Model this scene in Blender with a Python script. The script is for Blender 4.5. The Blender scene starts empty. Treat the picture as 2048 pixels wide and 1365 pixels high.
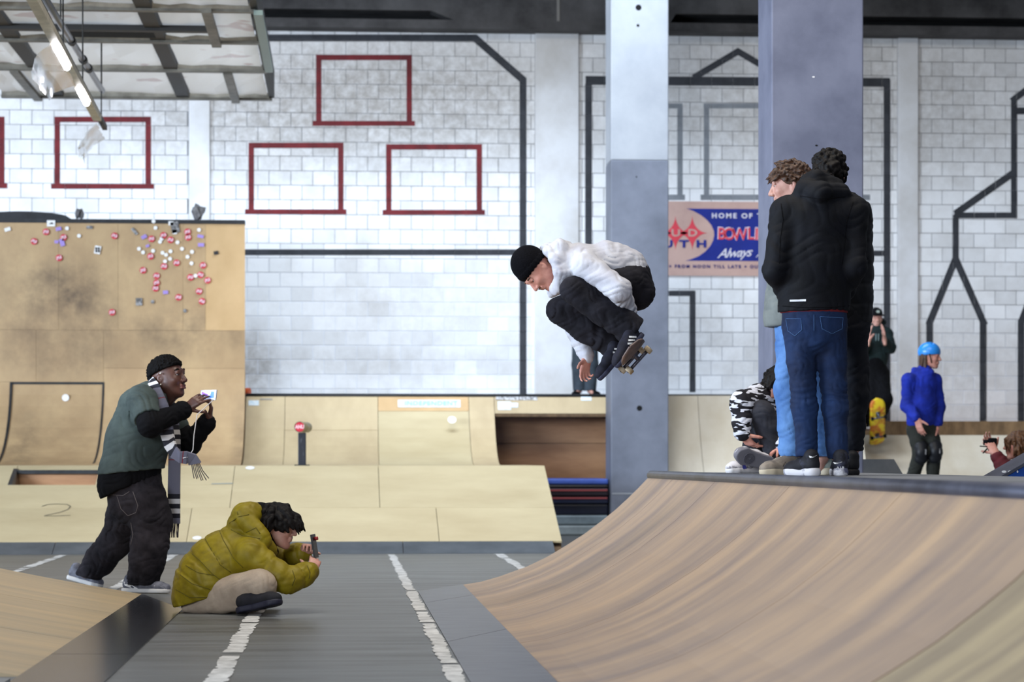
import bpy, bmesh, math, random
import numpy as np
from mathutils import Vector, Matrix

random.seed(7)
np.random.seed(7)
scene = bpy.context.scene
COL = scene.collection

# ------------------------------------------------------------------ camera
F = 4836.0            # focal length in pixels of the 2048 px wide frame (85 mm on 36 mm)
HOR, VPX = 922.0, 685.0
H = 0.95              # camera height
YAW = math.atan((1024.0 - VPX) / F)
cam_d = bpy.data.cameras.new('camera')
cam_d.sensor_width = 36.0
cam_d.lens = F * 36.0 / 2048.0
cam_d.shift_y = (HOR - 682.5) / 2048.0
cam_d.clip_start = 0.1
cam_d.clip_end = 300
cam_d.dof.use_dof = True
cam_d.dof.focus_distance = 15.0
cam_d.dof.aperture_fstop = 3.2
cam = bpy.data.objects.new('camera', cam_d)
cam.location = (0, 0, H)
cam.rotation_euler = (math.pi / 2, 0, -YAW)
COL.objects.link(cam)
scene.camera = cam

# ------------------------------------------------------------------ world, lights, exposure
world = bpy.data.worlds.new('world')
scene.world = world
world.use_nodes = True
wbg = world.node_tree.nodes['Background']
wbg.inputs['Color'].default_value = (0.74, 0.83, 1.0, 1)
wbg.inputs['Strength'].default_value = 0.20


def area_light(name, loc, target, size, size_y, power, color):
    d = bpy.data.lights.new(name, 'AREA')
    d.shape = 'RECTANGLE'
    d.size, d.size_y, d.energy, d.color = size, size_y, power, color
    o = bpy.data.objects.new(name, d)
    o.location = loc
    o.rotation_euler = (Vector(target) - Vector(loc)).to_track_quat('-Z', 'Y').to_euler()
    COL.objects.link(o)
    return o


# tall daylight windows in the left side of the hall, roof lights overhead
area_light('side_window_daylight', (-17, 13, 4.0), (4, 26, 1.5), 13, 4.4, 5600, (0.70, 0.83, 1.0))
area_light('front_window_daylight', (-9, -8, 5.0), (2, 30, 2.5), 10, 4.0, 2400, (0.84, 0.91, 1.0))
area_light('roof_light_daylight', (1, 14, 11.5), (1, 19, 0), 9, 5, 1150, (1.0, 0.93, 0.82))
area_light('rear_roof_light_daylight', (0.5, 26.6, 10.6), (0.5, 34, 2.6), 9, 2.4, 1350, (0.74, 0.86, 1.0))

scene.view_settings.view_transform = 'Standard'
scene.view_settings.look = 'None'
scene.view_settings.exposure = 0.0
scene.view_settings.gamma = 1.0
scene.view_settings.use_curve_mapping = False
scene.cycles.use_denoising = True
scene.cycles.max_bounces = 6
scene.cycles.sample_clamp_indirect = 5.0

# ------------------------------------------------------------------ photo geometry helpers
CY, SY = math.cos(YAW), math.sin(YAW)


def ray(px, py):
    xc = (px - 1024.0) / F
    return Vector((xc * CY + SY, CY - xc * SY, (HOR - py) / F))


def atY(px, py, Y):
    r = ray(px, py)
    t = Y / r.y
    return Vector((r.x * t, Y, H + r.z * t))


def atZ(px, py, z):
    r = ray(px, py)
    t = (z - H) / r.z
    return Vector((r.x * t, r.y * t, z))


def ppm(Y):
    return F / Y


# ------------------------------------------------------------------ materials
MATS = {}


def lin(c):
    return tuple((v / 12.92 if v <= 0.04045 else ((v + 0.055) / 1.055) ** 2.4) for v in c)


def rgb(r, g, b):
    return lin((r / 255.0, g / 255.0, b / 255.0))


def M(name, col, rough=0.65, metal=0.0, col2=None, scale=6.0, stretch=(1, 1, 1), amount=1.0, detail=5.0,
      bump=0.0, bscale=None, rnd=0.0, spec=0.4, world_co=False, smudge_shade=None, smudge_shade_col=(0.05, 0.04, 0.035), smudge_shade_noise=(3.2, 0.3, 0.66),
      emit=0.0, contrast=(0.35, 0.65), voronoi=False, rot=None, wave=None, sheen=0.0, crease=0.0, cscale=5.0, cstretch=(1, 1, 1)):
    if name in MATS:
        return MATS[name]
    m = bpy.data.materials.new(name)
    m.use_nodes = True
    nt = m.node_tree
    N, L = nt.nodes, nt.links
    b = N['Principled BSDF']
    b.inputs['Roughness'].default_value = rough
    b.inputs['Metallic'].default_value = metal
    b.inputs['Specular IOR Level'].default_value = spec
    if sheen:
        b.inputs['Sheen Weight'].default_value = sheen
    if world_co:
        co = N.new('ShaderNodeNewGeometry').outputs['Position']
    else:
        co = N.new('ShaderNodeTexCoord').outputs['Object']
    mp = N.new('ShaderNodeMapping')
    mp.inputs['Scale'].default_value = stretch
    if rot:
        mp.inputs['Rotation'].default_value = rot
    L.new(co, mp.inputs['Vector'])
    cout = None
    if col2 is not None:
        if voronoi:
            t = N.new('ShaderNodeTexVoronoi')
            t.inputs['Scale'].default_value = scale
            fac = t.outputs['Distance']
        elif wave:
            t = N.new('ShaderNodeTexWave')
            t.inputs['Scale'].default_value = scale
            t.inputs['Distortion'].default_value = wave
            t.inputs['Detail'].default_value = detail
            t.inputs['Detail Scale'].default_value = 1.5
            fac = t.outputs['Fac']
        else:
            t = N.new('ShaderNodeTexNoise')
            t.inputs['Scale'].default_value = scale
            t.inputs['Detail'].default_value = detail
            t.inputs['Roughness'].default_value = 0.62
            fac = t.outputs['Fac']
        L.new(mp.outputs[0], t.inputs['Vector'])
        cr = N.new('ShaderNodeMapRange')
        cr.inputs['From Min'].default_value = contrast[0]
        cr.inputs['From Max'].default_value = contrast[1]
        cr.inputs['To Max'].default_value = amount
        L.new(fac, cr.inputs['Value'])
        mx = N.new('ShaderNodeMix')
        mx.data_type = 'RGBA'
        mx.inputs[6].default_value = (*col, 1)
        mx.inputs[7].default_value = (*col2, 1)
        L.new(cr.outputs[0], mx.inputs[0])
        cout = mx.outputs[2]
        if bump and bscale is None:
            bp = N.new('ShaderNodeBump')
            bp.inputs['Strength'].default_value = bump
            bp.inputs['Distance'].default_value = 0.01
            L.new(fac, bp.inputs['Height'])
            L.new(bp.outputs[0], b.inputs['Normal'])
    if bump and bscale:
        t2 = N.new('ShaderNodeTexNoise')
        t2.inputs['Scale'].default_value = bscale
        t2.inputs['Detail'].default_value = 4
        L.new(mp.outputs[0], t2.inputs['Vector'])
        bp = N.new('ShaderNodeBump')
        bp.inputs['Strength'].default_value = bump
        bp.inputs['Distance'].default_value = 0.01
        L.new(t2.outputs['Fac'], bp.inputs['Height'])
        L.new(bp.outputs[0], b.inputs['Normal'])
    if crease:
        # cloth creases: ridged noise
        mc = N.new('ShaderNodeMapping')
        mc.inputs['Scale'].default_value = cstretch
        mc.inputs['Rotation'].default_value = (0.4, 0.5, 0.3)
        L.new(co, mc.inputs['Vector'])
        t3 = N.new('ShaderNodeTexNoise')
        t3.noise_type = 'RIDGED_MULTIFRACTAL'
        t3.inputs['Scale'].default_value = cscale
        t3.inputs['Detail'].default_value = 1.6
        t3.inputs['Roughness'].default_value = 0.4
        t3.inputs['Distortion'].default_value = 0.7
        L.new(mc.outputs[0], t3.inputs['Vector'])
        bc = N.new('ShaderNodeBump')
        bc.inputs['Strength'].default_value = crease
        bc.inputs['Distance'].default_value = 0.035
        L.new(t3.outputs['Fac'], bc.inputs['Height'])
        prev = [l for l in L if l.to_socket == b.inputs['Normal']]
        if prev:
            L.new(prev[0].from_socket, bc.inputs['Normal'])
        L.new(bc.outputs[0], b.inputs['Normal'])
    if smudge_shade:
        # soft patches of scuffed dirt and painted-in shade, each at its own place on the wall, broken up by noise
        pos = N.new('ShaderNodeNewGeometry').outputs['Position']
        ns = N.new('ShaderNodeTexNoise')
        ns.inputs['Scale'].default_value = smudge_shade_noise[0]
        ns.inputs['Detail'].default_value = 7
        ns.inputs['Roughness'].default_value = 0.7
        L.new(pos, ns.inputs['Vector'])
        nr = N.new('ShaderNodeMapRange')
        nr.inputs['From Min'].default_value = smudge_shade_noise[1]
        nr.inputs['From Max'].default_value = smudge_shade_noise[2]
        L.new(ns.outputs['Fac'], nr.inputs['Value'])
        tot = None
        for (cx, cy, cz), (rx, ry, rz), st in smudge_shade:
            mm = N.new('ShaderNodeMapping')
            mm.vector_type = 'POINT'
            mm.inputs['Location'].default_value = (-cx / rx, -cy / ry, -cz / rz)
            mm.inputs['Scale'].default_value = (1 / rx, 1 / ry, 1 / rz)
            L.new(pos, mm.inputs['Vector'])
            ln = N.new('ShaderNodeVectorMath')
            ln.operation = 'LENGTH'
            L.new(mm.outputs[0], ln.inputs[0])
            r = N.new('ShaderNodeMapRange')
            r.interpolation_type = 'SMOOTHSTEP'
            r.inputs['From Min'].default_value = 1.0
            r.inputs['From Max'].default_value = 0.15
            r.inputs['To Max'].default_value = st
            L.new(ln.outputs['Value'], r.inputs['Value'])
            if tot is None:
                tot = r.outputs[0]
            else:
                a = N.new('ShaderNodeMath')
                a.operation = 'MAXIMUM'
                L.new(tot, a.inputs[0])
                L.new(r.outputs[0], a.inputs[1])
                tot = a.outputs[0]
        mu = N.new('ShaderNodeMath')
        mu.operation = 'MULTIPLY'
        L.new(tot, mu.inputs[0])
        L.new(nr.outputs[0], mu.inputs[1])
        mx = N.new('ShaderNodeMix')
        mx.data_type = 'RGBA'
        if cout is not None:
            L.new(cout, mx.inputs[6])
        else:
            mx.inputs[6].default_value = (*col, 1)
        mx.inputs[7].default_value = (*smudge_shade_col, 1)
        L.new(mu.outputs[0], mx.inputs[0])
        cout = mx.outputs[2]
    if rnd:
        oi = N.new('ShaderNodeObjectInfo')
        hs = N.new('ShaderNodeHueSaturation')
        r = N.new('ShaderNodeMapRange')
        r.inputs['To Min'].default_value = 1 - rnd
        r.inputs['To Max'].default_value = 1 + rnd
        L.new(oi.outputs['Random'], r.inputs['Value'])
        L.new(r.outputs[0], hs.inputs['Value'])
        if cout is not None:
            L.new(cout, hs.inputs['Color'])
        else:
            hs.inputs['Color'].default_value = (*col, 1)
        cout = hs.outputs[0]
    if cout is not None:
        L.new(cout, b.inputs['Base Color'])
    else:
        b.inputs['Base Color'].default_value = (*col, 1)
    if emit:
        b.inputs['Emission Color'].default_value = (*col, 1)
        b.inputs['Emission Strength'].default_value = emit
    MATS[name] = m
    return m


# ------------------------------------------------------------------ object helpers
def tag(o, label=None, cat=None, group=None, kind=None):
    if label:
        o['label'] = label
    if cat:
        o['category'] = cat
    if group:
        o['group'] = group
    if kind:
        o['kind'] = kind
    return o


def empty(name, loc, label, cat, group=None):
    o = bpy.data.objects.new(name, None)
    o.location = loc
    o.empty_display_size = 0.1
    COL.objects.link(o)
    return tag(o, label, cat, group)


def obj(name, V, Fc, mat, parent=None, smooth=False, base=None):
    """link one mesh object; V in world coordinates"""
    V = np.asarray([tuple(v) for v in V], dtype=np.float64) if not isinstance(V, np.ndarray) else V.astype(np.float64)
    if parent is not None:
        p, off = parent, Vector((0, 0, 0))
        while p is not None:
            off += p.location
            p = p.parent
        org = off
    else:
        if base is None:
            lo, hi = V.min(0), V.max(0)
            base = ((lo[0] + hi[0]) / 2, (lo[1] + hi[1]) / 2, lo[2])
        org = Vector(base)
    me = bpy.data.meshes.new(name)
    me.from_pydata((V - np.array(org)).tolist(), [], Fc if isinstance(Fc, list) else Fc.tolist())
    if smooth:
        me.polygons.foreach_set('use_smooth', [True] * len(me.polygons))
    me.materials.append(mat)
    me.update()
    o = bpy.data.objects.new(name, me)
    COL.objects.link(o)
    if parent is not None:
        o.parent = parent
    else:
        o.location = org
    return o


class MB:
    """collects simple closed shapes into one mesh"""

    def __init__(s):
        s.V, s.F = [], []

    def add(s, V, Fc):
        n = len(s.V)
        s.V += [Vector(v) for v in V]
        s.F += [[i + n for i in f] for f in Fc]
        return s

    def box(s, lo, hi):
        x0, y0, z0 = lo
        x1, y1, z1 = hi
        return s.hexa([(x0, y0, z0), (x1, y0, z0), (x1, y1, z0), (x0, y1, z0)],
                      [(x0, y0, z1), (x1, y0, z1), (x1, y1, z1), (x0, y1, z1)])

    def hexa(s, bot, top):
        n = len(bot)
        V = list(bot) + list(top)
        Fc = [list(range(n))[::-1], list(range(n, 2 * n))]
        for i in range(n):
            j = (i + 1) % n
            Fc.append([i, j, n + j, n + i])
        return s.add(V, Fc)

    def bevbox(s, lo, hi, b):
        lo, hi = Vector(lo), Vector(hi)
        bm = bmesh.new()
        bmesh.ops.create_cube(bm, size=1)
        for v in bm.verts:
            v.co = Vector([(lo[i] + hi[i]) / 2 + v.co[i] * (hi[i] - lo[i]) for i in range(3)])
        bmesh.ops.bevel(bm, geom=bm.edges[:], offset=b, segments=2, affect='EDGES', profile=0.5)
        bm.verts.index_update()
        s.add([v.co for v in bm.verts], [[v.index for v in f.verts] for f in bm.faces])
        bm.free()
        return s

    def tube(s, pts, r, n=10, r2=None):
        pts = [Vector(p) for p in pts]
        V, Fc = [], []
        up = None
        for k, p in enumerate(pts):
            d = (pts[min(k + 1, len(pts) - 1)] - pts[max(k - 1, 0)]).normalized()
            if up is None:
                up = Vector((0, 0, 1)) if abs(d.z) < 0.9 else Vector((1, 0, 0))
            a = d.cross(up).normalized()
            c = a.cross(d).normalized()
            up = c
            rr = r if r2 is None else r + (r2 - r) * k / max(1, len(pts) - 1)
            for i in range(n):
                an = 2 * math.pi * i / n
                V.append(p + a * math.cos(an) * rr + c * math.sin(an) * rr)
        for k in range(len(pts) - 1):
            for i in range(n):
                j = (i + 1) % n
                Fc.append([k * n + i, k * n + j, (k + 1) * n + j, (k + 1) * n + i])
        Fc.append(list(range(n))[::-1])
        m = (len(pts) - 1) * n
        Fc.append([m + i for i in range(n)])
        return s.add(V, Fc)

    def bar(s, a, b, w, h, up=(0, 0, 1)):
        """rectangular bar from a to b"""
        a, b = Vector(a), Vector(b)
        d = (b - a).normalized()
        u = Vector(up)
        x = d.cross(u).normalized() * (w / 2)
        z = x.cross(d).normalized() * (h / 2)
        return s.hexa([a - x - z, a + x - z, a + x + z, a - x + z], [b - x - z, b + x - z, b + x + z, b - x + z])

    def build(s, name, mat, parent=None, smooth=False, base=None):
        return obj(name, s.V, s.F, mat, parent, smooth, base)


def sheet(name, pts, axis, e0, e1, thick, mat, parent, gap=0.0):
    """a bent board: 2D profile pts (u,z) extruded from e0 to e1. axis 'x': profile in YZ, extruded along X;
    axis 'y': profile in XZ, extruded along Y.  e0/e1 may be functions of the profile point."""
    pts = [Vector(p) for p in pts]
    n = len(pts)
    back = []
    for i, p in enumerate(pts):
        t = (pts[min(i + 1, n - 1)] - pts[max(i - 1, 0)]).normalized()
        back.append(p + Vector((t.y, -t.x)) * thick)
    V = []

    def w(e, p):
        return (e, p.x, p.y) if axis == 'x' else (p.x, e, p.y)
    f0 = e0 if callable(e0) else (lambda p: e0)
    f1 = e1 if callable(e1) else (lambda p: e1)
    for p, q in zip(pts, back):
        a, b = f0(p) + gap, f1(p) - gap
        V += [w(a, p), w(b, p), w(b, q), w(a, q)]
    Fc = []
    for i in range(n - 1):
        k, m = 4 * i, 4 * (i + 1)
        for j in range(4):
            jj = (j + 1) % 4
            Fc.append([k + j, k + jj, m + jj, m + j] if axis == 'x' else [k + jj, k + j, m + j, m + jj])
    a, b = [3, 2, 1, 0], [4 * (n - 1) + i for i in range(4)]
    if axis != 'x':
        a, b = a[::-1], b[::-1]
    Fc += [a, b]
    o = obj(name, V, Fc, mat, parent)
    return o


def disc_mesh(c, ax, ay, n=20):
    V = [c + ax * math.cos(2 * math.pi * i / n) + ay * math.sin(2 * math.pi * i / n) for i in range(n)]
    return V, [list(range(n))]


def text_obj(name, body, size, mat, parent, loc, rot, align='CENTER', extrude=0.001, sx=1.0, shear=0.0, spacing=1.0, bold=0.0):
    c = bpy.data.curves.new(name, 'FONT')
    c.body = body
    c.size = size
    c.align_x = align
    c.align_y = 'CENTER'
    c.extrude = extrude
    c.shear = shear
    c.space_character = spacing
    c.offset = bold
    c.resolution_u = 3
    t = bpy.data.objects.new('tmp_text', c)
    COL.objects.link(t)
    dg = bpy.context.evaluated_depsgraph_get()
    me = bpy.data.meshes.new_from_object(t.evaluated_get(dg))
    bpy.data.objects.remove(t)
    bpy.data.curves.remove(c)
    mw = Matrix.Translation(loc) @ rot @ Matrix.Diagonal((sx, 1, 1, 1))
    V = [mw @ v.co for v in me.vertices]
    Fc = [list(p.vertices) for p in me.polygons]
    bpy.data.meshes.remove(me)
    return obj(name, V, Fc, mat, parent)


FACING = Matrix.Rotation(math.pi / 2, 4, 'X')      # text standing upright, read from the camera side
# ================================================================== MATERIALS OF THE HALL
YW = 34.0                                           # front face of the block wall
m_block = M('painted_block', rgb(241, 242, 244), 0.85, col2=rgb(212, 210, 208), scale=2.6, detail=8, contrast=(0.45, 0.75),
            amount=0.6, bump=0.25, bscale=55, rnd=0.09, world_co=True,
            smudge_shade=[((1.1, YW, 3.05), (3.2, 1, 1.0), 0.26), ((0.2, YW, 2.35), (4.6, 1, 0.36), 0.30),
                     ((-1.3, YW, 2.3), (0.7, 1, 0.8), 0.8), ((7.4, YW, 2.2), (3.2, 1, 1.7), 0.55),  # first patch paints in the shade beside the wallride edge
                     ((0.0, YW, 6.0), (6.5, 1, 1.7), 0.8), ((6.8, YW, 6.0), (5.5, 1, 1.9), 0.6), ((7.8, YW, 5.4), (1.6, 1, 0.9), 0.35),  # upper patches: beige block dirt, with overhang shade put into the colour
                     ((4.8, YW, 2.7), (1.6, 1, 1.0), 0.35)], smudge_shade_col=rgb(150, 143, 136), smudge_shade_noise=(8.0, 0.12, 0.6))
m_mortar = M('block_mortar', rgb(160, 161, 164), 0.9, col2=rgb(104, 103, 103), scale=2.0, world_co=True,
             smudge_shade=[((0.8, YW, 2.3), (5.2, 1, 2.2), 1.6), ((8.0, YW, 1.9), (4.5, 1, 1.5), 1.2)], smudge_shade_col=rgb(226, 230, 238), smudge_shade_noise=(3.0, -1.0, 0.1))
m_plaster = M('painted_plaster', rgb(228, 229, 232), 0.8, col2=rgb(204, 202, 200), scale=1.2, detail=7, bump=0.1, bscale=30, world_co=True)
m_dirty = M('stained_concrete', rgb(84, 83, 84), 0.85, col2=rgb(48, 47, 48), scale=1.4, detail=8, world_co=True)
m_black = M('black_void', rgb(12, 12, 13), 0.9)
m_pline = M('dark_grey_wall_paint', rgb(62, 64, 70), 0.8, col2=rgb(48, 50, 55), scale=5)
m_pgrey = M('mid_grey_wall_paint', rgb(138, 142, 148), 0.8, col2=rgb(120, 124, 130), scale=5)
m_pred = M('oxblood_wall_paint', rgb(120, 34, 40), 0.75, col2=rgb(92, 26, 32), scale=5)
m_floor = M('grey_painted_floor', rgb(106, 109, 110), 0.40, col2=rgb(66, 66, 63), scale=1.3, stretch=(0.6, 4.0, 1), detail=9,
            contrast=(0.35, 0.7), world_co=True, bump=0.05, bscale=40)
m_white_line = M('worn_white_paint', rgb(222, 222, 220), 0.6, col2=rgb(170, 170, 168), scale=9, world_co=True)
m_plate = M('brushed_steel_plate', rgb(104, 104, 113), 0.34, 0.6, col2=rgb(76, 76, 84), scale=3, stretch=(1, 6, 1), detail=7, world_co=True)
m_plate2 = M('dark_steel_plate', rgb(64, 66, 74), 0.22, 0.8, col2=rgb(40, 42, 48), scale=3, stretch=(6, 1, 1), detail=7, world_co=True)
m_plate3 = M('galvanised_plate', rgb(120, 126, 132), 0.35, 0.6, col2=rgb(100, 106, 112), scale=3, world_co=True)
m_ply_ramp = M('worn_ramp_ply', rgb(182, 154, 124), 0.5, col2=rgb(132, 116, 107), scale=1.0, stretch=(0.45, 2.0, 0.45), detail=9,
               contrast=(0.34, 0.68), rnd=0.07, world_co=True, bump=0.04, bscale=30)
m_ply_near = M('olive_ramp_ply', rgb(176, 158, 124), 0.5, col2=rgb(128, 114, 96), scale=1.1, stretch=(0.35, 3.2, 0.35), detail=9, contrast=(0.34, 0.68), world_co=True)
m_ply_left = M('worn_ramp_ply_sand', rgb(190, 168, 132), 0.5, col2=rgb(160, 146, 122), scale=1.2, stretch=(0.4, 3.0, 0.4), detail=9,
               contrast=(0.34, 0.68), rnd=0.05, world_co=True)
m_ply_pale = M('pale_birch_ply', rgb(206, 190, 152), 0.55, col2=rgb(190, 172, 134), scale=1.6, stretch=(0.7, 1.2, 2.6), detail=9,
               contrast=(0.3, 0.7), rnd=0.05, world_co=True)
m_ply_quarter = M('quarter_ply', rgb(202, 182, 144), 0.55, col2=rgb(184, 163, 128), scale=1.3, stretch=(1.4, 1, 0.7), detail=7, rnd=0.05, world_co=True)
m_ply_white = M('bleached_ply', rgb(222, 212, 194), 0.5, col2=rgb(204, 190, 166), scale=1.2, stretch=(1.2, 1, 0.8), detail=7, rnd=0.04, world_co=True)
m_ply_brown = M('brown_pine_ply', rgb(196, 150, 110), 0.6, col2=rgb(162, 118, 84), scale=1.2, stretch=(0.8, 1, 5), detail=7, world_co=True)
W = lambda px, py, Y: tuple(atY(px, py, Y))
m_ply_wall = M('scuffed_wallride_ply', rgb(200, 170, 128), 0.6, col2=rgb(180, 150, 112), scale=1.6, stretch=(1.2, 1, 0.8), detail=8,
               rnd=0.06, world_co=True,
               smudge_shade=[(W(125, 590, 31), (0.95, 2, 0.75), 0.85), (W(70, 650, 31), (1.0, 2, 0.8), 0.5), (W(350, 665, 31), (1.1, 2, 0.5), 0.6), (W(180, 640, 31), (0.8, 2, 0.6), 0.6),
                        (W(120, 710, 31), (1.4, 2, 0.5), 0.5), (W(470, 640, 31), (0.3, 2, 0.6), 0.5), (W(310, 560, 31), (1.2, 2, 1.0), 0.2), (W(30, 560, 31), (0.7, 2, 0.9), 0.3),
                        (W(40, 880, 30), (0.35, 2, 0.8), 0.7), (W(480, 860, 30), (0.2, 2, 0.9), 0.5), (W(110, 840, 30), (1.2, 2, 0.9), 0.3)],
               smudge_shade_col=rgb(92, 76, 62))
m_ply_tan = M('clean_tan_ply', rgb(210, 176, 130), 0.6, col2=rgb(196, 162, 116), scale=1.6, stretch=(1.2, 1, 0.8), world_co=True)
m_ply_edge = M('ply_cut_edge', rgb(120, 96, 70), 0.8, col2=rgb(84, 66, 48), scale=12, world_co=True)
m_steel = M('worn_steel_pipe', rgb(96, 98, 112), 0.4, 0.6, col2=rgb(58, 60, 70), scale=2, detail=8, world_co=True)
m_dark_edge = M('blackened_edge', rgb(44, 46, 50), 0.6, col2=rgb(28, 29, 31), scale=8)
m_deck = M('grey_deck_board', rgb(132, 134, 138), 0.6, col2=rgb(108, 110, 114), scale=2, detail=8, world_co=True)
m_pill_white = M('white_column_paint', rgb(172, 176, 182), 0.6, col2=rgb(156, 160, 168), scale=1.6, world_co=True)
m_pill_grey = M('grey_column_paint', rgb(120, 125, 139), 0.55, col2=rgb(100, 105, 118), scale=1.8, detail=9, world_co=True, bump=0.05, bscale=20)
m_pill_grey2 = M('slate_column_paint', rgb(118, 123, 144), 0.55, col2=rgb(98, 103, 124), scale=2.4, detail=9, world_co=True, bump=0.06, bscale=18)

# ================================================================== FLOOR
fl = MB().box((-16, -6, -0.2), (22, 36, 0)).build('floor', m_floor)
tag(fl, kind='structure')


def worn_line(x, y0, y1, w, seed):
    rr = random.Random(seed)
    V, Fc = [], []
    y, ph = y0, rr.random() * 9
    n = max(6, int((y1 - y0) / 0.05))
    on = True
    prev = None
    for i in range(n + 1):
        y = y0 + (y1 - y0) * i / n
        a = x - w / 2 + w * 0.22 * (rr.random() ** 3) + 0.006 * math.sin(y * 5 + ph)
        b = x + w / 2 - w * 0.22 * (rr.random() ** 3) + 0.006 * math.sin(y * 4 + ph)
        gapq = rr.random() < 0.035
        if gapq:
            prev = None
            continue
        V += [(a, y, 0.003), (b, y, 0.003)]
        k = len(V) - 2
        if prev is not None:
            Fc.append([prev, prev + 1, k + 1, k])
        prev = k
    return obj('painted_line', V, Fc, m_white_line, fl)


worn_line(0.495, 8.8, 24.5, 0.085, 1)
worn_line(-0.54, 8.5, 24.5, 0.10, 2)
worn_line(-1.69, 17.6, 24.5, 0.10, 3)
worn_line(-2.79, 18.4, 24.5, 0.10, 4)
worn_line(1.58, 18.9, 24.5, 0.10, 5)

# ================================================================== BACK WALL OF PAINTED BLOCKS
BW, BH, JT = 43.6 * YW / F, 29.0 * YW / F, 0.008
Z0, ZTOP = 0.0, atY(700, 55, YW).z
xw = lambda px: atY(px, 500, YW).x
zw = lambda py: atY(800, py, YW).z
bays = [(-30, 378), (420, 1070), (1157, 1795), (1835, 2120)]


def block_mesh(w, h, d=0.05, b=0.004):
    me = bpy.data.meshes.new('block')
    x, z = w / 2 - JT / 2, h / 2 - JT / 2
    V = [(-x, d, -z), (x, d, -z), (x, d, z), (-x, d, z), (-x, b, -z), (x, b, -z), (x, b, z), (-x, b, z),
         (-x + b, 0, -z + b), (x - b, 0, -z + b), (x - b, 0, z - b), (-x + b, 0, z - b)]
    Fc = [[8, 9, 10, 11]]
    for o in (0, 4):
        for i in range(4):
            j = (i + 1) % 4
            Fc.append([o + i, o + j, o + 4 + j, o + 4 + i])
    me.from_pydata(V, [], Fc)
    me.materials.append(m_block)
    return me


def clip(poly, x0, x1, z0, z1):
    for ax, lim, sgn in ((0, x0, 1), (0, x1, -1), (1, z0, 1), (1, z1, -1)):
        out = []
        for i in range(len(poly)):
            p, q = poly[i], poly[(i + 1) % len(poly)]
            dp, dq = (p[ax] - lim) * sgn, (q[ax] - lim) * sgn
            if dp >= 0:
                out.append(p)
            if dp * dq < 0:
                t = dp / (dp - dq)
                out.append((p[0] + (q[0] - p[0]) * t, p[1] + (q[1] - p[1]) * t))
        poly = out
        if len(poly) < 3:
            return []
    return poly


def seg(p, q, w, ext=0.0):
    """paint stroke between photo points on the wall, w pixels wide -> wall polygon (x, z)"""
    a, b = atY(p[0], p[1], YW), atY(q[0], q[1], YW)
    a, b = Vector((a.x, a.z)), Vector((b.x, b.z))
    d = (b - a).normalized()
    n = Vector((-d.y, d.x)) * (w * YW / F / 2)
    e = d * ext * YW / F
    return [tuple(a - e + n), tuple(a - e - n), tuple(b + e - n), tuple(b + e + n)]


strokes = {'dark': [], 'grey': [], 'red': []}
D, G_, R_ = strokes['dark'], strokes['grey'], strokes['red']


def frame_red(x0, x1, y0, y1):
    R_.append(seg((x0, y0 + 5), (x1, y0 + 5), 11))
    R_.append(seg((x0 + 5.5, y0 + 9), (x0 + 5.5, y1 - 4), 11))
    R_.append(seg((x1 - 5.5, y0 + 9), (x1 - 5.5, y1 - 4), 11))
    R_.append(seg((x0 - 7, y1), (x1 + 6, y1), 10))


frames = [(632, 824, 110, 247), (497, 687, 286, 424), (772, 964, 289, 425), (109, 302, 234, 373), (-90, 9, 234, 372)]
for f in frames:
    frame_red(*f)
D += [seg((500, 76), (952, 76), 14), seg((950, 76), (1046, 160), 15, 3), seg((1046, 156), (1046, 790), 14),
      seg((486, 505), (1040, 505), 12)]
D += [seg((1171, 161), (1780, 165), 18), seg((1177, 168), (1177, 600), 14), seg((1774, 160), (1774, 850), 14),
      seg((1390, 154), (1476, 103), 13, 4), seg((1476, 103), (1556, 150), 13, 4), seg((1337, 587), (1390, 587), 11),
      seg((1385, 583), (1385, 785), 12), seg((1728, 507), (1772, 507), 11)]
D += [seg((2120, 130), (2026, 200), 13, 4), seg((2028, 198), (2028, 437), 13), seg((2028, 222), (2120, 222), 14),
      seg((1908, 431), (2034, 431), 12), seg((1910, 428), (2028, 345), 14), seg((1911, 430), (1911, 525), 13),
      seg((1911, 518), (1858, 648), 14, 3), seg((1911, 518), (1968, 648), 14, 3), seg((1859, 642), (1859, 720), 14), seg((1966, 642), (1966, 850), 14),
      seg((2042, 640), (2042, 850), 14), seg((2042, 645), (2075, 560), 14)]
G_ += [seg((1337, 212), (1365, 212), 10), seg((1360, 212), (1360, 392), 11), seg((1300, 395), (1370, 395), 11),
       seg((1407, 212), (1560, 212), 10), seg((1413, 212), (1413, 390), 11), seg((1401, 395), (1740, 395), 11)]


def visible_block(px, py):
    if py < 50 or py > 800:
        return False
    if px < 490 and py > 452:
        return False
    if px < 530 and py < 190:
        return False
    if 1222 < px < 1332 or 1545 < px < 1724:
        return False
    if px < -22 or px > 2070:
        return False
    return True


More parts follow.
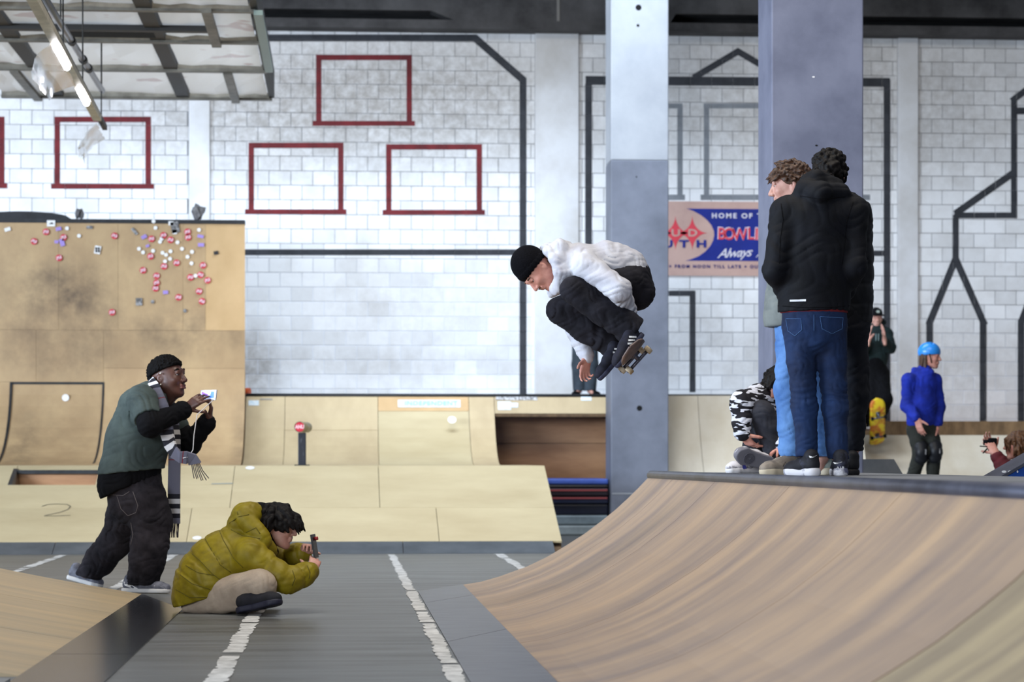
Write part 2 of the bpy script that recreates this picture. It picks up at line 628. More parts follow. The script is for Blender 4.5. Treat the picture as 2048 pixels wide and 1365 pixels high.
paint_polys = {0: [], 1: [], 2: [], 3: []}
for bi, (p0, p1) in enumerate(bays):
    x0, x1 = xw(p0), xw(p1)
    if bi == 0:
        x0 -= 6
    if bi == 3:
        x1 += 5
    wl = MB().box((x0, YW + 0.008, 0), (x1, YW + 0.3, ZTOP)).build('wall_back', m_mortar)
    tag(wl, kind='structure')
    wl['label'] = ['painted block wall bay above the tall plywood wall', 'painted block wall bay with three red outlines',
                   'painted block wall bay behind the two columns', 'painted block wall bay at the far right'][bi]
    cache = {}
    rest = MB()
    paint = {'dark': MB(), 'grey': MB(), 'red': MB()}
    rows = int((ZTOP - Z0) / BH) + 1
    zoff = ZTOP - rows * BH + 0.1 * BH
    for kname, polys in strokes.items():
        for ip, pl in enumerate(polys):
            c = clip(list(pl), x0, x1, 0, ZTOP)
            if c:
                paint[kname].add([(q[0], YW + 0.007 - 0.0002 * ip, q[1]) for q in c], [list(range(len(c)))])
    cnt = 0
    for r in range(rows + 1):
        za, zb = zoff + r * BH, zoff + (r + 1) * BH
        za, zb = max(za, 0), min(zb, ZTOP)
        if zb - za < 0.03:
            continue
        xa = x0 + (-0.5 * BW if r % 2 else 0) - 0.1
        while xa < x1:
            a, b = max(xa, x0), min(xa + BW, x1)
            xa += BW
            if b - a < 0.03:
                continue
            cx, cz = (a + b) / 2, (za + zb) / 2
            # pixel of the block centre
            v = Vector((cx, YW, cz - H))
            dep = v.x * SY + v.y * CY
            px, py = 1024 + F * (v.x * CY - v.y * SY) / dep, HOR - F * v.z / dep
            fr = (a + JT / 2, b - JT / 2, za + JT / 2, zb - JT / 2)
            for kname, polys in strokes.items():
                for ip, pl in enumerate(polys):
                    c = clip(list(pl), *fr)
                    if c:
                        paint[kname].add([(q[0], YW - 0.0012 - 0.00025 * ip, q[1]) for q in c], [list(range(len(c)))])
            if visible_block(px, py) and cnt < 300:
                key = (round(b - a, 3), round(zb - za, 3))
                if key not in cache:
                    cache[key] = block_mesh(b - a, zb - za)
                o = bpy.data.objects.new('block', cache[key])
                o.parent = wl
                o.location = Vector((cx, YW, cz)) - wl.location
                COL.objects.link(o)
                cnt += 1
            else:
                x_, z_ = (b - a - JT) / 2, (zb - za - JT) / 2
                rest.box((cx - x_, YW, cz - z_), (cx + x_, YW + 0.05, cz + z_))
    if rest.V:
        tag(rest.build('blockwork', m_block, wl), kind='stuff')
    for kname, mm, nm in (('dark', m_pline, 'painted_outline'), ('grey', m_pgrey, 'painted_outline'), ('red', m_pred, 'painted_outline')):
        if paint[kname].V:
            o = paint[kname].build(nm, mm, wl)
            o['label'] = {'dark': 'dark grey painted house outline', 'grey': 'mid grey painted window outline', 'red': 'dark red painted window outline'}[kname]

# pilasters between the bays
for n_, (p0, p1) in enumerate(((378, 420), (1070, 1157), (1795, 1835))):
    x0, x1 = xw(p0), xw(p1)
    o = MB().bevbox((x0, YW - 0.06, 0), (x1, YW + 0.3, ZTOP - 0.02), 0.012).build('trim_%d' % (n_ + 1), m_plaster)
    tag(o, ['narrow plastered pilaster above the plywood wall', 'broad plastered pilaster left of the white column',
            'narrow plastered pilaster right of the slate column'][n_], kind='structure')

# concrete beam over the wall with the dark slot in it
zb0, zb1, zb2 = atY(700, 55, YW - 0.35).z, atY(700, 37, YW - 0.35).z, atY(700, 19, YW - 0.35).z
bx0, bx1 = xw(-500), xw(2300)
beam = MB().box((bx0, YW - 0.35, zb0), (bx1, YW + 0.3, zb1)).build('trim_4', m_dirty)
tag(beam, 'stained concrete lintel along the top of the wall', kind='structure')
beam2 = MB().box((bx0, YW - 0.35, zb2), (bx1, YW + 0.3, zb2 + 1.4)).build('ceiling_beam', m_dirty)
tag(beam2, 'dark concrete beam above the block wall', kind='structure')
b3 = MB()
yb = YW - 0.35
xa, xb, xc, xd = xw(905), xw(860), xw(1390), xw(1345)
b3.hexa([(xb, yb, zb2), (xd, yb, zb2), (xd, yb + 0.3, zb2), (xb, yb + 0.3, zb2)],
        [(xa, yb, zb1), (xc - 0.4, yb, zb1), (xc - 0.4, yb + 0.3, zb1), (xa, yb + 0.3, zb1)])
tag(b3.build('trim_5', m_dirty), 'concrete infill between the two dark slots', kind='structure')
tag(MB().box((bx0, YW + 0.1, zb1), (bx1, YW + 0.12, zb2)).build('trim_6', m_black), 'black sheet standing in for the shade in the beam slot', kind='structure')  # black sheet puts the darkness of the shadow gap into colour
xj = xw(1112)
MB().box((xj - 0.02, yb - 0.012, zb1), (xj + 0.02, yb, zb2 + 0.6)).build('joint_strip', M('pale_grout', rgb(120, 118, 115), 0.9), beam2)

# unseen roof slab, added to shade the upper part of the back wall
tag(MB().box((bx0, 29.9, 8.3), (bx1, YW + 0.3, 8.6)).build('ceiling', m_dirty), 'unseen concrete roof slab added to shade the upper back wall', kind='structure')

# ================================================================== COLUMNS
Y1, Y2 = 30.3, 19.0


def column(name, px0, px1, Y, depth, split_py, label, m_low, m_high):
    root = empty(name, (0, 0, 0), label, 'column')
    x0, x1 = atY(px0, 900, Y).x, atY(px1, 900, Y).x
    root.location = ((x0 + x1) / 2, Y + depth / 2, 0)
    zs = atY(px0, split_py, Y).z if split_py else 9.5
    MB().bevbox((x0, Y, 0), (x1, Y + depth, zs), 0.012).build('shaft', m_low, root)
    if split_py:
        MB().bevbox((x0, Y, zs), (x1, Y + depth, 9.5), 0.012).build('shaft', m_high, root)
    return root, x0, x1


c1, _, _ = column('column', 1222, 1337, Y1, 0.62, 320, 'concrete column painted white above and grey below, behind the skater', m_pill_grey, m_pill_white)
c2, _, _ = column('column', 1543, 1727, Y2, 0.62, None, 'broad slate grey concrete column behind the standing group', m_pill_grey2, None)
m_hole = M('dark_hole', rgb(10, 10, 12), 0.9)
for px, py, r, Y, c in ((1277, 15, 6, Y1, c1), (1276, 51, 3, Y1, c1), (1279, 817, 5.5, Y1, c1), (1273, 354, 1.5, Y1, c1)):
    rr = r * Y / F
    p = atY(px, py, Y - 0.002)
    V, Fc = disc_mesh(p, Vector((rr, 0, 0)), Vector((0, 0, rr)))
    obj('bolt_hole', V, [Fc[0][::-1]], m_hole, c)
for px, py, r, Y, c in ((1627, 154, 3, Y2, c2), (1633, 291, 3, Y2, c2)):
    rr = r * Y / F
    p = atY(px, py, Y - 0.002)
    V, Fc = disc_mesh(p, Vector((rr, 0, 0)), Vector((0, 0, rr * 0.6)), 7)
    obj('paint_chip', V, [Fc[0][::-1]], M('chip_white', rgb(220, 220, 225), 0.8) if py < 200 else m_hole, c)
p = atY(1232, 988, Y1 - 0.002)
MB().box((p.x - 0.05, Y1 - 0.003, p.z - 0.008), (p.x + 0.66, Y1 - 0.001, p.z + 0.008)).build('paint_edge', m_pill_white, c1)

# ================================================================== RIGHT QUARTER PIPE
XB = 0.913
prof = [(0, 0.004), (0.14, 0.026), (0.28, 0.066), (0.487, 0.14), (0.64, 0.212), (0.78, 0.295), (0.93, 0.39), (1.06, 0.487), (1.17, 0.575),
        (1.267, 0.664), (1.35, 0.745), (1.427, 0.826)]
prof = [(XB + x, z) for x, z in prof]
YF = 18.4
qp = empty('quarter_pipe', (1.8, 11, 0), 'large worn plywood quarter pipe filling the right foreground', 'ramp')
joints = [3.0, 4.95, 7.4, 9.95, 12.5, 15.05, 17.0, YF]
for i in range(len(joints) - 1):
    o = sheet('plywood_panel', prof, 'y', joints[i] + 0.004, joints[i + 1] - (0.018 if i == 1 else 0.004), 0.025, m_ply_ramp if i > 1 else m_ply_near, qp)
# dark substructure under the panels
sub = [(x + 0.03, z - 0.03) for x, z in prof]
V, Fc = [], []
for yy in (3.02, YF - 0.02):
    for x, z in sub:
        V.append((x, yy, max(z, 0.0)))
    V.append((sub[-1][0], yy, 0))
n = len(sub) + 1
Fc = [list(range(n)), list(range(n, 2 * n))[::-1]]
for i in range(n):
    j = (i + 1) % n
    Fc.append([j, i, n + i, n + j])
obj('side_frame', V, Fc, m_ply_edge, qp)
# steel kick plates along the foot, cut on the skew
XP = 0.545


def skew(y):          # far edge of each plate is cut at an angle
    return lambda p: y + (p[0] - XP) * 2.4


pj = [2.6, 6.0, 9.2, 12.6, 16.05, 17.5]
for i in range(len(pj) - 1):
    a, b = skew(pj[i] + 0.006), skew(pj[i + 1] - 0.006)
    pts = [(XP, 0.0045), (XB, 0.012)]
    V = [(pts[0][0], a(pts[0]), 0.006), (pts[1][0], a(pts[1]), 0.0085), (pts[1][0], b(pts[1]), 0.0085), (pts[0][0], b(pts[0]), 0.006)]
    MB().hexa([(x, y, 0.001) for x, y, z in V], V).build('kick_plate', m_plate, qp)
# coping pipe and deck
xc_, zc_ = prof[-1][0] + 0.02, prof[-1][1] + 0.012
MB().tube([(xc_, 3, zc_), (xc_, YF, zc_)], 0.036, 14).build('coping', m_steel, qp, True)
ZD = zc_ + 0.022
d0, d1, d2 = atZ(1301, 943, ZD), atZ(1735, 945, ZD), atZ(2048, 958, ZD)
FARY = 18.55
deck_x0, deck_x1 = xc_ + 0.03, 3.82
dj = [3.0, 5.5, 8.0, 10.45, 12.9, 15.3, 17.7, FARY]
for i in range(len(dj) - 1):
    MB().box((deck_x0, dj[i] + 0.003, ZD - 0.03), (deck_x1, dj[i + 1] - 0.003, ZD)).build('deck_board', m_deck, qp)
MB().box((deck_x0 + 0.02, 3.05, 0), (deck_x1 - 0.02, FARY - 0.02, ZD - 0.031)).build('deck_frame', m_ply_edge, qp)

# ================================================================== LEFT RAMP (bottom left)
lp = empty('bank_ramp', (-2.6, 13, 0), 'low plywood ramp rising out of the bottom left corner', 'ramp')
XL, XLP = -1.415, -1.015
lprof = []
for i in range(13):
    x = 2.6 * i / 12
    lprof.append((XL - x, 0.004 + 0.165 * x * min(1, x / 0.12) + 0.022 * x * x + 0.42 * max(0, x - 1.05) ** 2))  # outer end, out of view, curves up to block low side light
lj = [10.75, 12.9, 15.1, 17.27]
for i in range(3):
    sheet('plywood_panel', [(x, z) for x, z in reversed(lprof)], 'y', lj[i] + 0.004, lj[i + 1] - 0.004, 0.025, m_ply_left, lp)
sub = [(x - 0.02, max(z - 0.03, 0)) for x, z in lprof]
V = []
for yy in (10.8, 17.25):
    for x, z in sub:
        V.append((x, yy, z))
    V.append((sub[-1][0], yy, 0))
n = len(sub) + 1
Fc = [list(range(n))[::-1], list(range(n, 2 * n))]
for i in range(n):
    j = (i + 1) % n
    Fc.append([i, j, n + j, n + i])
obj('side_frame', V, Fc, m_ply_edge, lp)
for a, b in ((8.4, 11.9), (11.9, 15.5)):
    f0 = lambda x, y: y + (XLP - x) * 4.4 * (1 if y > 15 else 0)
    V = [(XL, f0(XL, a) + 0.006, 0.008), (XLP, a + 0.006, 0.006), (XLP, b - 0.006, 0.006), (XL, f0(XL, b) - 0.006, 0.008)]
    MB().hexa([(x, y, 0.001) for x, y, z in V], V).build('kick_plate', m_plate2, lp)
a0, a1 = atZ(-60, 1330, 0.03), atZ(62, 1362, 0.012)
V = [(-3.9, 9.6, 0.03), (XL, 9.6, 0.02), (XL, 10.45, 0.02), (-3.9, 11.2, 0.14)]
MB().hexa([(x, y, 0.001) for x, y, z in V], V).build('end_plate', m_plate3, lp)

# ================================================================== LOWER BANK AT THE BACK
YB0, YB1, ZB = 24.7, 27.2, 0.894
slope = ZB / (YB1 - YB0)
XBR = 2.275
bank = empty('wide_bank', (-1.2, 26, 0), 'wide pale plywood bank across the back of the floor', 'ramp')
bp = lambda y: (y, (y - YB0) * slope)
yk = 25.02
ym = 25.95


def bpanel(xa, xb, ya, yb_, mat=m_ply_pale, name='plywood_panel'):
    return sheet(name, [bp(ya + 0.003), bp(yb_ - 0.003)], 'x', xa + 0.003, xb - 0.003, 0.02, mat, bank)


xs_b = lambda px, y: atY(px, 1000, y).x
hx0, hx1 = atY(30, 950, 26.95).x, atY(196, 950, 26.95).x     # grind slot
hy0, hy1 = 26.62, 27.1
for a, b in ((-6.2, -3.9), (-3.9, -1.6), (-1.6, 1.0), (1.0, XBR)):
    bpanel(a, b, yk, ym)
for a, b in ((-6.2, -3.9), (-3.9, -1.2), (-1.2, 0.4), (0.4, XBR)):
    bpanel(a, b, ym, hy0 if b < -1 else YB1)
bpanel(-6.2, hx0, hy0, YB1)
bpanel(hx1, -1.2, hy0, YB1)
bpanel(hx0, hx1, hy1, YB1)
# the slot: dark top edge, brown back board, metal cheek
zt, zb_ = bp(hy1)[1], bp(hy0)[1]
MB().box((hx0, hy1 + 0.0, zb_ - 0.02), (hx1, hy1 + 0.02, zt - 0.03)).build('slot_back', m_ply_brown, bank)
MB().box((hx0, hy1 - 0.06, zt - 0.055), (hx1, hy1 + 0.02, zt - 0.012)).build('slot_edge', m_dark_edge, bank)
MB().box((hx0, hy0, zb_ - 0.04), (hx1, hy1, zb_ - 0.02)).build('slot_floor', m_ply_pale, bank)
MB().hexa([(hx0 - 0.035, hy0, zb_ - 0.03), (hx0 + 0.04, hy0, zb_ - 0.03), (hx0 + 0.04, hy1, zb_ - 0.03), (hx0 - 0.035, hy1, zb_ - 0.03)],
          [(hx0 - 0.035, hy0, zb_ + 0.004), (hx0 + 0.01, hy0, zb_ + 0.004), (hx0 + 0.01, hy1, zt + 0.004), (hx0 - 0.035, hy1, zt + 0.004)]).build('slot_cheek', m_plate2, bank)
# kick plates
for a, b in ((-6.2, -2.93), (-2.93, -0.95), (-0.95, 0.62), (0.62, 2.18)):
    sheet('kick_plate', [(YB0, 0.003), bp(yk)], 'x', a + 0.003, b - 0.003, 0.01, m_plate3, bank)
# flat on top and body
MB().box((-6.2, YB1, ZB - 0.02), (-1.24, 29.48, ZB)).build('flat_deck', m_ply_pale, bank)
MB().box((-1.24, YB1, ZB - 0.02), (XBR, 29.98, ZB)).build('flat_deck', m_ply_pale, bank)
V = [(x, y, z) for x in (-6.2, XBR - 0.01) for y, z in ((YB0 + 0.1, 0), (YB1, ZB - 0.06), (29.4, ZB - 0.06), (29.4, 0))]
Fc = [[0, 1, 2, 3][::-1], [4, 5, 6, 7], [0, 1, 5, 4][::-1], [1, 2, 6, 5][::-1], [2, 3, 7, 6][::-1], [3, 0, 4, 7][::-1]]
V2 = [list(v) for v in V]
for v in V2:
    if hx0 - 0.2 < 0:
        pass
obj('frame', [(x, y, min(z, 0.6)) for x, y, z in V2], Fc, m_ply_edge, bank)
MB().hexa([(XBR - 0.02, YB0 + 0.35, 0.0), (XBR, YB0 + 0.35, 0), (XBR, 29.95, 0), (XBR - 0.02, 29.95, 0)],
          [(XBR - 0.02, YB0 + 0.4, 0.1), (XBR, YB0 + 0.4, 0.1), (XBR, 29.95, ZB - 0.03), (XBR - 0.02, 29.95, ZB - 0.03)]).build('side_board', m_ply_edge, bank)
# figure 2 drawn on the bank, stains and scratches
m_ink = M('marker_grey', rgb(120, 112, 92), 0.8)


def on_bank(px, py):
    r = ray(px, py)
    # z = (y-YB0)*slope ; H + r.z t = (r.y t - YB0) slope
    t = (H + YB0 * slope) / (r.y * slope - r.z)
    p = Vector((0, 0, H)) + r * t
    return p


nb = Vector((0, -slope, 1)).normalized()


def bank_stroke(pts, w, mat, name):
    mb = MB()
    P3 = [on_bank(*p) + nb * 0.004 for p in pts]
    for a, b in zip(P3, P3[1:]):
        d = (b - a).normalized()
        s_ = d.cross(nb) * w
        mb.add([a - s_, b - s_, b + s_, a + s_], [[0, 1, 2, 3]])
    return mb.build(name, mat, bank)


bank_stroke([(84, 1014), (96, 1010), (116, 1009), (134, 1010), (141, 1014), (136, 1020), (120, 1026), (100, 1030), (88, 1033), (110, 1033), (141, 1032)], 0.007, m_ink, 'drawn_figure')
bank_stroke([(423, 969), (466, 968)], 0.014, M('scrape_grey', rgb(150, 156, 152), 0.7), 'scrape')
m_dot = M('white_sticker', rgb(244, 244, 244), 0.5)
for px, py, rx, ry in ((500, 937, 9, 3.4), (394, 1077, 9, 4)):
    c = on_bank(px, py) + nb * 0.004
    r1 = rx * c.y / F
    V, Fc = disc_mesh(c, Vector((r1, 0, 0)), Vector((0, 1, slope)).normalized() * r1 * 1.1)
    obj('sticker', V, Fc, m_dot, bank)

# ================================================================== QUARTER WITH COPING BEHIND THE BANK
ZQ = 1.80


def qprof(y0, z0, y1, z1, n=10):
    """transition: starts flat at (y0,z0), ends steep at (y1,z1)"""
    out = []
    a1 = math.radians(66)
    for i in range(n + 1):
        a = a1 * i / n
        out.append((y0 + (y1 - y0) * math.sin(a) / math.sin(a1), z0 + (z1 - z0) * (1 - math.cos(a)) / (1 - math.cos(a1))))
    return out


QP = qprof(30.0, ZB + 0.002, 31.3, ZQ)
rear = empty('back_quarter', (1, 30.6, 0), 'plywood quarter pipe with platform under the block wall', 'ramp')
xL, xR = -1.24, 1.96
vx = lambda px: atY(px, 860, 30.7).x


def split_prof(z0, z1):
    pts = [p for p in QP if z0 < p[1] < z1]

    def at(z):
        for a, b in zip(QP, QP[1:]):
            if a[1] <= z <= b[1]:
                t = (z - a[1]) / (b[1] - a[1])
                return (a[0] + (b[0] - a[0]) * t, z)
        return QP[0] if z < QP[0][1] else QP[-1]
    return [at(z0)] + pts + [at(z1)]


zmid = 1.34
z_lo, z_hi = QP[0][1], QP[-1][1]
for a, b, z0, z1, mt in ((xL, vx(568), z_lo, z_hi, m_ply_quarter), (vx(568), vx(757), zmid, z_hi, m_ply_quarter), (vx(568), vx(757), z_lo, zmid, m_ply_quarter),
                         (vx(757), vx(942), zmid + 0.25, z_hi, m_ply_tan), (vx(757), vx(942), z_lo, zmid + 0.25, m_ply_pale),
                         (vx(942), xR, z_lo, z_hi, m_ply_quarter), (xR, 4.08, 1.56, z_hi, m_ply_quarter)):
    sheet('plywood_panel', split_prof(z0 + 0.002, z1 - 0.002), 'x', a + 0.003, b - 0.003, 0.018, mt, rear)
# cut-out right of the quarter: cheek, lintel, brown boards
zc0 = 1.56
V, Fc = [], []
pp = split_prof(z_lo, zc0)
for x in (xR - 0.02, xR):
    for y, z in pp:
        V.append((x, y + 0.01, z))
    V.append((x, 31.98, zc0))
    V.append((x, 31.98, z_lo))
n = len(pp) + 2
Fc = [list(range(n)), list(range(n, 2 * n))[::-1]]
for i in range(n):
    j = (i + 1) % n
    Fc.append([j, i, n + i, n + j])
obj('cheek', V, Fc, m_ply_edge, rear)
MB().box((xR, split_prof(1.5, 1.56)[-1][0] + 0.01, 1.52), (4.06, 31.95, 1.56)).build('lintel', m_ply_edge, rear)
for z0, z1 in ((0.0, 0.62), (0.62, 1.18), (1.18, 1.75)):
    MB().box((xR - 0.02, 31.96, z0 + 0.003), (4.06, 31.99, z1 - 0.003)).build('back_board', m_ply_brown, rear)
# top platform, coping
MB().box((-6.2, 31.31, ZQ - 0.03), (4.08, YW - 0.01, ZQ)).build('platform', m_deck, rear)
MB().tube([(xL, 31.3, ZQ - 0.005), (4.08, 31.3, ZQ - 0.005)], 0.022, 8).build('coping', m_dark_edge, rear, True)
MB().box((xL + 0.02, 31.4, 0.0), (xR - 0.62, YW - 0.02, ZQ - 0.031)).build('platform_frame', m_ply_edge, rear)
# quarter continuing between the two columns
rq = empty('back_quarter', (5, 30.6, 0), 'bright plywood quarter pipe seen between the two columns', 'ramp')
QP2 = qprof(29.2, 0.0, 31.28, ZQ)
for a, b in ((4.10, 4.62), (4.62, 6.75)):
    sheet('plywood_panel', QP2, 'x', a + 0.003, b - 0.003, 0.018, m_ply_white, rq)
MB().box((4.14, 31.34, 0), (6.7, YW - 0.03, ZQ - 0.031)).build('frame', m_ply_edge, rq)
MB().box((4.10, 31.31, ZQ - 0.03), (6.74, YW - 0.01, ZQ)).build('platform', m_deck, rq)
MB().tube([(4.10, 31.3, ZQ - 0.005), (6.74, 31.3, ZQ - 0.005)], 0.022, 8).build('coping', m_dark_edge, rq, True)
for px, py, rx, ry in ((904, 840, 8.5, 7),):
    c = atY(px, py, 30.93)
    V, Fc = disc_mesh(c, Vector((rx * 30.9 / F, 0, 0)), Vector((0, 0.4, 0.9)).normalized() * ry * 30.9 / F * 1.1)
    obj('sticker', V, [Fc[0]], m_dot, rear)


def q_at(py, px=800):
    """point of the back quarter surface seen at a photo pixel"""
    best = None
    for i in range(200):
        z = z_lo + (z_hi - z_lo) * i / 199
        y = split_prof(z_lo, z)[-1][0]
        p = atY(px, py, y)
        if best is None or abs(p.z - z) < best[0]:
            best = (abs(p.z - z), y, z)
    return best[1], best[2]


def q_decal(name, px0, px1, py0, py1, mat, off=0.006):
    ya, za = q_at(py1)
    yb2, zb2_ = q_at(py0)
    x0, x1 = atY(px0, py0, ya).x, atY(px1, py0, ya).x
    V = [(x0, ya - off, za), (x1, ya - off, za), (x1, yb2 - off, zb2_), (x0, yb2 - off, zb2_)]
    return obj(name, V, [[0, 1, 2, 3]], mat, rear)


m_decal_w = M('worn_white_decal', rgb(235, 243, 248), 0.5, col2=rgb(205, 226, 240), scale=30)
m_decal_b = M('pale_blue_print', rgb(150, 200, 226), 0.5)
q_decal('banner_sticker', 796, 921, 800, 815, m_decal_w)['label'] = 'white banner sticker with faint blue lettering'
yy, zz = q_at(807.5)
text_obj('lettering', 'INDEPENDENT', 0.085, m_decal_b, rear, Vector((atY(862, 807, yy).x, yy - 0.012, zz)), Matrix.Rotation(math.radians(62), 4, 'X'), sx=1.12, spacing=1.1, bold=0.002)
q_decal('sticker', 497, 518, 802, 812, m_decal_w)
q_decal('sticker', 520, 545, 798, 801, M('grey_scrape', rgb(150, 146, 140), 0.7))
q_decal('sticker', 996, 1022, 803, 820, m_decal_w)
q_decal('sticker', 1022, 1036, 806, 815, m_decal_w)
q_decal('sticker', 992, 1075, 793, 800, M('frayed_white', rgb(214, 214, 218), 0.7, col2=rgb(120, 116, 112), scale=40, contrast=(0.42, 0.58)))
q_decal('sticker', 1162, 1183, 793, 801, m_decal_w)

# ================================================================== TALL PLYWOOD WALL-RIDE ON THE LEFT
YV = 31.0
vr = empty('wallride', (-3, 30.5, 0), 'tall scuffed plywood wallride plastered with stickers at left', 'ramp')
zt_ = atY(250, 447, YV).z
R1 = 1.2
vprof_low = []
for i in range(13):
    a = math.radians(90 * i / 12)
    vprof_low.append((29.5 + 1.5 * math.sin(a), ZB + 0.002 + R1 * (1 - math.cos(a))))


def vsplit(z0, z1):
    full = vprof_low + [(YV, zt_)]

    def at(z):
        for a, b in zip(full, full[1:]):
            if a[1] <= z <= b[1] and b[1] > a[1]:
                t = (z - a[1]) / (b[1] - a[1])
                return (a[0] + (b[0] - a[0]) * t, z)
        return full[0]
    return [at(z0)] + [p for p in full if z0 < p[1] < z1] + [at(z1)]


def vpx(px):
    return atY(px, 600, YV).x


def vpz(py):
    return atY(300, py, YV).z


zA, zB2, zC = vpz(661), vpz(737), vpz(765)
XE = vpx(490)
zl0 = ZB + 0.003
vpan = [(-6.2, vpx(117), zA, zt_, m_ply_wall), (vpx(117), vpx(236), zA, zt_, m_ply_wall), (vpx(236), vpx(366), zA, zt_, m_ply_wall),
        (vpx(366), vpx(411), zA, zt_, m_ply_wall), (vpx(411), XE, zA, zt_, m_ply_tan),
        (-6.2, vpx(72), zC, zA, m_ply_wall), (vpx(72), vpx(207), zC, zA, m_ply_wall), (vpx(207), XE, zB2, zA, m_ply_wall),
        (vpx(207), vpx(345), zl0, zB2, m_ply_wall), (vpx(345), XE, zl0, zB2, m_ply_wall), (-6.2, vpx(20), zl0, zC, m_ply_wall)]
for a, b, z0, z1, mt in vpan:
    sheet('plywood_panel', vsplit(z0 + 0.0012, z1 - 0.0012), 'x', a + 0.0012, b - 0.0012, 0.018, mt, vr)
# recessed hatch with dark rim
hp = [(y + 0.015, z) for y, z in vsplit(zl0, zC - 0.01)]
sheet('hatch', hp, 'x', vpx(20), vpx(207), 0.018, m_ply_wall, vr)
for xa_, xb_ in ((vpx(20), vpx(20) + 0.03), (vpx(205) - 0.0, vpx(205) + 0.025)):
    sheet('hatch_rim', [(y - 0.008, z) for y, z in vsplit(zl0 + 0.02, zC)], 'x', xa_, xb_, 0.03, m_dark_edge, vr)
MB().box((vpx(20), YV - 0.012, zC - 0.03), (vpx(207), YV + 0.02, zC)).build('hatch_rim', m_dark_edge, vr)
MB().box((-6.2, YV - 0.02, zt_), (XE, YV + 0.16, zt_ + 0.05)).build('top_edge', m_dark_edge, vr)
MB().box((-6.2, YV + 0.03, ZB + 0.3), (XE - 0.02, YV + 0.14, zt_ - 0.01)).build('stud_frame', m_ply_edge, vr)
V = [(XE - 0.02, y + 0.02, z) for y, z in vprof_low] + [(XE - 0.02, YV + 0.14, ZB + R1), (XE - 0.02, YV + 0.14, ZB)]
V += [(x + 0.018, y, z) for x, y, z in V]
n = len(V) // 2
Fc = [list(range(n)), list(range(n, 2 * n))[::-1]] + [[(i + 1) % n, i, n + i, n + (i + 1) % n] for i in range(n)]
obj('side_cheek', V, Fc, m_ply_edge, vr)
# dark arch painted just above the edge
V, Fc = [], []
cx = vpx(42)
for i in range(21):
    x = cx + (i - 10) / 10 * 0.62
    V += [(x, YV + 0.06, zt_ + 0.03), (x, YV + 0.06, zt_ + 0.06 + 0.09 * math.sqrt(max(0, 1 - ((i - 10) / 10) ** 2)))]
    V += [(x, YV + 0.10, zt_ + 0.03), (x, YV + 0.10, zt_ + 0.06 + 0.09 * math.sqrt(max(0, 1 - ((i - 10) / 10) ** 2)))]
for i in range(20):
    k, m_ = 4 * i, 4 * i + 4
    Fc += [[k, m_, m_ + 1, k + 1], [k + 2, k + 3, m_ + 3, m_ + 2], [k + 1, m_ + 1, m_ + 3, k + 3]]
obj('arched_board', V, Fc, m_dark_edge, vr)

# stickers
m_sred = M('red_sticker', rgb(214, 44, 66), 0.45, col2=rgb(196, 36, 56), scale=20)
m_spink = M('pink_white_print', rgb(250, 205, 216), 0.5)
m_spurple = M('lilac_sticker', rgb(164, 140, 214), 0.5)
m_sblack = M('black_print', rgb(38, 36, 40), 0.5)
m_sgrey = M('torn_grey_sticker', rgb(170, 168, 168), 0.7, col2=rgb(90, 88, 88), scale=30, contrast=(0.4, 0.6))


def st_point(px, py):
    y = YV - 0.022
    p = atY(px, py, y)
    if p.z < ZB + R1:
        for i in range(60):
            q = vsplit(zl0, ZB + 0.01 + (R1 - 0.02) * i / 59)[-1]
            pp_ = atY(px, py, q[0] - 0.02)
            if pp_.z <= q[1]:
                return pp_
    return p


def disc_sticker(px, py, r, mat, n=18, sq=1.0):
    c = st_point(px, py)
    rr = r * c.y / F
    V, Fc = disc_mesh(c, Vector((rr, 0, 0)), Vector((0, 0, rr * sq)), n)
    return obj('sticker', V, [Fc[0]], mat, vr)


def rect_sticker(px, py, w, h, ang, mat):
    c = st_point(px, py)
    s = c.y / F
    ca, sa = math.cos(ang), math.sin(ang)
    V = [c + Vector((x * ca - z * sa, 0, x * sa + z * ca)) for x, z in ((-w * s / 2, -h * s / 2), (w * s / 2, -h * s / 2), (w * s / 2, h * s / 2), (-w * s / 2, h * s / 2))]
    return obj('sticker', V, [[0, 1, 2, 3]], mat, vr)


reds = [(303, 478), (327, 471), (341, 480), (301, 513), (328, 533), (353, 526), (286, 541), (313, 552), (313, 566), (311, 577), (375, 464), (376, 475),
        (381, 555), (401, 550), (415, 561), (406, 531), (398, 583), (404, 603), (357, 595), (92, 464), (68, 483), (118, 516), (229, 472), (224, 625), (127, 475), (301, 390)]
for px, py in reds:
    if py < 440:
        c = atY(px, py, YW - 0.07)
    o = disc_sticker(px, py, 6.6, m_sred)
    if py < 440:
        bpy.data.objects.remove(o)
        continue
    c = st_point(px, py)
    # scrawled white lettering across the middle
    text_obj('print', 'ANU', 0.040, m_spink, o, c + Vector((0, -0.004, 0)), Matrix.Rotation(random.uniform(-0.4, 0.4), 4, 'Y') @ FACING, extrude=0.0005, sx=0.75, bold=0.006, spacing=0.85)
for px, py in ((307, 443), (311, 456), (278, 498), (286, 505), (306, 502), (325, 506), (332, 510), (341, 503), (340, 518), (355, 485), (364, 498), (384, 504), (375, 514),
               (383, 527), (330, 523), (391, 552), (320, 484), (323, 478), (370, 622), (305, 604), (398, 460), (134, 457), (158, 472)):
    disc_sticker(px, py, 3.8, m_dot if py < 600 else m_sgrey, 12)
for px, py, w, h, a in ((288, 474, 11, 7, 0.5), (295, 492, 7, 5, 0.4), (401, 473, 12, 6, -0.2), (402, 490, 12, 7, 0), (331, 585, 10, 7, 0.1), (117, 458, 11, 7, 0.2),
                        (124, 485, 9, 15, 0.3), (113, 484, 8, 6, 0)):
    rect_sticker(px, py, w, h, a, m_spurple)
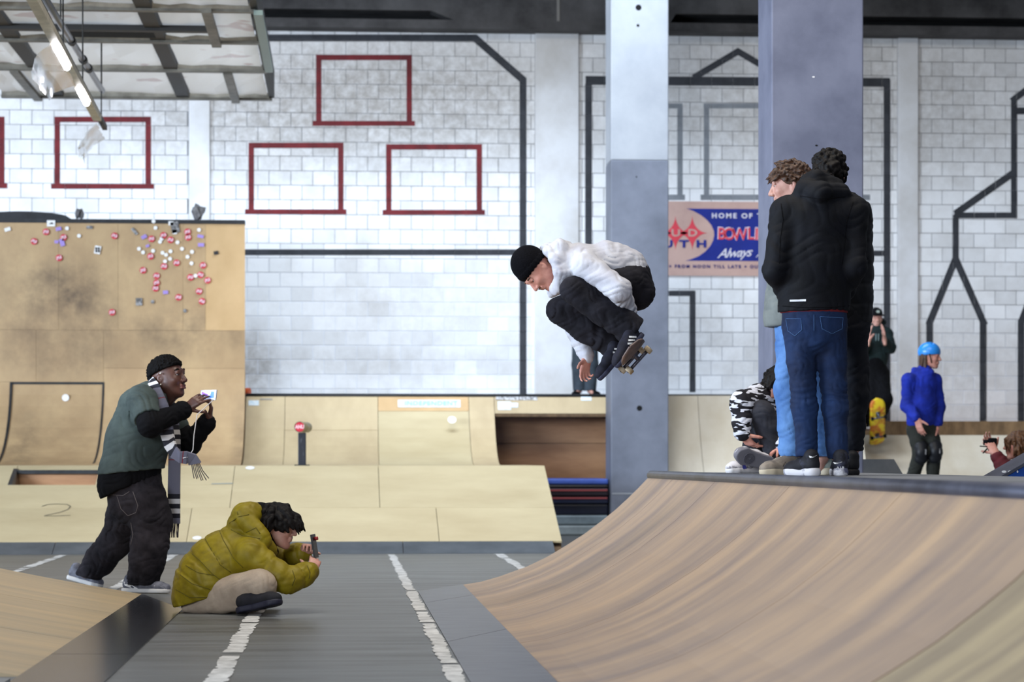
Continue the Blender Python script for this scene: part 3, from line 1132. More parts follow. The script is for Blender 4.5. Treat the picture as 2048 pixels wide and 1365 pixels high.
for px, py, w, h, a, mt in ((102, 447, 16, 12, 0, m_dot), (195, 500, 12, 16, -0.2, m_dot), (269, 463, 16, 6, -0.9, m_sgrey), (350, 455, 16, 22, 0.2, m_sgrey), (342, 447, 10, 8, 0, m_dot),
                            (278, 604, 13, 15, 0, m_sgrey), (432, 506, 9, 7, 0.2, m_sblack), (15, 459, 12, 7, 0.3, m_dot), (179, 455, 12, 6, 0, m_sgrey), (349, 464, 9, 9, 0, m_dot)):
    rect_sticker(px, py, w, h, a, mt)
c = st_point(195, 500)
mbx = MB()
for dx, dz in ((-0.016, 0.016), (0.016, 0.016), (-0.016, -0.016), (0.016, -0.016)):
    V, Fc = disc_mesh(c + Vector((dx, -0.004, dz)), Vector((0.014, 0, 0)), Vector((0, 0, 0.018)), 10)
    mbx.add(V, [Fc[0]])
mbx.build('sticker_emblem', m_sblack, vr)
c = st_point(102, 447)
MB().add([c + Vector((-0.03, -0.004, -0.012)), c + Vector((0.035, -0.004, -0.008)), c + Vector((0.01, -0.004, 0.016))], [[0, 1, 2]]).build('sticker_emblem', m_sblack, vr)
disc_sticker(131, 796, 7, m_dot)
# loose rags caught on the top edge
rag_m = M('grey_rag', rgb(92, 90, 92), 0.9, col2=rgb(140, 138, 138), scale=14)
for k, (px, py, sc) in enumerate(((397, 428, 0.075), (158, 424, 0.05))):
    c = atY(px, py, YV + 0.05)
    rr = random.Random(k + 3)
    bm = bmesh.new()
    bmesh.ops.create_icosphere(bm, subdivisions=2, radius=1)
    for v in bm.verts:
        v.co *= sc * (0.6 + 0.8 * rr.random())
        v.co.z *= 1.3
    V = [c + v.co for v in bm.verts]
    Fc = [[v.index for v in f.verts] for f in bm.faces]
    bm.free()
    zmin = min(v.z for v in V)
    V = [v + Vector((0, 0.02, zt_ + 0.052 - zmin)) for v in V]
    tag(obj('rag', V, Fc, rag_m), ['crumpled grey rag standing on the top edge of the plywood wall, right', 'small dark scrap lying on the top edge above the left stickers'][k], 'rag')

# ================================================================== GRIND POST ON THE BANK
gp_base = on_bank(604, 931)
YP = 27.35
gp = empty('grind_post', (atY(604, 931, YP).x, YP, ZB), 'short black post carrying a stub of pipe with a red end sticker', 'post')
m_post = M('scratched_black_steel', rgb(46, 48, 56), 0.45, 0.3, col2=rgb(96, 98, 106), scale=14, stretch=(2, 2, 0.5), contrast=(0.6, 0.75))
x0, x1 = atY(596, 900, YP - 0.05).x, atY(612, 900, YP - 0.05).x
ztop = atY(600, 866, YP).z
MB().bevbox((x0, YP - 0.045, ZB), (x1, YP + 0.045, ztop), 0.008).build('post', m_post, gp)
MB().box((x0 - 0.04, YP - 0.09, ZB), (x1 + 0.04, YP + 0.09, ZB + 0.012)).build('base_plate', m_dark_edge, gp)
pc = atY(599.5, 854.5, YP - 0.12)
r_ = 10.5 * YP / F
MB().tube([pc, pc + Vector((0.075, 0.42, 0))], r_, 22).build('pipe_stub', M('tan_tube', rgb(150, 138, 108), 0.5), gp, True)
V, Fc = disc_mesh(pc + Vector((0, -0.004, 0)), Vector((r_ * 1.02, 0, 0)), Vector((0, 0, r_ * 1.02)), 24)
sk = obj('end_cap', V, [Fc[0]], m_dark_edge, gp)
V, Fc = disc_mesh(pc + Vector((0, -0.008, 0)), Vector((r_ * 0.9, 0, 0)), Vector((0, 0, r_ * 0.9)), 24)
sk = obj('sticker', V, [Fc[0]], m_sred, gp)
sk['label'] = 'round red sticker with white scrawled letters'
text_obj('print', 'ANU', 0.056, m_spink, sk, pc + Vector((0, -0.012, 0)), FACING, extrude=0.0005, bold=0.003, sx=0.82)

# small orange wheel lying at the end of the platform
p = atY(495, 783, 31.9)
MB().tube([(p.x - 0.02, 31.9, ZQ + 0.054), (p.x + 0.03, 31.88, ZQ + 0.054)], 0.052, 16).build('orange_wheel', M('orange_rubber', rgb(214, 92, 40), 0.5))
tag(bpy.data.objects['orange_wheel'], 'small orange wheel lying on the platform beside the plywood wall', 'wheel')

# ================================================================== CRASH MATS
mats_spec = [(0.0, 0.13, rgb(150, 160, 164)), (0.13, 0.26, rgb(126, 140, 148)), (0.26, 0.40, rgb(24, 30, 52)), (0.40, 0.50, rgb(30, 38, 66)),
             (0.50, 0.60, rgb(44, 34, 44)), (0.60, 0.645, rgb(20, 20, 26)), (0.645, 0.72, rgb(70, 98, 186))]
names_m = ['pale grey crash mat at the bottom of the stack beside the column', 'grey crash mat second from the bottom of the stack', 'navy crash mat third from the bottom of the stack',
           'dark blue crash mat in the middle of the stack', 'dark crash mat with a red edge above the dark blue one', 'thin black crash mat just under the blue top mat', 'bright blue crash mat on top of the stack beside the column']
for k, (z0, z1, c) in enumerate(mats_spec):
    r_ = random.Random(k)
    o = MB().bevbox((2.36 + r_.uniform(-0.02, 0.04), 30.45 + r_.uniform(-0.03, 0.03), z0 + 0.002), (3.36, 31.9, z1), 0.02).build('crash_mat', M('vinyl_%d' % k, c, 0.4, col2=tuple(v * 0.7 for v in c), scale=4))
    tag(o, names_m[k], 'mat', 'stack of crash mats')
    if k in (3, 4):
        MB().box((2.42, 30.415, z1 - 0.035), (3.34, 30.425, z1 - 0.012)).build('edge_piping', M('red_piping', rgb(140, 60, 62), 0.6), o)

# ================================================================== FAR RIGHT: BANK, LEDGE, BOXES
YR = 32.0
fb = empty('far_bank', (8, 30, 0), 'pale plywood bank with timber ledge at the far right', 'ramp')
zc_r = atY(1900, 871, YR).z
pr = qprof(28.6, 0.0, YR, zc_r)
for a, b in ((6.76, 7.6), (7.6, 8.7), (8.7, 11.0)):
    sheet('plywood_panel', pr, 'x', a + 0.003, b - 0.003, 0.018, m_ply_white, fb)
MB().box((6.76, YR, zc_r - 0.04), (11.0, YR + 0.5, zc_r)).build('coping', M('pale_blue_steel', rgb(150, 160, 180), 0.4, 0.3), fb)
zl1 = atY(1900, 843, YR + 0.5).z
MB().box((6.76, YR + 0.5, zc_r - 0.3), (11.0, YR + 0.6, zl1)).build('timber_riser', M('rough_timber', rgb(150, 118, 82), 0.8, col2=rgb(104, 80, 54), scale=2.4, stretch=(3, 1, 1), detail=8, world_co=True), fb)
MB().box((6.76, YR + 0.05, 0), (11.0, YW - 0.02, zc_r - 0.05)).build('frame', m_ply_edge, fb)
MB().box((6.76, YR + 0.6, zc_r - 0.05), (11.0, YW - 0.02, zl1)).build('ledge_top', m_ply_brown, fb)
# low box that the helmeted rider stands on
hb = MB().bevbox((5.4, 24.2, 0), (8.4, 27.2, 0.56), 0.01).build('manual_box', m_deck)
tag(hb, 'low grey box behind the deck under the helmeted rider', 'box')
# grey wedge behind the deck
YG = 20.4
p0, p1, p2 = atY(1700, 950, YG), atY(1788, 919, YG), atY(1840, 957, YG)
wm = MB().hexa([(p0.x, YG, 0), (p2.x + 0.35, YG, 0), (p2.x + 0.35, YG + 1.6, 0), (p0.x, YG + 1.6, 0)],
               [(p0.x, YG, p1.z), (p1.x, YG, p1.z), (p1.x, YG + 1.6, p1.z), (p0.x, YG + 1.6, p1.z)]).build('wedge_box', M('dull_grey_board', rgb(96, 98, 100), 0.6, col2=rgb(116, 116, 116), scale=4))
tag(wm, 'grey slant-sided wedge box behind the slate column', 'box')
# blue wedge ramp at the right edge
YBW = 14.6
bw = empty('wedge_ramp', (4.6, YBW + 0.6, 0), 'blue sided wedge ramp with grey edge at the right border', 'ramp')
q0, q1 = atY(1962, 955, YBW + 0.4), atY(2070, 893, YBW + 0.4)
sl = (q1.z - q0.z) / (q1.x - q0.x)
xg, xh = q0.x - q0.z / sl * 1.0, q1.x + 1.2
xg = max(q0.x, 3.84)
zz0 = q0.z + (xg - q0.x) * sl
zh = q1.z + 1.2 * sl
MB().hexa([(xg, YBW, 0), (xh, YBW, 0), (xh, YBW + 0.38, 0), (xg, YBW + 0.38, 0)], [(xg, YBW, zz0 - 0.02), (xh, YBW, zh - 0.02), (xh, YBW + 0.38, zh - 0.02), (xg, YBW + 0.38, zz0 - 0.02)]).build('side_panel', M('royal_blue_paint', rgb(24, 84, 176), 0.45, col2=rgb(18, 66, 146), scale=3), bw)
MB().hexa([(xg, YBW - 0.01, zz0 - 0.02), (xh, YBW - 0.01, zh - 0.02), (xh, YBW + 0.4, zh - 0.02), (xg, YBW + 0.4, zz0 - 0.02)], [(xg, YBW - 0.01, zz0), (xh, YBW - 0.01, zh), (xh, YBW + 0.4, zh), (xg, YBW + 0.4, zz0)]).build('top_board', M('slate_board', rgb(72, 74, 88), 0.5, col2=rgb(58, 60, 70), scale=5), bw)
for px, py, w in ((2008, 944, 0.03), (2020, 944, 0.025), (2035, 944, 0.01)):
    c = atY(px, py, YBW - 0.003)
    V, Fc = disc_mesh(c, Vector((w / 2, 0, 0)), Vector((0, 0, 0.008)), 8)
    obj('scuff', V, Fc, m_dot, bw)

# ================================================================== BOWLING SIGN
YS = YW - 0.034
sg = empty('bowling_sign', (atY(1430, 550, YS).x, YS, atY(1430, 550, YS).z), 'blue and tan painted bowling sign on the block wall between the columns', 'sign')
m_stan = M('sign_tan', rgb(206, 172, 160), 0.6, col2=rgb(190, 156, 146), scale=2)
m_sblue = M('sign_blue', rgb(18, 42, 142), 0.5, col2=rgb(14, 34, 124), scale=3)
m_sred2 = M('sign_red', rgb(222, 70, 84), 0.5)
m_swhite = M('sign_white', rgb(226, 222, 232), 0.5)
m_snavy = M('sign_navy', rgb(40, 44, 120), 0.5)


def SP(px, py, d=0.0):
    return atY(px, py, YS - d)


def at_crop(cx, cy, d=0.0):          # coordinates measured on a 6.825x enlargement of the sign
    return SP(1320 + cx / 6.825, 380 + cy / 6.825, d)


a, b = SP(1250, 551), SP(1640, 405)
MB().box((a.x, YS, a.z), (b.x, YS + 0.03, b.z)).build('board', m_stan, sg)
# blue field with the concave oval edge
edge = [(360, 255), (450, 285), (560, 345), (640, 410), (700, 480), (735, 560), (740, 620), (725, 690), (690, 760), (620, 840), (530, 905), (430, 945), (345, 968)]
P = [at_crop(*e, 0.003) for e in edge]
rx = SP(1632, 500).x
V, Fc = [], []
for p in P:
    V += [p, Vector((rx, p.y, p.z))]
for i in range(len(P) - 1):
    Fc.append([2 * i, 2 * i + 2, 2 * i + 3, 2 * i + 1])
obj('blue_field', V, Fc, m_sblue, sg)


def star(cx, cy, w, h):
    pts = []
    for k in range(4):
        a0, a1 = math.pi / 2 * k, math.pi / 2 * (k + 1)
        for i in range(8):
            t = i / 8
            # concave arc between two tips
            e = 1.75
            x = math.cos(a0) * (1 - t) ** e + math.cos(a1) * t ** e
            z = math.sin(a0) * (1 - t) ** e + math.sin(a1) * t ** e
            pts.append((cx + x * w, cy - z * h))
    P = [at_crop(x, y, 0.006) for x, y in pts]
    c = at_crop(cx, cy, 0.006)
    n = len(P)
    obj('star', [c] + P, [[0, 1 + i, 1 + (i + 1) % n] for i in range(n)], m_sred2, sg)


for cx in (-20, 210, 440):
    star(cx, 590, 205, 235)


def stext(body, cx, cy, hpx, mat, d=0.01, align='CENTER', sx=1.0, spacing=1.0, bold=0.0, shear=0.0, ang=0.0):
    s = hpx / 6.825 * YS / F / 0.7
    return text_obj('lettering', body, s, mat, sg, at_crop(cx, cy, d), Matrix.Rotation(ang, 4, 'Y') @ FACING, align=align, extrude=0.001, sx=sx, spacing=spacing, bold=bold, shear=shear)


stext('U', 215, 592, 95, m_stan, sx=1.35, bold=0.004)
stext('D', 445, 592, 95, m_stan, sx=1.35, bold=0.004)
stext('U', 110, 742, 95, m_sblue, sx=1.35, bold=0.006)
stext('T', 327, 742, 95, m_sblue, sx=1.5, bold=0.006)
stext('H', 565, 742, 95, m_sblue, sx=1.5, bold=0.006)
stext('HOME OF THE', 705, 355, 66, m_swhite, align='LEFT', sx=1.1, spacing=1.35, bold=0.003)
for k, (chh, cx, ang) in enumerate((('B', 840, 0.03), ('O', 945, -0.02), ('W', 1090, -0.05), ('L', 1240, 0.0), ('I', 1315, 0.05), ('N', 1400, 0.02), ('G', 1520, -0.03))):
    stext(chh, cx, 606 + 5 * (k % 3), 160, m_sred2, d=0.012, sx=0.86, bold=0.004, ang=ang)
    stext(chh, cx - 6, 600 + 5 * (k % 3), 166, m_swhite, d=0.008, sx=0.88, bold=0.006, ang=ang)
stext('Always', 1010, 865, 125, m_swhite, shear=0.5, sx=1.05, spacing=0.86, bold=0.001, ang=-0.06)
stext('A', 1350, 880, 95, m_swhite, shear=0.5)
stext('+ FROM NOON TILL LATE + OU', 120, 1045, 42, m_snavy, align='LEFT', sx=1.05, spacing=1.42, bold=0.002)

# ================================================================== OVERHEAD FRAME, UPPER LEFT
ZC = 5.5
sC = ZC - H


def ceil_pt(px, py, z=ZC):
    return atZ(px, py, z)


oc = empty('overhead_panel', (-2.6, 27, ZC), 'steel framed overhead panel with white sheeting, hung from the roof', 'ceiling panel')
m_ribs = M('galvanised_rib', rgb(120, 116, 106), 0.5, 0.4, col2=rgb(86, 82, 74), scale=4, world_co=True)
m_ribd = M('dark_rib', rgb(44, 42, 40), 0.6, 0.2, world_co=True)
m_film = M('crumpled_white_film', rgb(236, 233, 232), 0.5, col2=rgb(178, 140, 126), scale=1.5, detail=2, contrast=(0.6, 0.64), world_co=True)
ypos = [ceil_pt(300, y).y for y in (190, 134, 76, 12)]
ypos += [ypos[-1] - 2.0, ypos[-1] - 4.0]
xl, xr = atZ(4, 188, ZC).x, atZ(534, 190, ZC).x
for k, y in enumerate(ypos):
    MB().box((xl, y - 0.05, ZC - 0.055), (xr + 0.06, y + 0.05, ZC - 0.03)).box((xl, y - 0.012, ZC - 0.03), (xr + 0.06, y + 0.012, ZC + 0.04)).build('rib', m_ribs, oc)
ymid = ceil_pt(300, 52).y
MB().box((xl, ymid - 0.06, ZC - 0.06), (atZ(425, 52, ZC).x, ymid + 0.06, ZC + 0.0)).build('cross_rail', m_ribd, oc)
for px in (365, 115, -60):
    x = atZ(px, 188, ZC).x
    MB().box((x - 0.08, ypos[-1], ZC - 0.028), (x + 0.08, ypos[0], ZC + 0.06)).build('beam', m_ribd, oc)
for px, a, b in ((470, 0, 1), (432, 2, 3.4), (75, 0, 1)):
    x = atZ(px, 188 if a == 0 else 75, ZC).x
    ya = ypos[0] if a == 0 else ypos[2]
    yb_ = ypos[1] if a == 0 else ypos[3] - 0.1
    MB().box((x - 0.05, yb_, ZC - 0.08), (x + 0.05, ya + 0.1, ZC - 0.03)).build('brace', m_ribs, oc)
_nt = m_film.node_tree
_tr = _nt.nodes.new('ShaderNodeBsdfTranslucent')
_tr.inputs['Color'].default_value = (0.80, 0.79, 0.78, 1)
_mx = _nt.nodes.new('ShaderNodeMixShader')
_mx.inputs[0].default_value = 0.16
_nt.links.new(_nt.nodes['Principled BSDF'].outputs[0], _mx.inputs[1])
_nt.links.new(_tr.outputs[0], _mx.inputs[2])
_nt.links.new(_mx.outputs[0], _nt.nodes['Material Output'].inputs['Surface'])
# sheets of film between the ribs, each slightly crumpled
rr = random.Random(11)
xcols = [xl + 0.02, atZ(115, 188, ZC).x, atZ(365, 188, ZC).x, xr]
for r in range(len(ypos) - 1):
    for c in range(3):
        ya, yb_ = ypos[r] - 0.07, ypos[r + 1] + 0.07
        xa, xb = xcols[c] + (0.1 if c else 0), xcols[c + 1] - (0.1 if c < 2 else 0)
        nx, ny = 6, 4
        V, Fc = [], []
        for j in range(ny + 1):
            for i in range(nx + 1):
                u, v = i / nx, j / ny
                z = ZC + 0.012 + (rr.random() - 0.5) * 0.03
                V.append((xa + (xb - xa) * u, ya + (yb_ - ya) * v, z))
        for j in range(ny):
            for i in range(nx):
                k = j * (nx + 1) + i
                Fc += [[k, k + 1, k + nx + 2], [k, k + nx + 2, k + nx + 1]]
        obj('film_sheet', V, Fc, m_film, oc)
# end channel
for k, (ya, yb_) in enumerate(((ypos[0] - 0.1, ypos[-1]),)):
    MB().box((xr + 0.02, yb_, ZC - 0.02), (xr + 0.09, ya + 0.1, ZC + 0.32)).build('end_channel', m_ribd, oc)
MB().box((atZ(512, 40, ZC - 0.03).x, ceil_pt(512, 10).y, ZC - 0.1), (atZ(512, 40, ZC - 0.03).x + 0.09, ceil_pt(520, 128).y, ZC - 0.05)).build('rail', M('greenish_steel', rgb(130, 146, 140), 0.45, 0.4), oc)
MB().box((atZ(135, 66, ZC).x, ceil_pt(200, 66).y - 0.2, ZC - 0.03), (atZ(310, 66, ZC).x, ceil_pt(200, 66).y + 0.1, ZC - 0.012)).build('vent_grille', m_black, oc)
# hanger rods
for px, py in ((60, 120), (120, 120), (165, 130)):
    p = ceil_pt(px, py)
    MB().tube([(p.x, p.y, ZC), (p.x, p.y, 8.5)], 0.012, 6).build('hanger', m_ribd, oc)

# conduit pipe and fluorescent batten hanging below
ZP = 5.0
a, b = atZ(86, -10, ZP), atZ(205, 182, ZP)
pipe = empty('conduit_pipe', ((a.x + b.x) / 2, (a.y + b.y) / 2, ZP), 'thin steel conduit hung under the overhead panel', 'pipe')
MB().tube([a + (a - b) * 0.4, b], 0.032, 10).build('tube', M('conduit_grey', rgb(120, 120, 124), 0.35, 0.5), pipe, True)
for t in (0.42, 0.62, 0.72):
    p = a + (b - a) * t
    d = (b - a).normalized() * 0.05
    MB().tube([p - d, p + d], 0.045, 10).build('coupler', m_ribd, pipe)
for t in (0.25, 0.98):
    p = a + (b - a) * t
    MB().tube([p, (p.x, p.y, ZC + 0.1)], 0.008, 5).build('drop_wire', m_ribd, pipe)

ZL = 4.6
a, b = atZ(62, -10, ZL), atZ(210, 265, ZL)
d = (b - a).normalized()
side = d.cross(Vector((0, 0, 1))).normalized()
fb_ = empty('batten_light', ((a.x + b.x) / 2, (a.y + b.y) / 2, ZL), 'long fluorescent batten with torn plastic covers, upper left', 'light')
m_batten = M('cream_batten', rgb(206, 196, 172), 0.5, col2=rgb(176, 166, 144), scale=6)
m_tube = M('lit_tube', (1.0, 0.97, 1.0), 0.4, emit=45)
m_cover = M('clear_torn_cover', rgb(196, 204, 208), 0.25, col2=rgb(150, 160, 166), scale=12)
cb = m_cover.node_tree.nodes['Principled BSDF']
cb.inputs['Transmission Weight'].default_value = 0.55
cb.inputs['Alpha'].default_value = 0.75
MB().bar(a + (a - b) * 0.3, a + (b - a) * 0.86, 0.085, 0.06).build('housing', m_batten, fb_)
MB().bar(a + (a - b) * 0.3 + side * -0.0 + Vector((0, 0, 0.055)), b + Vector((0, 0, 0.05)), 0.05, 0.05).build('trunking', m_ribd, fb_)
for t0, t1 in ((0.26, 0.40), (0.575, 0.68)):
    p0, p1 = a + (b - a) * t0, a + (b - a) * t1
    MB().tube([p0 + Vector((0, 0, -0.05)), p1 + Vector((0, 0, -0.05))], 0.03, 12).build('fluorescent_tube', m_tube, fb_, True)
rr = random.Random(4)


def torn_cover(t0, t1, drop, lean):
    p0, p1 = a + (b - a) * t0, a + (b - a) * t1
    nx, ny = 10, 8
    V, Fc = [], []
    for j in range(ny + 1):
        v = j / ny
        for i in range(nx + 1):
            u = i / nx
            u2 = u * (1 - 0.35 * v) + 0.12 * v
            p = p0 + (p1 - p0) * u2 + Vector((0, 0, -0.07 - drop * v * (0.85 + 0.3 * rr.random() * v))) - side * (lean * math.sin(v * 1.6)) + Vector((rr.uniform(-1, 1) * 0.012, 0, 0))
            V.append(p)
    for j in range(ny):
        for i in range(nx):
            k = j * (nx + 1) + i
            Fc.append([k, k + 1, k + nx + 2, k + nx + 1])
    return obj('torn_cover', V, Fc, m_cover, fb_, True)


torn_cover(0.22, 0.52, 0.22, 0.20)
torn_cover(0.84, 1.0, 0.30, 0.20)
for t in (0.35, 0.62, 0.93):
    p = a + (b - a) * t
    MB().tube([p, (p.x, p.y, ZC + 0.05)], 0.008, 5).build('hanging_chain', m_ribd, fb_)
# ================================================================== SOFT-SURFACE MODELLER (signed distance -> surface net)
BIG = np.float32(9.0)


def A(v):
    return np.array([v[0], v[1], v[2]], dtype=np.float32)


def unit(v):
    v = A(v)
    return v / (np.linalg.norm(v) + 1e-9)


class Soft:
    def __init__(s, h=0.008):
        s.h, s.p = h, []

    def cap(s, a, b, r1, r2=None, k=0.015, flat=None, puff=None, fold=None, op='+'):
        s.p.append(('c', A(a), A(b), r1, r1 if r2 is None else r2, k, flat, puff, fold, op))
        return s

    def chain(s, pts, rads, k=0.02, flat=None, puff=None, fold=None):
        for i in range(len(pts) - 1):
            pf = puff[i] if isinstance(puff, list) else puff
            s.cap(pts[i], pts[i + 1], rads[i], rads[i + 1], k, flat, pf, fold)
        return s

    def ell(s, c, ax, rad, k=0.015, op='+'):
        s.p.append(('e', A(c), [unit(v) for v in ax], rad, k, op))
        return s

    def ball(s, c, r, k=0.015, op='+'):
        return s.cap(c, A(c) + np.float32(1e-4), r, r, k, op=op)

    def cut(s, p, n, c=None, rad=9.0):
        """remove what lies beyond the plane (p, n), only within rad of c"""
        s.p.append(('x', A(p), unit(n), A(c if c is not None else p), rad))
        return s

    def bounds(s):
        lo, hi = np.full(3, 1e9), np.full(3, -1e9)
        for q in s.p:
            if q[0] == 'c' and q[9] == '+':
                r = max(q[3], q[4]) * (max(1.0, q[6][1]) if q[6] else 1.0) + 0.02
                for e in (q[1], q[2]):
                    lo, hi = np.minimum(lo, e - r), np.maximum(hi, e + r)
            elif q[0] == 'e' and q[5] == '+':
                r = max(q[3]) + 0.02
                lo, hi = np.minimum(lo, q[1] - r), np.maximum(hi, q[1] + r)
        return lo, hi

    def mesh(s, wrinkle=0.0, wfreq=26.0, seed=0):
        h = s.h
        lo, hi = s.bounds()
        lo = lo - 3 * h
        n = np.ceil((hi - lo) / h).astype(int) + 4
        while n.prod() > 14e6:
            h *= 1.15
            n = np.ceil((hi - lo) / h).astype(int) + 4
        ax = [(lo[i] + h * np.arange(n[i])).astype(np.float32) for i in range(3)]
        f = np.full(tuple(n), BIG, dtype=np.float32)
        for q in s.p:
            if q[0] == 'c':
                _, a, b, r1, r2, k, flat, puff, fold, op = q
                R = max(r1, r2) * (max(1.0, flat[1]) if flat else 1.0) + k + 3 * h + 0.01
                bl, bh = np.minimum(a, b) - R, np.maximum(a, b) + R
            elif q[0] == 'e':
                _, c, axs, rad, k, op = q
                R = max(rad) + k + 3 * h
                bl, bh = c - R, c + R
            else:
                _, pp, nn, c, rad = q
                bl, bh = c - rad, c + rad
            i0 = np.clip(np.floor((bl - lo) / h).astype(int), 0, n)
            i1 = np.clip(np.ceil((bh - lo) / h).astype(int) + 1, 0, n)
            if (i1 <= i0).any():
                continue
            sl = tuple(slice(i0[j], i1[j]) for j in range(3))
            X = ax[0][sl[0]][:, None, None]
            Y = ax[1][sl[1]][None, :, None]
            Z = ax[2][sl[2]][None, None, :]
            if q[0] == 'c':
                ab = b - a
                qx, qy, qz = X - a[0], Y - a[1], Z - a[2]
                L2 = float(ab @ ab) + 1e-9
                t = np.clip((qx * ab[0] + qy * ab[1] + qz * ab[2]) / L2, 0, 1)
                dx, dy, dz = qx - t * ab[0], qy - t * ab[1], qz - t * ab[2]
                if flat:
                    m = unit(flat[0])
                    dn = dx * m[0] + dy * m[1] + dz * m[2]
                    g = np.float32(1.0 / flat[1] - 1.0)
                    dx, dy, dz = dx + g * dn * m[0], dy + g * dn * m[1], dz + g * dn * m[2]
                r = r1 + (r2 - r1) * t
                if puff:
                    cnt, dep = puff
                    r = r - dep * (1 - np.abs(np.sin(np.pi * cnt * t)) ** 0.28)
                if fold:
                    cnt, amp = fold
                    r = r + amp * np.sin(2 * np.pi * cnt * t + 2.2 * np.sin(21 * X + 9 * Z) + 1.8 * np.sin(17 * Y - 13 * Z + 1.3))
                d = np.sqrt(dx * dx + dy * dy + dz * dz) - r
            elif q[0] == 'e':
                qx, qy, qz = X - c[0], Y - c[1], Z - c[2]
                k0, k1 = 0, 0
                for m, rr in zip(axs, rad):
                    e = (qx * m[0] + qy * m[1] + qz * m[2]) / rr
                    k0 = k0 + e * e
                    k1 = k1 + (e / rr) ** 2
                k0, k1 = np.sqrt(k0), np.sqrt(k1) + 1e-6
                d = k0 * (k0 - 1) / k1
            else:
                d = (X - pp[0]) * nn[0] + (Y - pp[1]) * nn[1] + (Z - pp[2]) * nn[2]
                d = np.broadcast_to(d, f[sl].shape)
                if rad < 8:
                    rr = np.sqrt((X - c[0]) ** 2 + (Y - c[1]) ** 2 + (Z - c[2]) ** 2)
                    d = np.minimum(d, rad - rr)
                f[sl] = np.maximum(f[sl], d)
                continue
            g = f[sl]
            if op == '+':
                e = np.maximum(k - np.abs(g - d), 0)
                f[sl] = np.minimum(g, d) - e * e / (4 * k + 1e-9)
            else:
                f[sl] = np.maximum(g, -d)
        if wrinkle:
            band = np.abs(f) < wrinkle * 2 + 2 * h
            I = np.argwhere(band)
            P = I * h + lo
            w = wfreq
            x, y, z = P[:, 0] + seed, P[:, 1] + 2 * seed, P[:, 2]
            nz_ = 0.7 * np.sin(w * x + 1.9 * np.sin(0.7 * w * z + 0.5 * w * y)) * np.sin(0.8 * w * z - 0.5 * w * y + 1.7 * np.sin(0.6 * w * x))
            ph = 2.4 * w * (0.85 * z + 0.35 * x + 0.25 * y) + 2.6 * np.sin(1.1 * w * x + 0.7 * w * y) + 1.7 * np.sin(1.5 * w * z - 0.9 * w * x + 1.0)
            mk = np.clip(0.55 + 0.75 * np.sin(0.9 * w * z + 1.3 * np.sin(w * x)) * np.cos(0.8 * w * (x + y)), 0, 1.2)
            nz_ += 1.9 * mk * (1 - np.abs(np.sin(ph))) ** 2.2
            ph = 3.1 * w * (0.5 * z - 0.6 * x + 0.4 * y) + 2.2 * np.sin(1.3 * w * z + 0.4 * w * x)
            nz_ += 1.0 * (1.2 - mk) * (1 - np.abs(np.sin(ph))) ** 2.2
            f[band] += (wrinkle * nz_).astype(np.float32)
        return nets(f, lo, h)


OFF = np.array([[i, j, k] for i in (0, 1) for j in (0, 1) for k in (0, 1)])
EDG = [(a, b) for a in range(8) for b in range(a + 1, 8) if np.abs(OFF[a] - OFF[b]).sum() == 1]


def nets(f, lo, h):
    s = f < 0
    c = np.zeros(tuple(np.array(f.shape) - 1), dtype=np.uint8)
    for o in OFF:
        c += s[o[0]:o[0] + c.shape[0], o[1]:o[1] + c.shape[1], o[2]:o[2] + c.shape[2]]
    act = (c > 0) & (c < 8)
    I = np.argwhere(act)
    v = np.stack([f[I[:, 0] + o[0], I[:, 1] + o[1], I[:, 2] + o[2]] for o in OFF], 1)
    acc, cnt = np.zeros((len(I), 3)), np.zeros(len(I))
    for a, b in EDG:
        m = (v[:, a] < 0) != (v[:, b] < 0)
        t = np.clip(v[m, a] / (v[m, a] - v[m, b] + 1e-12), 0, 1)
        acc[m] += OFF[a] + t[:, None] * (OFF[b] - OFF[a])
        cnt[m] += 1
    V = lo + h * (I + acc / np.maximum(cnt, 1)[:, None])
    mp = np.full(c.shape, -1, dtype=np.int64)
    mp[act] = np.arange(len(I))
    faces = []
    for axis in range(3):
        a1, a2 = [(1, 2), (2, 0), (0, 1)][axis]
        sh = list(f.shape)
        s0 = [slice(None)] * 3
        s1 = [slice(None)] * 3
        s0[axis], s1[axis] = slice(0, -1), slice(1, None)
        df = s[tuple(s0)] != s[tuple(s1)]
        E = np.argwhere(df)
        ok = (E[:, a1] > 0) & (E[:, a2] > 0) & (E[:, a1] < f.shape[a1] - 1) & (E[:, a2] < f.shape[a2] - 1)
        E = E[ok]
        sg = s[E[:, 0], E[:, 1], E[:, 2]]
        q = []
        for d1, d2 in ((1, 1), (0, 1), (0, 0), (1, 0)):
            e = E.copy()
            e[:, a1] -= d1
            e[:, a2] -= d2
            q.append(mp[e[:, 0], e[:, 1], e[:, 2]])
        q = np.stack(q, 1)
        q[~sg] = q[~sg][:, ::-1]
        faces.append(q)
    Fq = np.concatenate(faces)
    Fq = Fq[(Fq >= 0).all(1)]
    return V, Fq


def soft_obj(S, name, mat, parent, wrinkle=0.0, wfreq=26.0, seed=0, label=None):
    V, Fq = S.mesh(wrinkle, wfreq, seed)
    o = obj_fast(name, V, Fq, mat, parent)
    if label:
        o['label'] = label
    return o


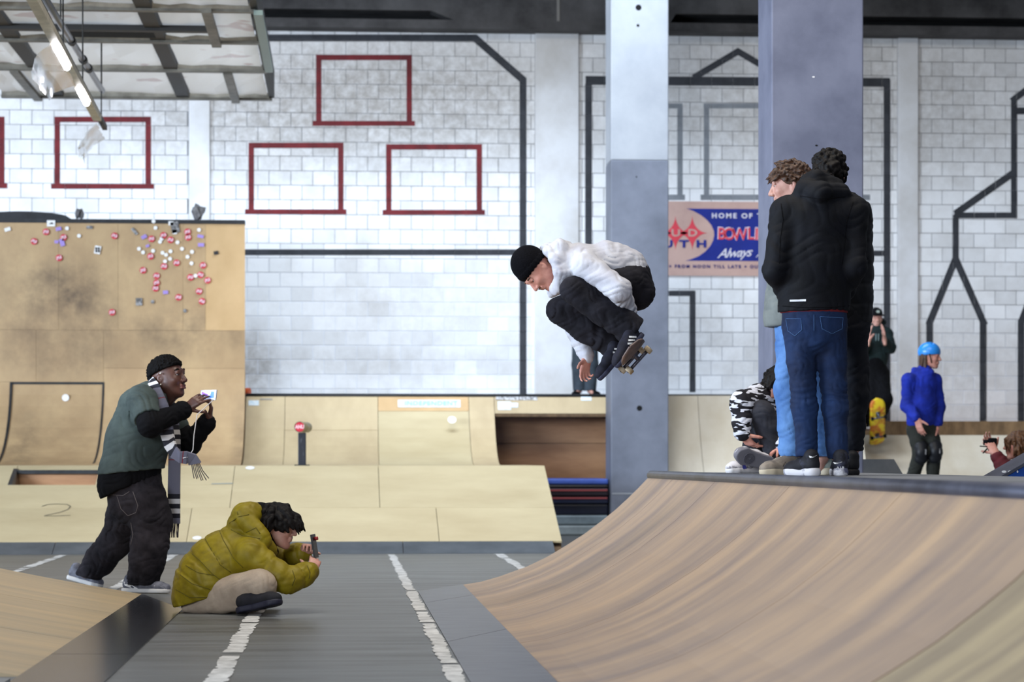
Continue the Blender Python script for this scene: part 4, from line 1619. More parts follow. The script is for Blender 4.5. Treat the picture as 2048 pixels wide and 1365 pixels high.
def obj_fast(name, V, Fq, mat, parent):
    p, off = parent, Vector((0, 0, 0))
    while p is not None:
        off += p.location
        p = p.parent
    V = (V - np.array(off)).astype(np.float32)
    me = bpy.data.meshes.new(name)
    me.vertices.add(len(V))
    me.vertices.foreach_set('co', V.ravel())
    nf = len(Fq)
    me.loops.add(nf * 4)
    me.loops.foreach_set('vertex_index', Fq.astype(np.int32).ravel())
    me.polygons.add(nf)
    me.polygons.foreach_set('loop_start', np.arange(0, nf * 4, 4, dtype=np.int32))
    me.polygons.foreach_set('use_smooth', np.ones(nf, dtype=bool))
    me.update(calc_edges=True)
    me.validate()
    me.materials.append(mat)
    o = bpy.data.objects.new(name, me)
    COL.objects.link(o)
    o.parent = parent
    return o


# ------------------------------------------------------------------ anatomy
class Head:
    def __init__(s, c, up, fwd, k=1.0):
        s.c, s.u = A(c), unit(up)
        f = A(fwd) - s.u * float(A(fwd) @ s.u)
        s.f = unit(f)
        s.r = np.cross(s.f, s.u)
        s.k = k

    def at(s, f, u, r=0.0):
        return s.c + s.k * (f * s.f + u * s.u + r * s.r)

    def add(s, S, neck, neck_r=0.055, jaw=1.0):
        k = s.k
        ax = [s.f, s.u, s.r]
        S.ell(s.at(-0.012, 0.03), ax, (0.098 * k, 0.088 * k, 0.075 * k), 0.02)
        S.ell(s.at(0.028, -0.02), ax, (0.064 * k, 0.082 * k, 0.062 * k * jaw), 0.025)
        S.cap(s.at(0.03, -0.06), s.at(0.066, -0.094), 0.040 * k * jaw, 0.024 * k, 0.02, flat=(s.r, 1.25))
        for sd in (-1, 1):
            S.cap(s.at(-0.005, -0.045, 0.045 * sd), s.at(0.05, -0.085, 0.022 * sd), 0.026 * k * jaw, 0.020 * k, 0.025)
            S.ball(s.at(0.062, -0.018, 0.036 * sd), 0.024 * k, 0.02)
        S.cap(s.at(0.084, 0.034, -0.03), s.at(0.084, 0.034, 0.03), 0.012 * k, 0.012 * k, 0.015)
        for sd in (-1, 1):
            S.ball(s.at(0.104, 0.012, 0.031 * sd), 0.0165 * k, 0.01, '-')
            S.cap(s.at(0.090, 0.0205, 0.020 * sd), s.at(0.083, 0.0195, 0.044 * sd), 0.0062 * k, 0.0055 * k, 0.004)
            S.cap(s.at(0.086, 0.003, 0.021 * sd), s.at(0.080, 0.004, 0.042 * sd), 0.0052 * k, 0.005 * k, 0.004)
        S.cap(s.at(0.088, 0.02), s.at(0.112, -0.024), 0.009 * k, 0.0125 * k, 0.012)
        for sd in (-1, 1):
            S.ball(s.at(0.1, -0.028, 0.012 * sd), 0.0095 * k, 0.008)
        S.cap(s.at(0.09, -0.051, -0.017), s.at(0.09, -0.051, 0.017), 0.0085 * k, 0.0085 * k, 0.006)
        S.cap(s.at(0.087, -0.064, -0.014), s.at(0.087, -0.064, 0.014), 0.009 * k, 0.009 * k, 0.006)
        for sd in (-1, 1):
            S.ell(s.at(-0.012, -0.004, 0.074 * sd), [unit(s.f + 0.0 * s.u), s.u, s.r + 0.3 * sd * s.f], (0.018 * k, 0.032 * k, 0.009 * k), 0.006)
            S.ball(s.at(-0.008, 0.0, 0.084 * sd), 0.008 * k, 0.004, '-')
        S.cap(s.at(-0.02, -0.05), neck, neck_r, neck_r * 1.1, 0.03)

    def eyes(s, parent, iris=(0.03, 0.02, 0.015), brow_mat=None, lid=True):
        m_w = M('eye_white', rgb(176, 168, 162), 0.4)  # whites darkened, socket shade put into the colour
        m_i = M('iris_dark', iris, 0.2)
        for sd in (-1, 1):
            c = s.at(0.0765, 0.0115, 0.031 * sd)
            for rad, mm, off, nm in ((0.0112, m_w, 0.0, 'eye'), (0.0066, m_i, 0.0062, 'iris')):
                bm = bmesh.new()
                bmesh.ops.create_icosphere(bm, subdivisions=2, radius=rad * s.k)
                V = [Vector(c + s.f * off * s.k) + v.co for v in bm.verts]
                Fc = [[v.index for v in f.verts] for f in bm.faces]
                bm.free()
                o = obj(nm, V, Fc, mm, parent, True)
            if brow_mat:
                S = Soft(0.004)
                S.cap(s.at(0.091, 0.036, 0.014 * sd), s.at(0.087, 0.042, 0.034 * sd), 0.005 * s.k, 0.0045 * s.k)
                S.cap(s.at(0.088, 0.042, 0.034 * sd), s.at(0.074, 0.038, 0.05 * sd), 0.0045 * s.k, 0.003 * s.k)
                soft_obj(S, 'eyebrow', brow_mat, parent)

    def hair(s, S, rng, n, length, r, mask, comb, root=1.0, k=0.006, curl=0.5, base=True, base_cut=None):
        """tufts rooted on the skull where mask(f,u,r) holds; comb(f,u,r)->direction in head axes"""
        if base:
            S.ell(s.at(-0.016, 0.036), [s.f, s.u, s.r], (0.100 * s.k * root, 0.090 * s.k * root, 0.079 * s.k * root), 0.01)
            if base_cut:
                for (pf, pu, pr), (nf, nu, nr) in base_cut:
                    S.cut(s.at(pf, pu, pr), nf * s.f + nu * s.u + nr * s.r)
        made, tries = 0, 0
        while made < n and tries < n * 30:
            tries += 1
            d = np.array([rng.gauss(0, 1), rng.gauss(0, 1), rng.gauss(0, 1)])
            d /= np.linalg.norm(d)
            e = d * np.array([0.098, 0.088, 0.077]) * root + np.array([-0.014, 0.034, 0])
            if not mask(*e):
                continue
            made += 1
            p = s.at(*e)
            dr = np.array(comb(*e), dtype=float) + d * 0.45 + np.array([rng.uniform(-1, 1) for _ in range(3)]) * curl
            dr /= np.linalg.norm(dr)
            L = length * (0.6 + 0.7 * rng.random())
            w = s.k * (dr[0] * s.f + dr[1] * s.u + dr[2] * s.r)
            q = p + w * L * 0.5
            d2 = np.array(comb(*e), dtype=float) + np.array([rng.uniform(-1, 1) for _ in range(3)]) * curl - d * 0.12
            d2 /= np.linalg.norm(d2)
            w2 = s.k * (d2[0] * s.f + d2[1] * s.u + d2[2] * s.r)
            S.cap(p, q, r, r * 0.85, k)
            S.cap(q, q + w2 * L * 0.5, r * 0.85, r * 0.35, k)
        return S


def hand(S, wrist, d, n, thumb, curl=(0.5, 0.5, 0.55, 0.6), tcurl=0.4, k=1.0, spread=0.12, tdir=None):
    """wrist point, finger direction d, palm normal n (the way the palm faces), thumb: vector towards the thumb side"""
    w, d = A(wrist), unit(d)
    n = unit(A(n) - d * float(A(n) @ d))
    l = np.cross(d, n)
    if float(l @ A(thumb)) < 0:
        l = -l
    offs = [0.027, 0.009, -0.009, -0.026]
    lens = [(0.042, 0.026, 0.021), (0.046, 0.029, 0.022), (0.042, 0.027, 0.021), (0.034, 0.021, 0.018)]
    base = [0.088, 0.091, 0.086, 0.077]
    S.cap(w - d * 0.03 * k, w + d * 0.02 * k, 0.026 * k, 0.027 * k, 0.015, flat=(n, 0.78))
    for i in range(4):
        kn = w + k * (d * base[i] + l * offs[i])
        S.cap(w + k * (d * 0.012 + l * offs[i] * 0.6), kn, 0.0145 * k, 0.0115 * k, 0.016)
        a, p = curl[i] * 0.8, kn
        dd = unit(d + l * offs[i] / 0.027 * spread)
        for j, L in enumerate(lens[i]):
            v = dd * math.cos(a) + n * math.sin(a)
            q = p + k * v * L
            S.cap(p, q, (0.0098 - 0.0012 * j) * k, (0.0088 - 0.0012 * j) * k, 0.004)
            p, a = q, a + curl[i]
    tb = w + k * (d * 0.026 + l * 0.024 + n * 0.006)
    td = unit(tdir) if tdir is not None else unit(d * 0.62 + l * 0.72 + n * 0.25)
    q = tb + k * td * 0.042
    S.cap(w + k * d * 0.01, tb, 0.016 * k, 0.0145 * k, 0.014)
    S.cap(tb, q, 0.0135 * k, 0.011 * k, 0.006)
    t2 = unit(td * math.cos(tcurl) + (d * 0.7 + n * 0.5) * math.sin(tcurl))
    q2 = q + k * t2 * 0.03
    S.cap(q, q2, 0.0108 * k, 0.0098 * k, 0.004)
    S.cap(q2, q2 + k * t2 * 0.018, 0.0098 * k, 0.0075 * k, 0.004)


def shoe(name, heel, toe, up, parent, m_up, m_sole, k=1.0, lace=None, collar=0.075, chunky=1.0, label=None, w=1.0):
    """heel/toe on the ground line; upper mesh with sole (and laces) as its sub-parts"""
    h, t, u = A(heel), A(toe), unit(up)
    L = np.linalg.norm(t - h)
    d = (t - h) / L
    u = unit(u - d * float(u @ d))
    s_ = np.cross(d, u)
    at = lambda x, z, y=0.0: h + d * (x * L) + u * z * k + s_ * y * k * w
    S = Soft(0.006)
    S.cap(at(0.14, 0.052), at(0.42, 0.055), 0.036 * k, 0.038 * k, 0.02, flat=(s_, w))
    S.cap(at(0.42, 0.052), at(0.78, 0.040), 0.040 * k, 0.036 * k, 0.02, flat=(s_, 1.08 * w))
    S.cap(at(0.78, 0.038), at(0.90, 0.036), 0.035 * k, 0.028 * k, 0.02, flat=(s_, 1.2 * w))
    S.cap(at(0.13, 0.06), at(0.17, collar), 0.034 * k, 0.040 * k, 0.02)
    S.cap(at(0.30, 0.07), at(0.52, 0.068), 0.034 * k, 0.026 * k, 0.02)
    S.cut(at(0.5, 0.022), -u)
    up_o = soft_obj(S, name, m_up, parent, label=label)
    S = Soft(0.006)
    zt = 0.014 * chunky
    S.cap(at(0.11, zt), at(0.45, zt), 0.040 * k, 0.038 * k, 0.01, flat=(s_, w))
    S.cap(at(0.45, zt), at(0.78, zt), 0.038 * k, 0.044 * k, 0.01, flat=(s_, 1.05 * w))
    S.cap(at(0.78, zt), at(0.885, zt + 0.004), 0.042 * k, 0.032 * k, 0.01, flat=(s_, 1.15 * w))
    S.cut(at(0.5, 0.0), -u)
    S.cut(at(0.5, 0.031 * chunky), u)
    soft_obj(S, 'sole', m_sole, up_o)
    if lace:
        mb = MB()
        for i in range(4):
            x = 0.44 + 0.075 * i
            z = 0.100 - 0.008 * i
            mb.tube([Vector(at(x, z - 0.012, -0.022)), Vector(at(x + 0.01, z, 0.0)), Vector(at(x, z - 0.012, 0.022))], 0.004 * k, 6)
        mb.build('laces', lace, up_o, True)
    return up_o


def ribbon(name, pts, widths, normals, mat, parent, thick=0.008, ucoord=True):
    """cloth strip: centre line, width vector directions"""
    n = len(pts)
    V, Fc = [], []
    for i in range(n):
        p, wv = Vector(pts[i]), Vector(normals[i]).normalized() * widths[i] / 2
        t = (Vector(pts[min(i + 1, n - 1)]) - Vector(pts[max(i - 1, 0)])).normalized()
        nn = t.cross(wv).normalized() * thick / 2
        V += [p - wv - nn, p + wv - nn, p + wv + nn, p - wv + nn]
    for i in range(n - 1):
        k, m = 4 * i, 4 * i + 4
        for j in range(4):
            jj = (j + 1) % 4
            Fc.append([k + j, k + jj, m + jj, m + j])
    Fc += [[3, 2, 1, 0], [4 * (n - 1) + j for j in range(4)]]
    o = obj(name, V, Fc, mat, parent, False)
    if ucoord:
        me = o.data
        uv = me.uv_layers.new(name='along')
        cum = [0.0]
        for i in range(1, n):
            cum.append(cum[-1] + (Vector(pts[i]) - Vector(pts[i - 1])).length)
        co = [((j in (1, 2)) * 1.0, cum[i]) for i in range(n) for j in range(4)]
        for lp_ in me.loops:
            uv.data[lp_.index].uv = co[lp_.vertex_index]
    return o


def project(o, pts, off=0.002):
    """points of mesh o hit by the view rays through the given photo pixels"""
    out = []
    org = Vector((0, 0, 0))
    q = o
    while q is not None:
        org += q.location
        q = q.parent
    start = Vector((0, 0, H)) - org
    for px, py in pts:
        d = ray(px, py).normalized()
        ok, hit, nrm, _ = o.ray_cast(start, d)
        if ok:
            out.append(hit + org + nrm * off)
    return out


def stitch(o, pts, r, mat, name='seam', n=5, dense=4, off=0.0015):
    """a seam laid on the surface of o along a polyline of photo pixels"""
    P = []
    for (a, b) in zip(pts, pts[1:]):
        for i in range(dense):
            t = i / dense
            P.append((a[0] + (b[0] - a[0]) * t, a[1] + (b[1] - a[1]) * t))
    P.append(pts[-1])
    q = project(o, P, off)
    if len(q) > 2:
        return MB().tube(q, r, n).build(name, mat, o, True)


def patch(o, pts, mat, name, off=0.003):
    q = project(o, pts, off)
    if len(q) >= 3:
        return obj(name, q, [list(range(len(q)))], mat, o)
# ================================================================== PEOPLE
m_skin_pale = M('skin_pale', rgb(206, 160, 144), 0.5, col2=rgb(190, 136, 122), scale=14, spec=0.35)
m_skin_rosy = M('skin_rosy', rgb(212, 156, 138), 0.5, col2=rgb(196, 132, 116), scale=14, spec=0.35)
m_skin_brown = M('skin_brown', rgb(98, 62, 50), 0.42, col2=rgb(76, 46, 38), scale=10, spec=0.5)
m_hair_dark = M('hair_near_black', rgb(21, 16, 15), 0.6, col2=rgb(9, 7, 7), scale=60, bump=0.3, spec=0.18)
m_hair_black = M('hair_black_curl', rgb(12, 10, 11), 0.75, col2=rgb(6, 5, 6), scale=90, bump=0.7, spec=0.12)
m_hair_brown = M('hair_brown', rgb(88, 58, 38), 0.5, col2=rgb(46, 30, 21), scale=55, bump=0.5, spec=0.45)
m_hair_mid = M('hair_mid_brown', rgb(112, 74, 44), 0.5, col2=rgb(64, 42, 27), scale=50, bump=0.4)
m_blk_denim = M('black_denim', rgb(38, 37, 44), 0.9, col2=rgb(19, 18, 23), scale=7, detail=8, bump=0.12, bscale=260, spec=0.2, crease=0.55, cscale=6)
m_black_cloth = M('black_cloth', rgb(13, 13, 17), 0.9, col2=rgb(8, 8, 11), scale=12, bump=0.1, bscale=180, spec=0.15, crease=0.4, cscale=7)


def person(loc, label, group=None):
    return empty('person', loc, label, 'person', group)


def JF(Y0):
    return lambda px, py, d=0.0: A(atY(px, py, Y0 + d))


X_, Y_, Z_ = A((1, 0, 0)), A((0, 1, 0)), A((0, 0, 1))


# ------------------------------------------------------------------ 1 the skater in the air
def skater():
    J = JF(15.5)
    root = person(Vector(J(1225, 715)), 'skateboarder in white hoodie and black beanie crouched in mid-air over the ramp')
    hd = Head(J(1077, 542, 0.0), (-0.92, -0.06, 0.38), (-0.36, -0.24, -0.90), 1.10)
    neck = J(1112, 540, 0.02)
    chest, mid, pelv = J(1158, 531, 0.02), J(1214, 532, 0.02), J(1258, 566, 0.02)
    shN, elN, wrN = J(1174, 534, -0.17), J(1238, 579, -0.30), J(1259, 626, -0.10)
    shF, elF, wrF = J(1142, 556, 0.20), J(1152, 655, 0.30), J(1174, 716, 0.22)
    hipN, knN, anN = J(1252, 566, -0.09), J(1146, 581, -0.17), J(1262, 658, -0.20)
    hipF, knF, anF = J(1250, 572, 0.12), J(1118, 622, 0.20), J(1222, 690, 0.16)
    S = Soft(0.0068)
    front = unit((-0.15, 0, -1))
    S.chain([neck, chest, mid, pelv], [0.06, 0.115, 0.105, 0.11], 0.04, flat=(front, 0.75))
    for a, b, c in ((shN, elN, wrN), (shF, elF, wrF)):
        S.chain([chest, a, b, c], [0.06, 0.046, 0.036, 0.026], 0.03)
    for a, b, c in ((hipN, knN, anN), (hipF, knF, anF)):
        S.chain([pelv, a, b, c], [0.09, 0.078, 0.05, 0.036], 0.03)
    S.cap(anN, J(1244, 712, -0.22), 0.03, 0.025)
    S.cap(anF, J(1212, 735, 0.14), 0.03, 0.025)
    hd.add(S, neck, 0.052)
    hand(S, wrF, J(1166, 762, 0.20) - wrF, (0.2, -0.3, 0.1), (-1, -0.3, -0.2), curl=(0.35, 0.5, 0.6, 0.7), tcurl=0.5, k=1.05)
    hand(S, wrN, J(1256, 668, 0.0) - wrN, (-1, 0, 0), (0, -1, 0), curl=(0.9, 0.9, 0.9, 0.9))
    soft_obj(S, 'body', m_skin_rosy, root)
    hd.eyes(root, brow_mat=m_hair_mid)
    # moustache shade
    S = Soft(0.004)
    S.cap(hd.at(0.098, -0.043, -0.018), hd.at(0.098, -0.043, 0.018), 0.005, 0.005)
    soft_obj(S, 'moustache', m_hair_mid, root)
    # long hair escaping at the nape
    S = Soft(0.005)
    rg = random.Random(3)
    for i in range(26):
        a = hd.at(-0.085 + rg.uniform(-0.01, 0.03), -0.02 + rg.uniform(-0.02, 0.03), rg.uniform(-0.055, 0.06))
        b = a + hd.u * -0.05 + A((rg.uniform(-0.01, 0.015), rg.uniform(-0.01, 0.01), rg.uniform(-0.02, 0.02)))
        S.cap(a, b, 0.009, 0.006, 0.004)
    for i in range(8):
        a = hd.at(-0.03, 0.02 + 0.006 * i, 0.07)
        S.cap(a, a - hd.u * 0.035 + hd.r * 0.004, 0.006, 0.004, 0.004)
    soft_obj(S, 'hair', m_hair_brown, root)
    # beanie
    S = Soft(0.005)
    S.ell(hd.at(-0.018, 0.070), [hd.f, hd.u, hd.r], (0.120, 0.118, 0.100), 0.01)
    S.cut(hd.at(0.0, 0.030), -hd.u + 0.30 * hd.f)
    bn = soft_obj(S, 'beanie', M('black_knit', rgb(15, 15, 20), 0.95, col2=rgb(8, 8, 11), scale=120, bump=0.4, spec=0.1), root)
    S = Soft(0.005)
    for i in range(24):
        a0, a1 = 2 * math.pi * i / 24, 2 * math.pi * (i + 1) / 24
        q = lambda a: hd.at(-0.014 + 0.100 * math.cos(a), 0.044 + 0.030 * math.cos(a), 0.084 * math.sin(a))
        S.cap(q(a0), q(a1), 0.010, 0.010, 0.006, flat=(hd.u, 2.6))
    soft_obj(S, 'cuff', MATS['black_knit'], bn)
    bc_ = bpy.data.objects.get('cuff')
    patch(bc_, [(1047, 564), (1057, 558), (1058.5, 561), (1048.5, 567)], m_dot, 'woven_tag', 0.004)
    # hoodie
    m_hood = M('white_fleece', rgb(200, 201, 208), 0.9, col2=rgb(180, 180, 190), scale=8, bump=0.12, bscale=160, crease=0.55, cscale=5.5)
    S = Soft(0.007)
    S.chain([J(1124, 535, 0.02), chest, mid, J(1252, 545, 0.02)], [0.11, 0.172, 0.165, 0.14], 0.05, flat=(front, 0.78))
    S.cap(J(1240, 520, 0.02), J(1268, 540, 0.02), 0.10, 0.085, 0.04, fold=(1.5, 0.0045))
    S.cap(J(1214, 512, 0.0), J(1262, 528, 0.0), 0.10, 0.09, 0.03, fold=(2.2, 0.0055))
    for i, (a, b, c) in enumerate(((shN, elN, wrN), (shF, elF, wrF))):
        S.cap(A(chest) * 0.5 + A(a) * 0.5, a, 0.10, 0.088, 0.05)
        S.cap(a, b, 0.086, 0.076, 0.03, fold=(2.2, 0.0045))
        S.cap(b, A(b) * 0.12 + A(c) * 0.88, 0.076, 0.056, 0.02, fold=(3.5, 0.0035))
        S.cap(A(b) * 0.12 + A(c) * 0.88, A(b) * -0.02 + A(c) * 1.02, 0.043, 0.040, 0.006)
    # lowered hood round the neck
    for a, b, r in ((J(1092, 500, 0.0), J(1120, 497, -0.06), 0.045), (J(1120, 497, -0.06), J(1128, 545, -0.11), 0.052), (J(1128, 545, -0.11), J(1112, 578, -0.06), 0.042),
                    (J(1120, 497, -0.05), J(1130, 498, 0.10), 0.055), (J(1130, 500, 0.1), J(1120, 545, 0.16), 0.045), (J(1112, 578, -0.06), J(1104, 585, 0.06), 0.035),
                    (J(1096, 502, -0.06), J(1111, 520, -0.11), 0.036), (J(1111, 520, -0.11), J(1118, 545, -0.13), 0.036), (J(1118, 545, -0.13), J(1116, 572, -0.09), 0.034)):
        S.cap(a, b, r, r, 0.025, fold=(1.6, 0.0025))
    S.ell(hd.at(0.0, 0.0), [hd.f, hd.u, hd.r], (0.112, 0.112, 0.09), 0.01, '-')
    hood = soft_obj(S, 'hoodie', m_hood, root, 0.004, 20, 1)
    # trousers
    S = Soft(0.007)
    S.cap(J(1262, 556, 0.02), J(1272, 584, 0.02), 0.135, 0.125, 0.05)
    for a, b, c, dk in ((hipN, knN, anN, 1), (hipF, knF, anF, 0)):
        S.cap(a, A(a) * 0.08 + A(b) * 0.92, 0.112, 0.088, 0.04, fold=(1.6, 0.0035))
        S.cap(b, A(b) * 0.5 + A(c) * 0.5, 0.088, 0.092, 0.03, fold=(1.4, 0.0025))
        S.cap(A(b) * 0.5 + A(c) * 0.5, c, 0.092, 0.103 if dk else 0.085, 0.03, fold=(2.0, 0.0035))
    S.cut(J(1270, 668, -0.2), unit((0.62, 0, -0.42)), J(1278, 672, -0.2), 0.14)
    S.cut(J(1228, 694, 0.16), unit((0.5, 0, -0.5)), J(1234, 700, 0.16), 0.12)
    soft_obj(S, 'trousers', m_blk_denim, root, 0.004, 22, 2)
    # shoes with three white stripes
    m_su = M('navy_suede', rgb(28, 28, 44), 0.85, col2=rgb(18, 18, 28), scale=30)
    m_ss = M('dark_gum_sole', rgb(44, 46, 66), 0.7)
    bu = unit((0.67, 0, 0.74))
    bnorm = unit((-0.72, -0.10, 0.66))
    h1, t1 = J(1287, 672, -0.24), J(1243, 729, -0.30)
    h2, t2 = J(1255, 702, 0.10), J(1211, 752, 0.04)
    for h_, t_ in ((h1, t1), (h2, t2)):
        dv = unit(t_ - h_)
        so = shoe('shoe', h_, h_ + dv * 0.285, bnorm, root, m_su, m_ss, 1.0, collar=0.085)
        near = h_ is h1
        rows_ = (((1258, 674.5), (1272.5, 674.5)), ((1256.5, 681.5), (1269.5, 680.5)), ((1255, 688), (1266.5, 687))) if near else \
            (((1228.2, 698.5), (1240.5, 699)), ((1225.6, 705.6), (1239.5, 706.7)), ((1222, 712.8), (1235.4, 714.4)))
        for (ax_, ay_), (bx_, by_) in rows_:
            pts_ = [(ax_ + (bx_ - ax_) * t, ay_ + (by_ - ay_) * t - 1.9) for t in (0, 0.33, 0.66, 1)]
            pts_ += [(x, y + 3.6) for x, y in reversed(pts_)]
            q_ = project(so, pts_, 0.003)
            if len(q_) == 8:
                obj('stripe', q_, [[0, 1, 6, 7], [1, 2, 5, 6], [2, 3, 4, 5]], m_dot, so)
    # wristwatch
    d = unit(wrF - elF)
    MB().tube([Vector(wrF + d * 0.004), Vector(wrF + d * 0.022)], 0.032, 18).build('wristwatch', M('watch_steel', rgb(120, 118, 122), 0.3, 0.7), root, True)
    return root


skater()


# ------------------------------------------------------------------ skateboards
def skateboard(C, u, v, label, deck_col, mats):
    """C centre of deck, u across, v along; builds deck, grip, trucks and wheels"""
    C, u, v = A(C), unit(u), None or unit(v)
    v = unit(v - u * float(u @ v))
    n = np.cross(u, v)
    if n[0] > 0 and mats.get('flip', True):
        n = -n
    root = empty('skateboard', Vector(C), label, 'skateboard')
    # deck: popsicle outline with kicked nose and tail and concave
    hw, L = 0.102, 0.405
    rows = []
    for i in range(27):
        s = -1 + 2 * i / 26
        y = s * L
        e = max(0, (abs(s) - 0.74) / 0.26)
        w = hw * math.sqrt(max(0.0, 1 - e * e)) if e > 0 else hw
        k = max(0, abs(s) - 0.60) / 0.40
        rows.append((y, max(w, 0.004), 0.062 * k ** 1.4))
    V, Fc = [], []
    nu = 7
    for top in (1, 0):
        for y, w, z in rows:
            for j in range(nu):
                a = -1 + 2 * j / (nu - 1)
                q = C + v * y + u * (a * w) + n * (z + 0.006 * a * a + (0.0055 if top else -0.0055))
                V.append(Vector(q))
    R = len(rows)
    for t in (0, 1):
        o = t * R * nu
        for i in range(R - 1):
            for j in range(nu - 1):
                q = [o + i * nu + j, o + i * nu + j + 1, o + (i + 1) * nu + j + 1, o + (i + 1) * nu + j]
                Fc.append(q if t == 0 else q[::-1])
    ring = [j for j in range(nu)] + [i * nu + nu - 1 for i in range(1, R)] + [(R - 1) * nu + j for j in range(nu - 2, -1, -1)] + [i * nu for i in range(R - 2, 0, -1)]
    o = R * nu
    for i in range(len(ring)):
        a, b = ring[i], ring[(i + 1) % len(ring)]
        Fc.append([b, a, a + o, b + o])
    deck = obj('deck', V, Fc, deck_col, root, True)
    gv = [Vector(x) + Vector(n) * 0.0012 for x in V[:R * nu]]
    obj('grip_tape', gv, Fc[:(R - 1) * (nu - 1)], mats['grip'], root, True)
    for s in (-1, 1):
        p = C + v * (0.185 * s) - n * 0.006
        ax = p - n * 0.052 + v * (-0.02 * s)
        tr = MB()
        tr.hexa([Vector(p + v * a + u * b) for a, b in ((-0.04, -0.027), (0.04, -0.027), (0.04, 0.027), (-0.04, 0.027))],
                [Vector(p - n * 0.012 + v * a + u * b) for a, b in ((-0.035, -0.023), (0.035, -0.023), (0.035, 0.023), (-0.035, 0.023))])
        tr.tube([Vector(p + v * 0.012 * s - n * 0.008), Vector(ax + n * 0.006)], 0.016, 10, 0.014)
        tr.tube([Vector(p - v * 0.032 * s - n * 0.006), Vector(ax + v * 0.004 * s)], 0.012, 8, 0.010)
        t = tr.build('truck', mats['truck'], root, True)
        MB().tube([Vector(ax - u * 0.075), Vector(ax - u * 0.03), Vector(ax), Vector(ax + u * 0.03), Vector(ax + u * 0.075)], 0.0115, 10).build('hanger', mats['truck'], t, True)
        MB().tube([Vector(ax - u * 0.108), Vector(ax + u * 0.108)], 0.004, 8).build('axle', mats['truck'], t, True)
        for q in (-1, 1):
            wc = ax + u * (0.088 * q)
            mb = MB()
            prof_w = [(-0.016, 0.019), (-0.0155, 0.0245), (-0.009, 0.027), (0.009, 0.027), (0.0155, 0.0245), (0.016, 0.019)]
            VV, FF = [], []
            ns = 20
            for xx, rr in prof_w:
                for i in range(ns):
                    a = 2 * math.pi * i / ns
                    VV.append(Vector(wc + u * xx + v * (rr * math.cos(a)) + n * (rr * math.sin(a))))
            for r in range(len(prof_w) - 1):
                for i in range(ns):
                    FF.append([r * ns + i, r * ns + (i + 1) % ns, (r + 1) * ns + (i + 1) % ns, (r + 1) * ns + i])
            FF += [list(range(ns))[::-1], [(len(prof_w) - 1) * ns + i for i in range(ns)]]
            wo = mb.add(VV, FF).build('wheel', mats['wheel'], root, True)
            MB().tube([Vector(wc - u * 0.0175), Vector(wc + u * 0.0175)], 0.010, 12).build('bearing', mats['truck'], wo, True)
    return root


m_truck = M('worn_truck_metal', rgb(110, 110, 122), 0.35, 0.7, col2=rgb(74, 74, 84), scale=30)
m_wheel = M('dirty_cream_wheel', rgb(206, 196, 176), 0.5, col2=rgb(150, 128, 94), scale=12)
m_grip = M('grip_tape', rgb(20, 20, 24), 0.95)
JS = JF(15.5)
skateboard(JS(1257, 708, -0.10) , (0.67, -0.02, 0.74), (-0.13, 0.78, -0.085), 'worn skateboard under the feet of the airborne skateboarder',
           M('maple_deck', rgb(120, 96, 84), 0.5, col2=rgb(70, 62, 64), scale=12, detail=6), dict(grip=m_grip, truck=m_truck, wheel=m_wheel))


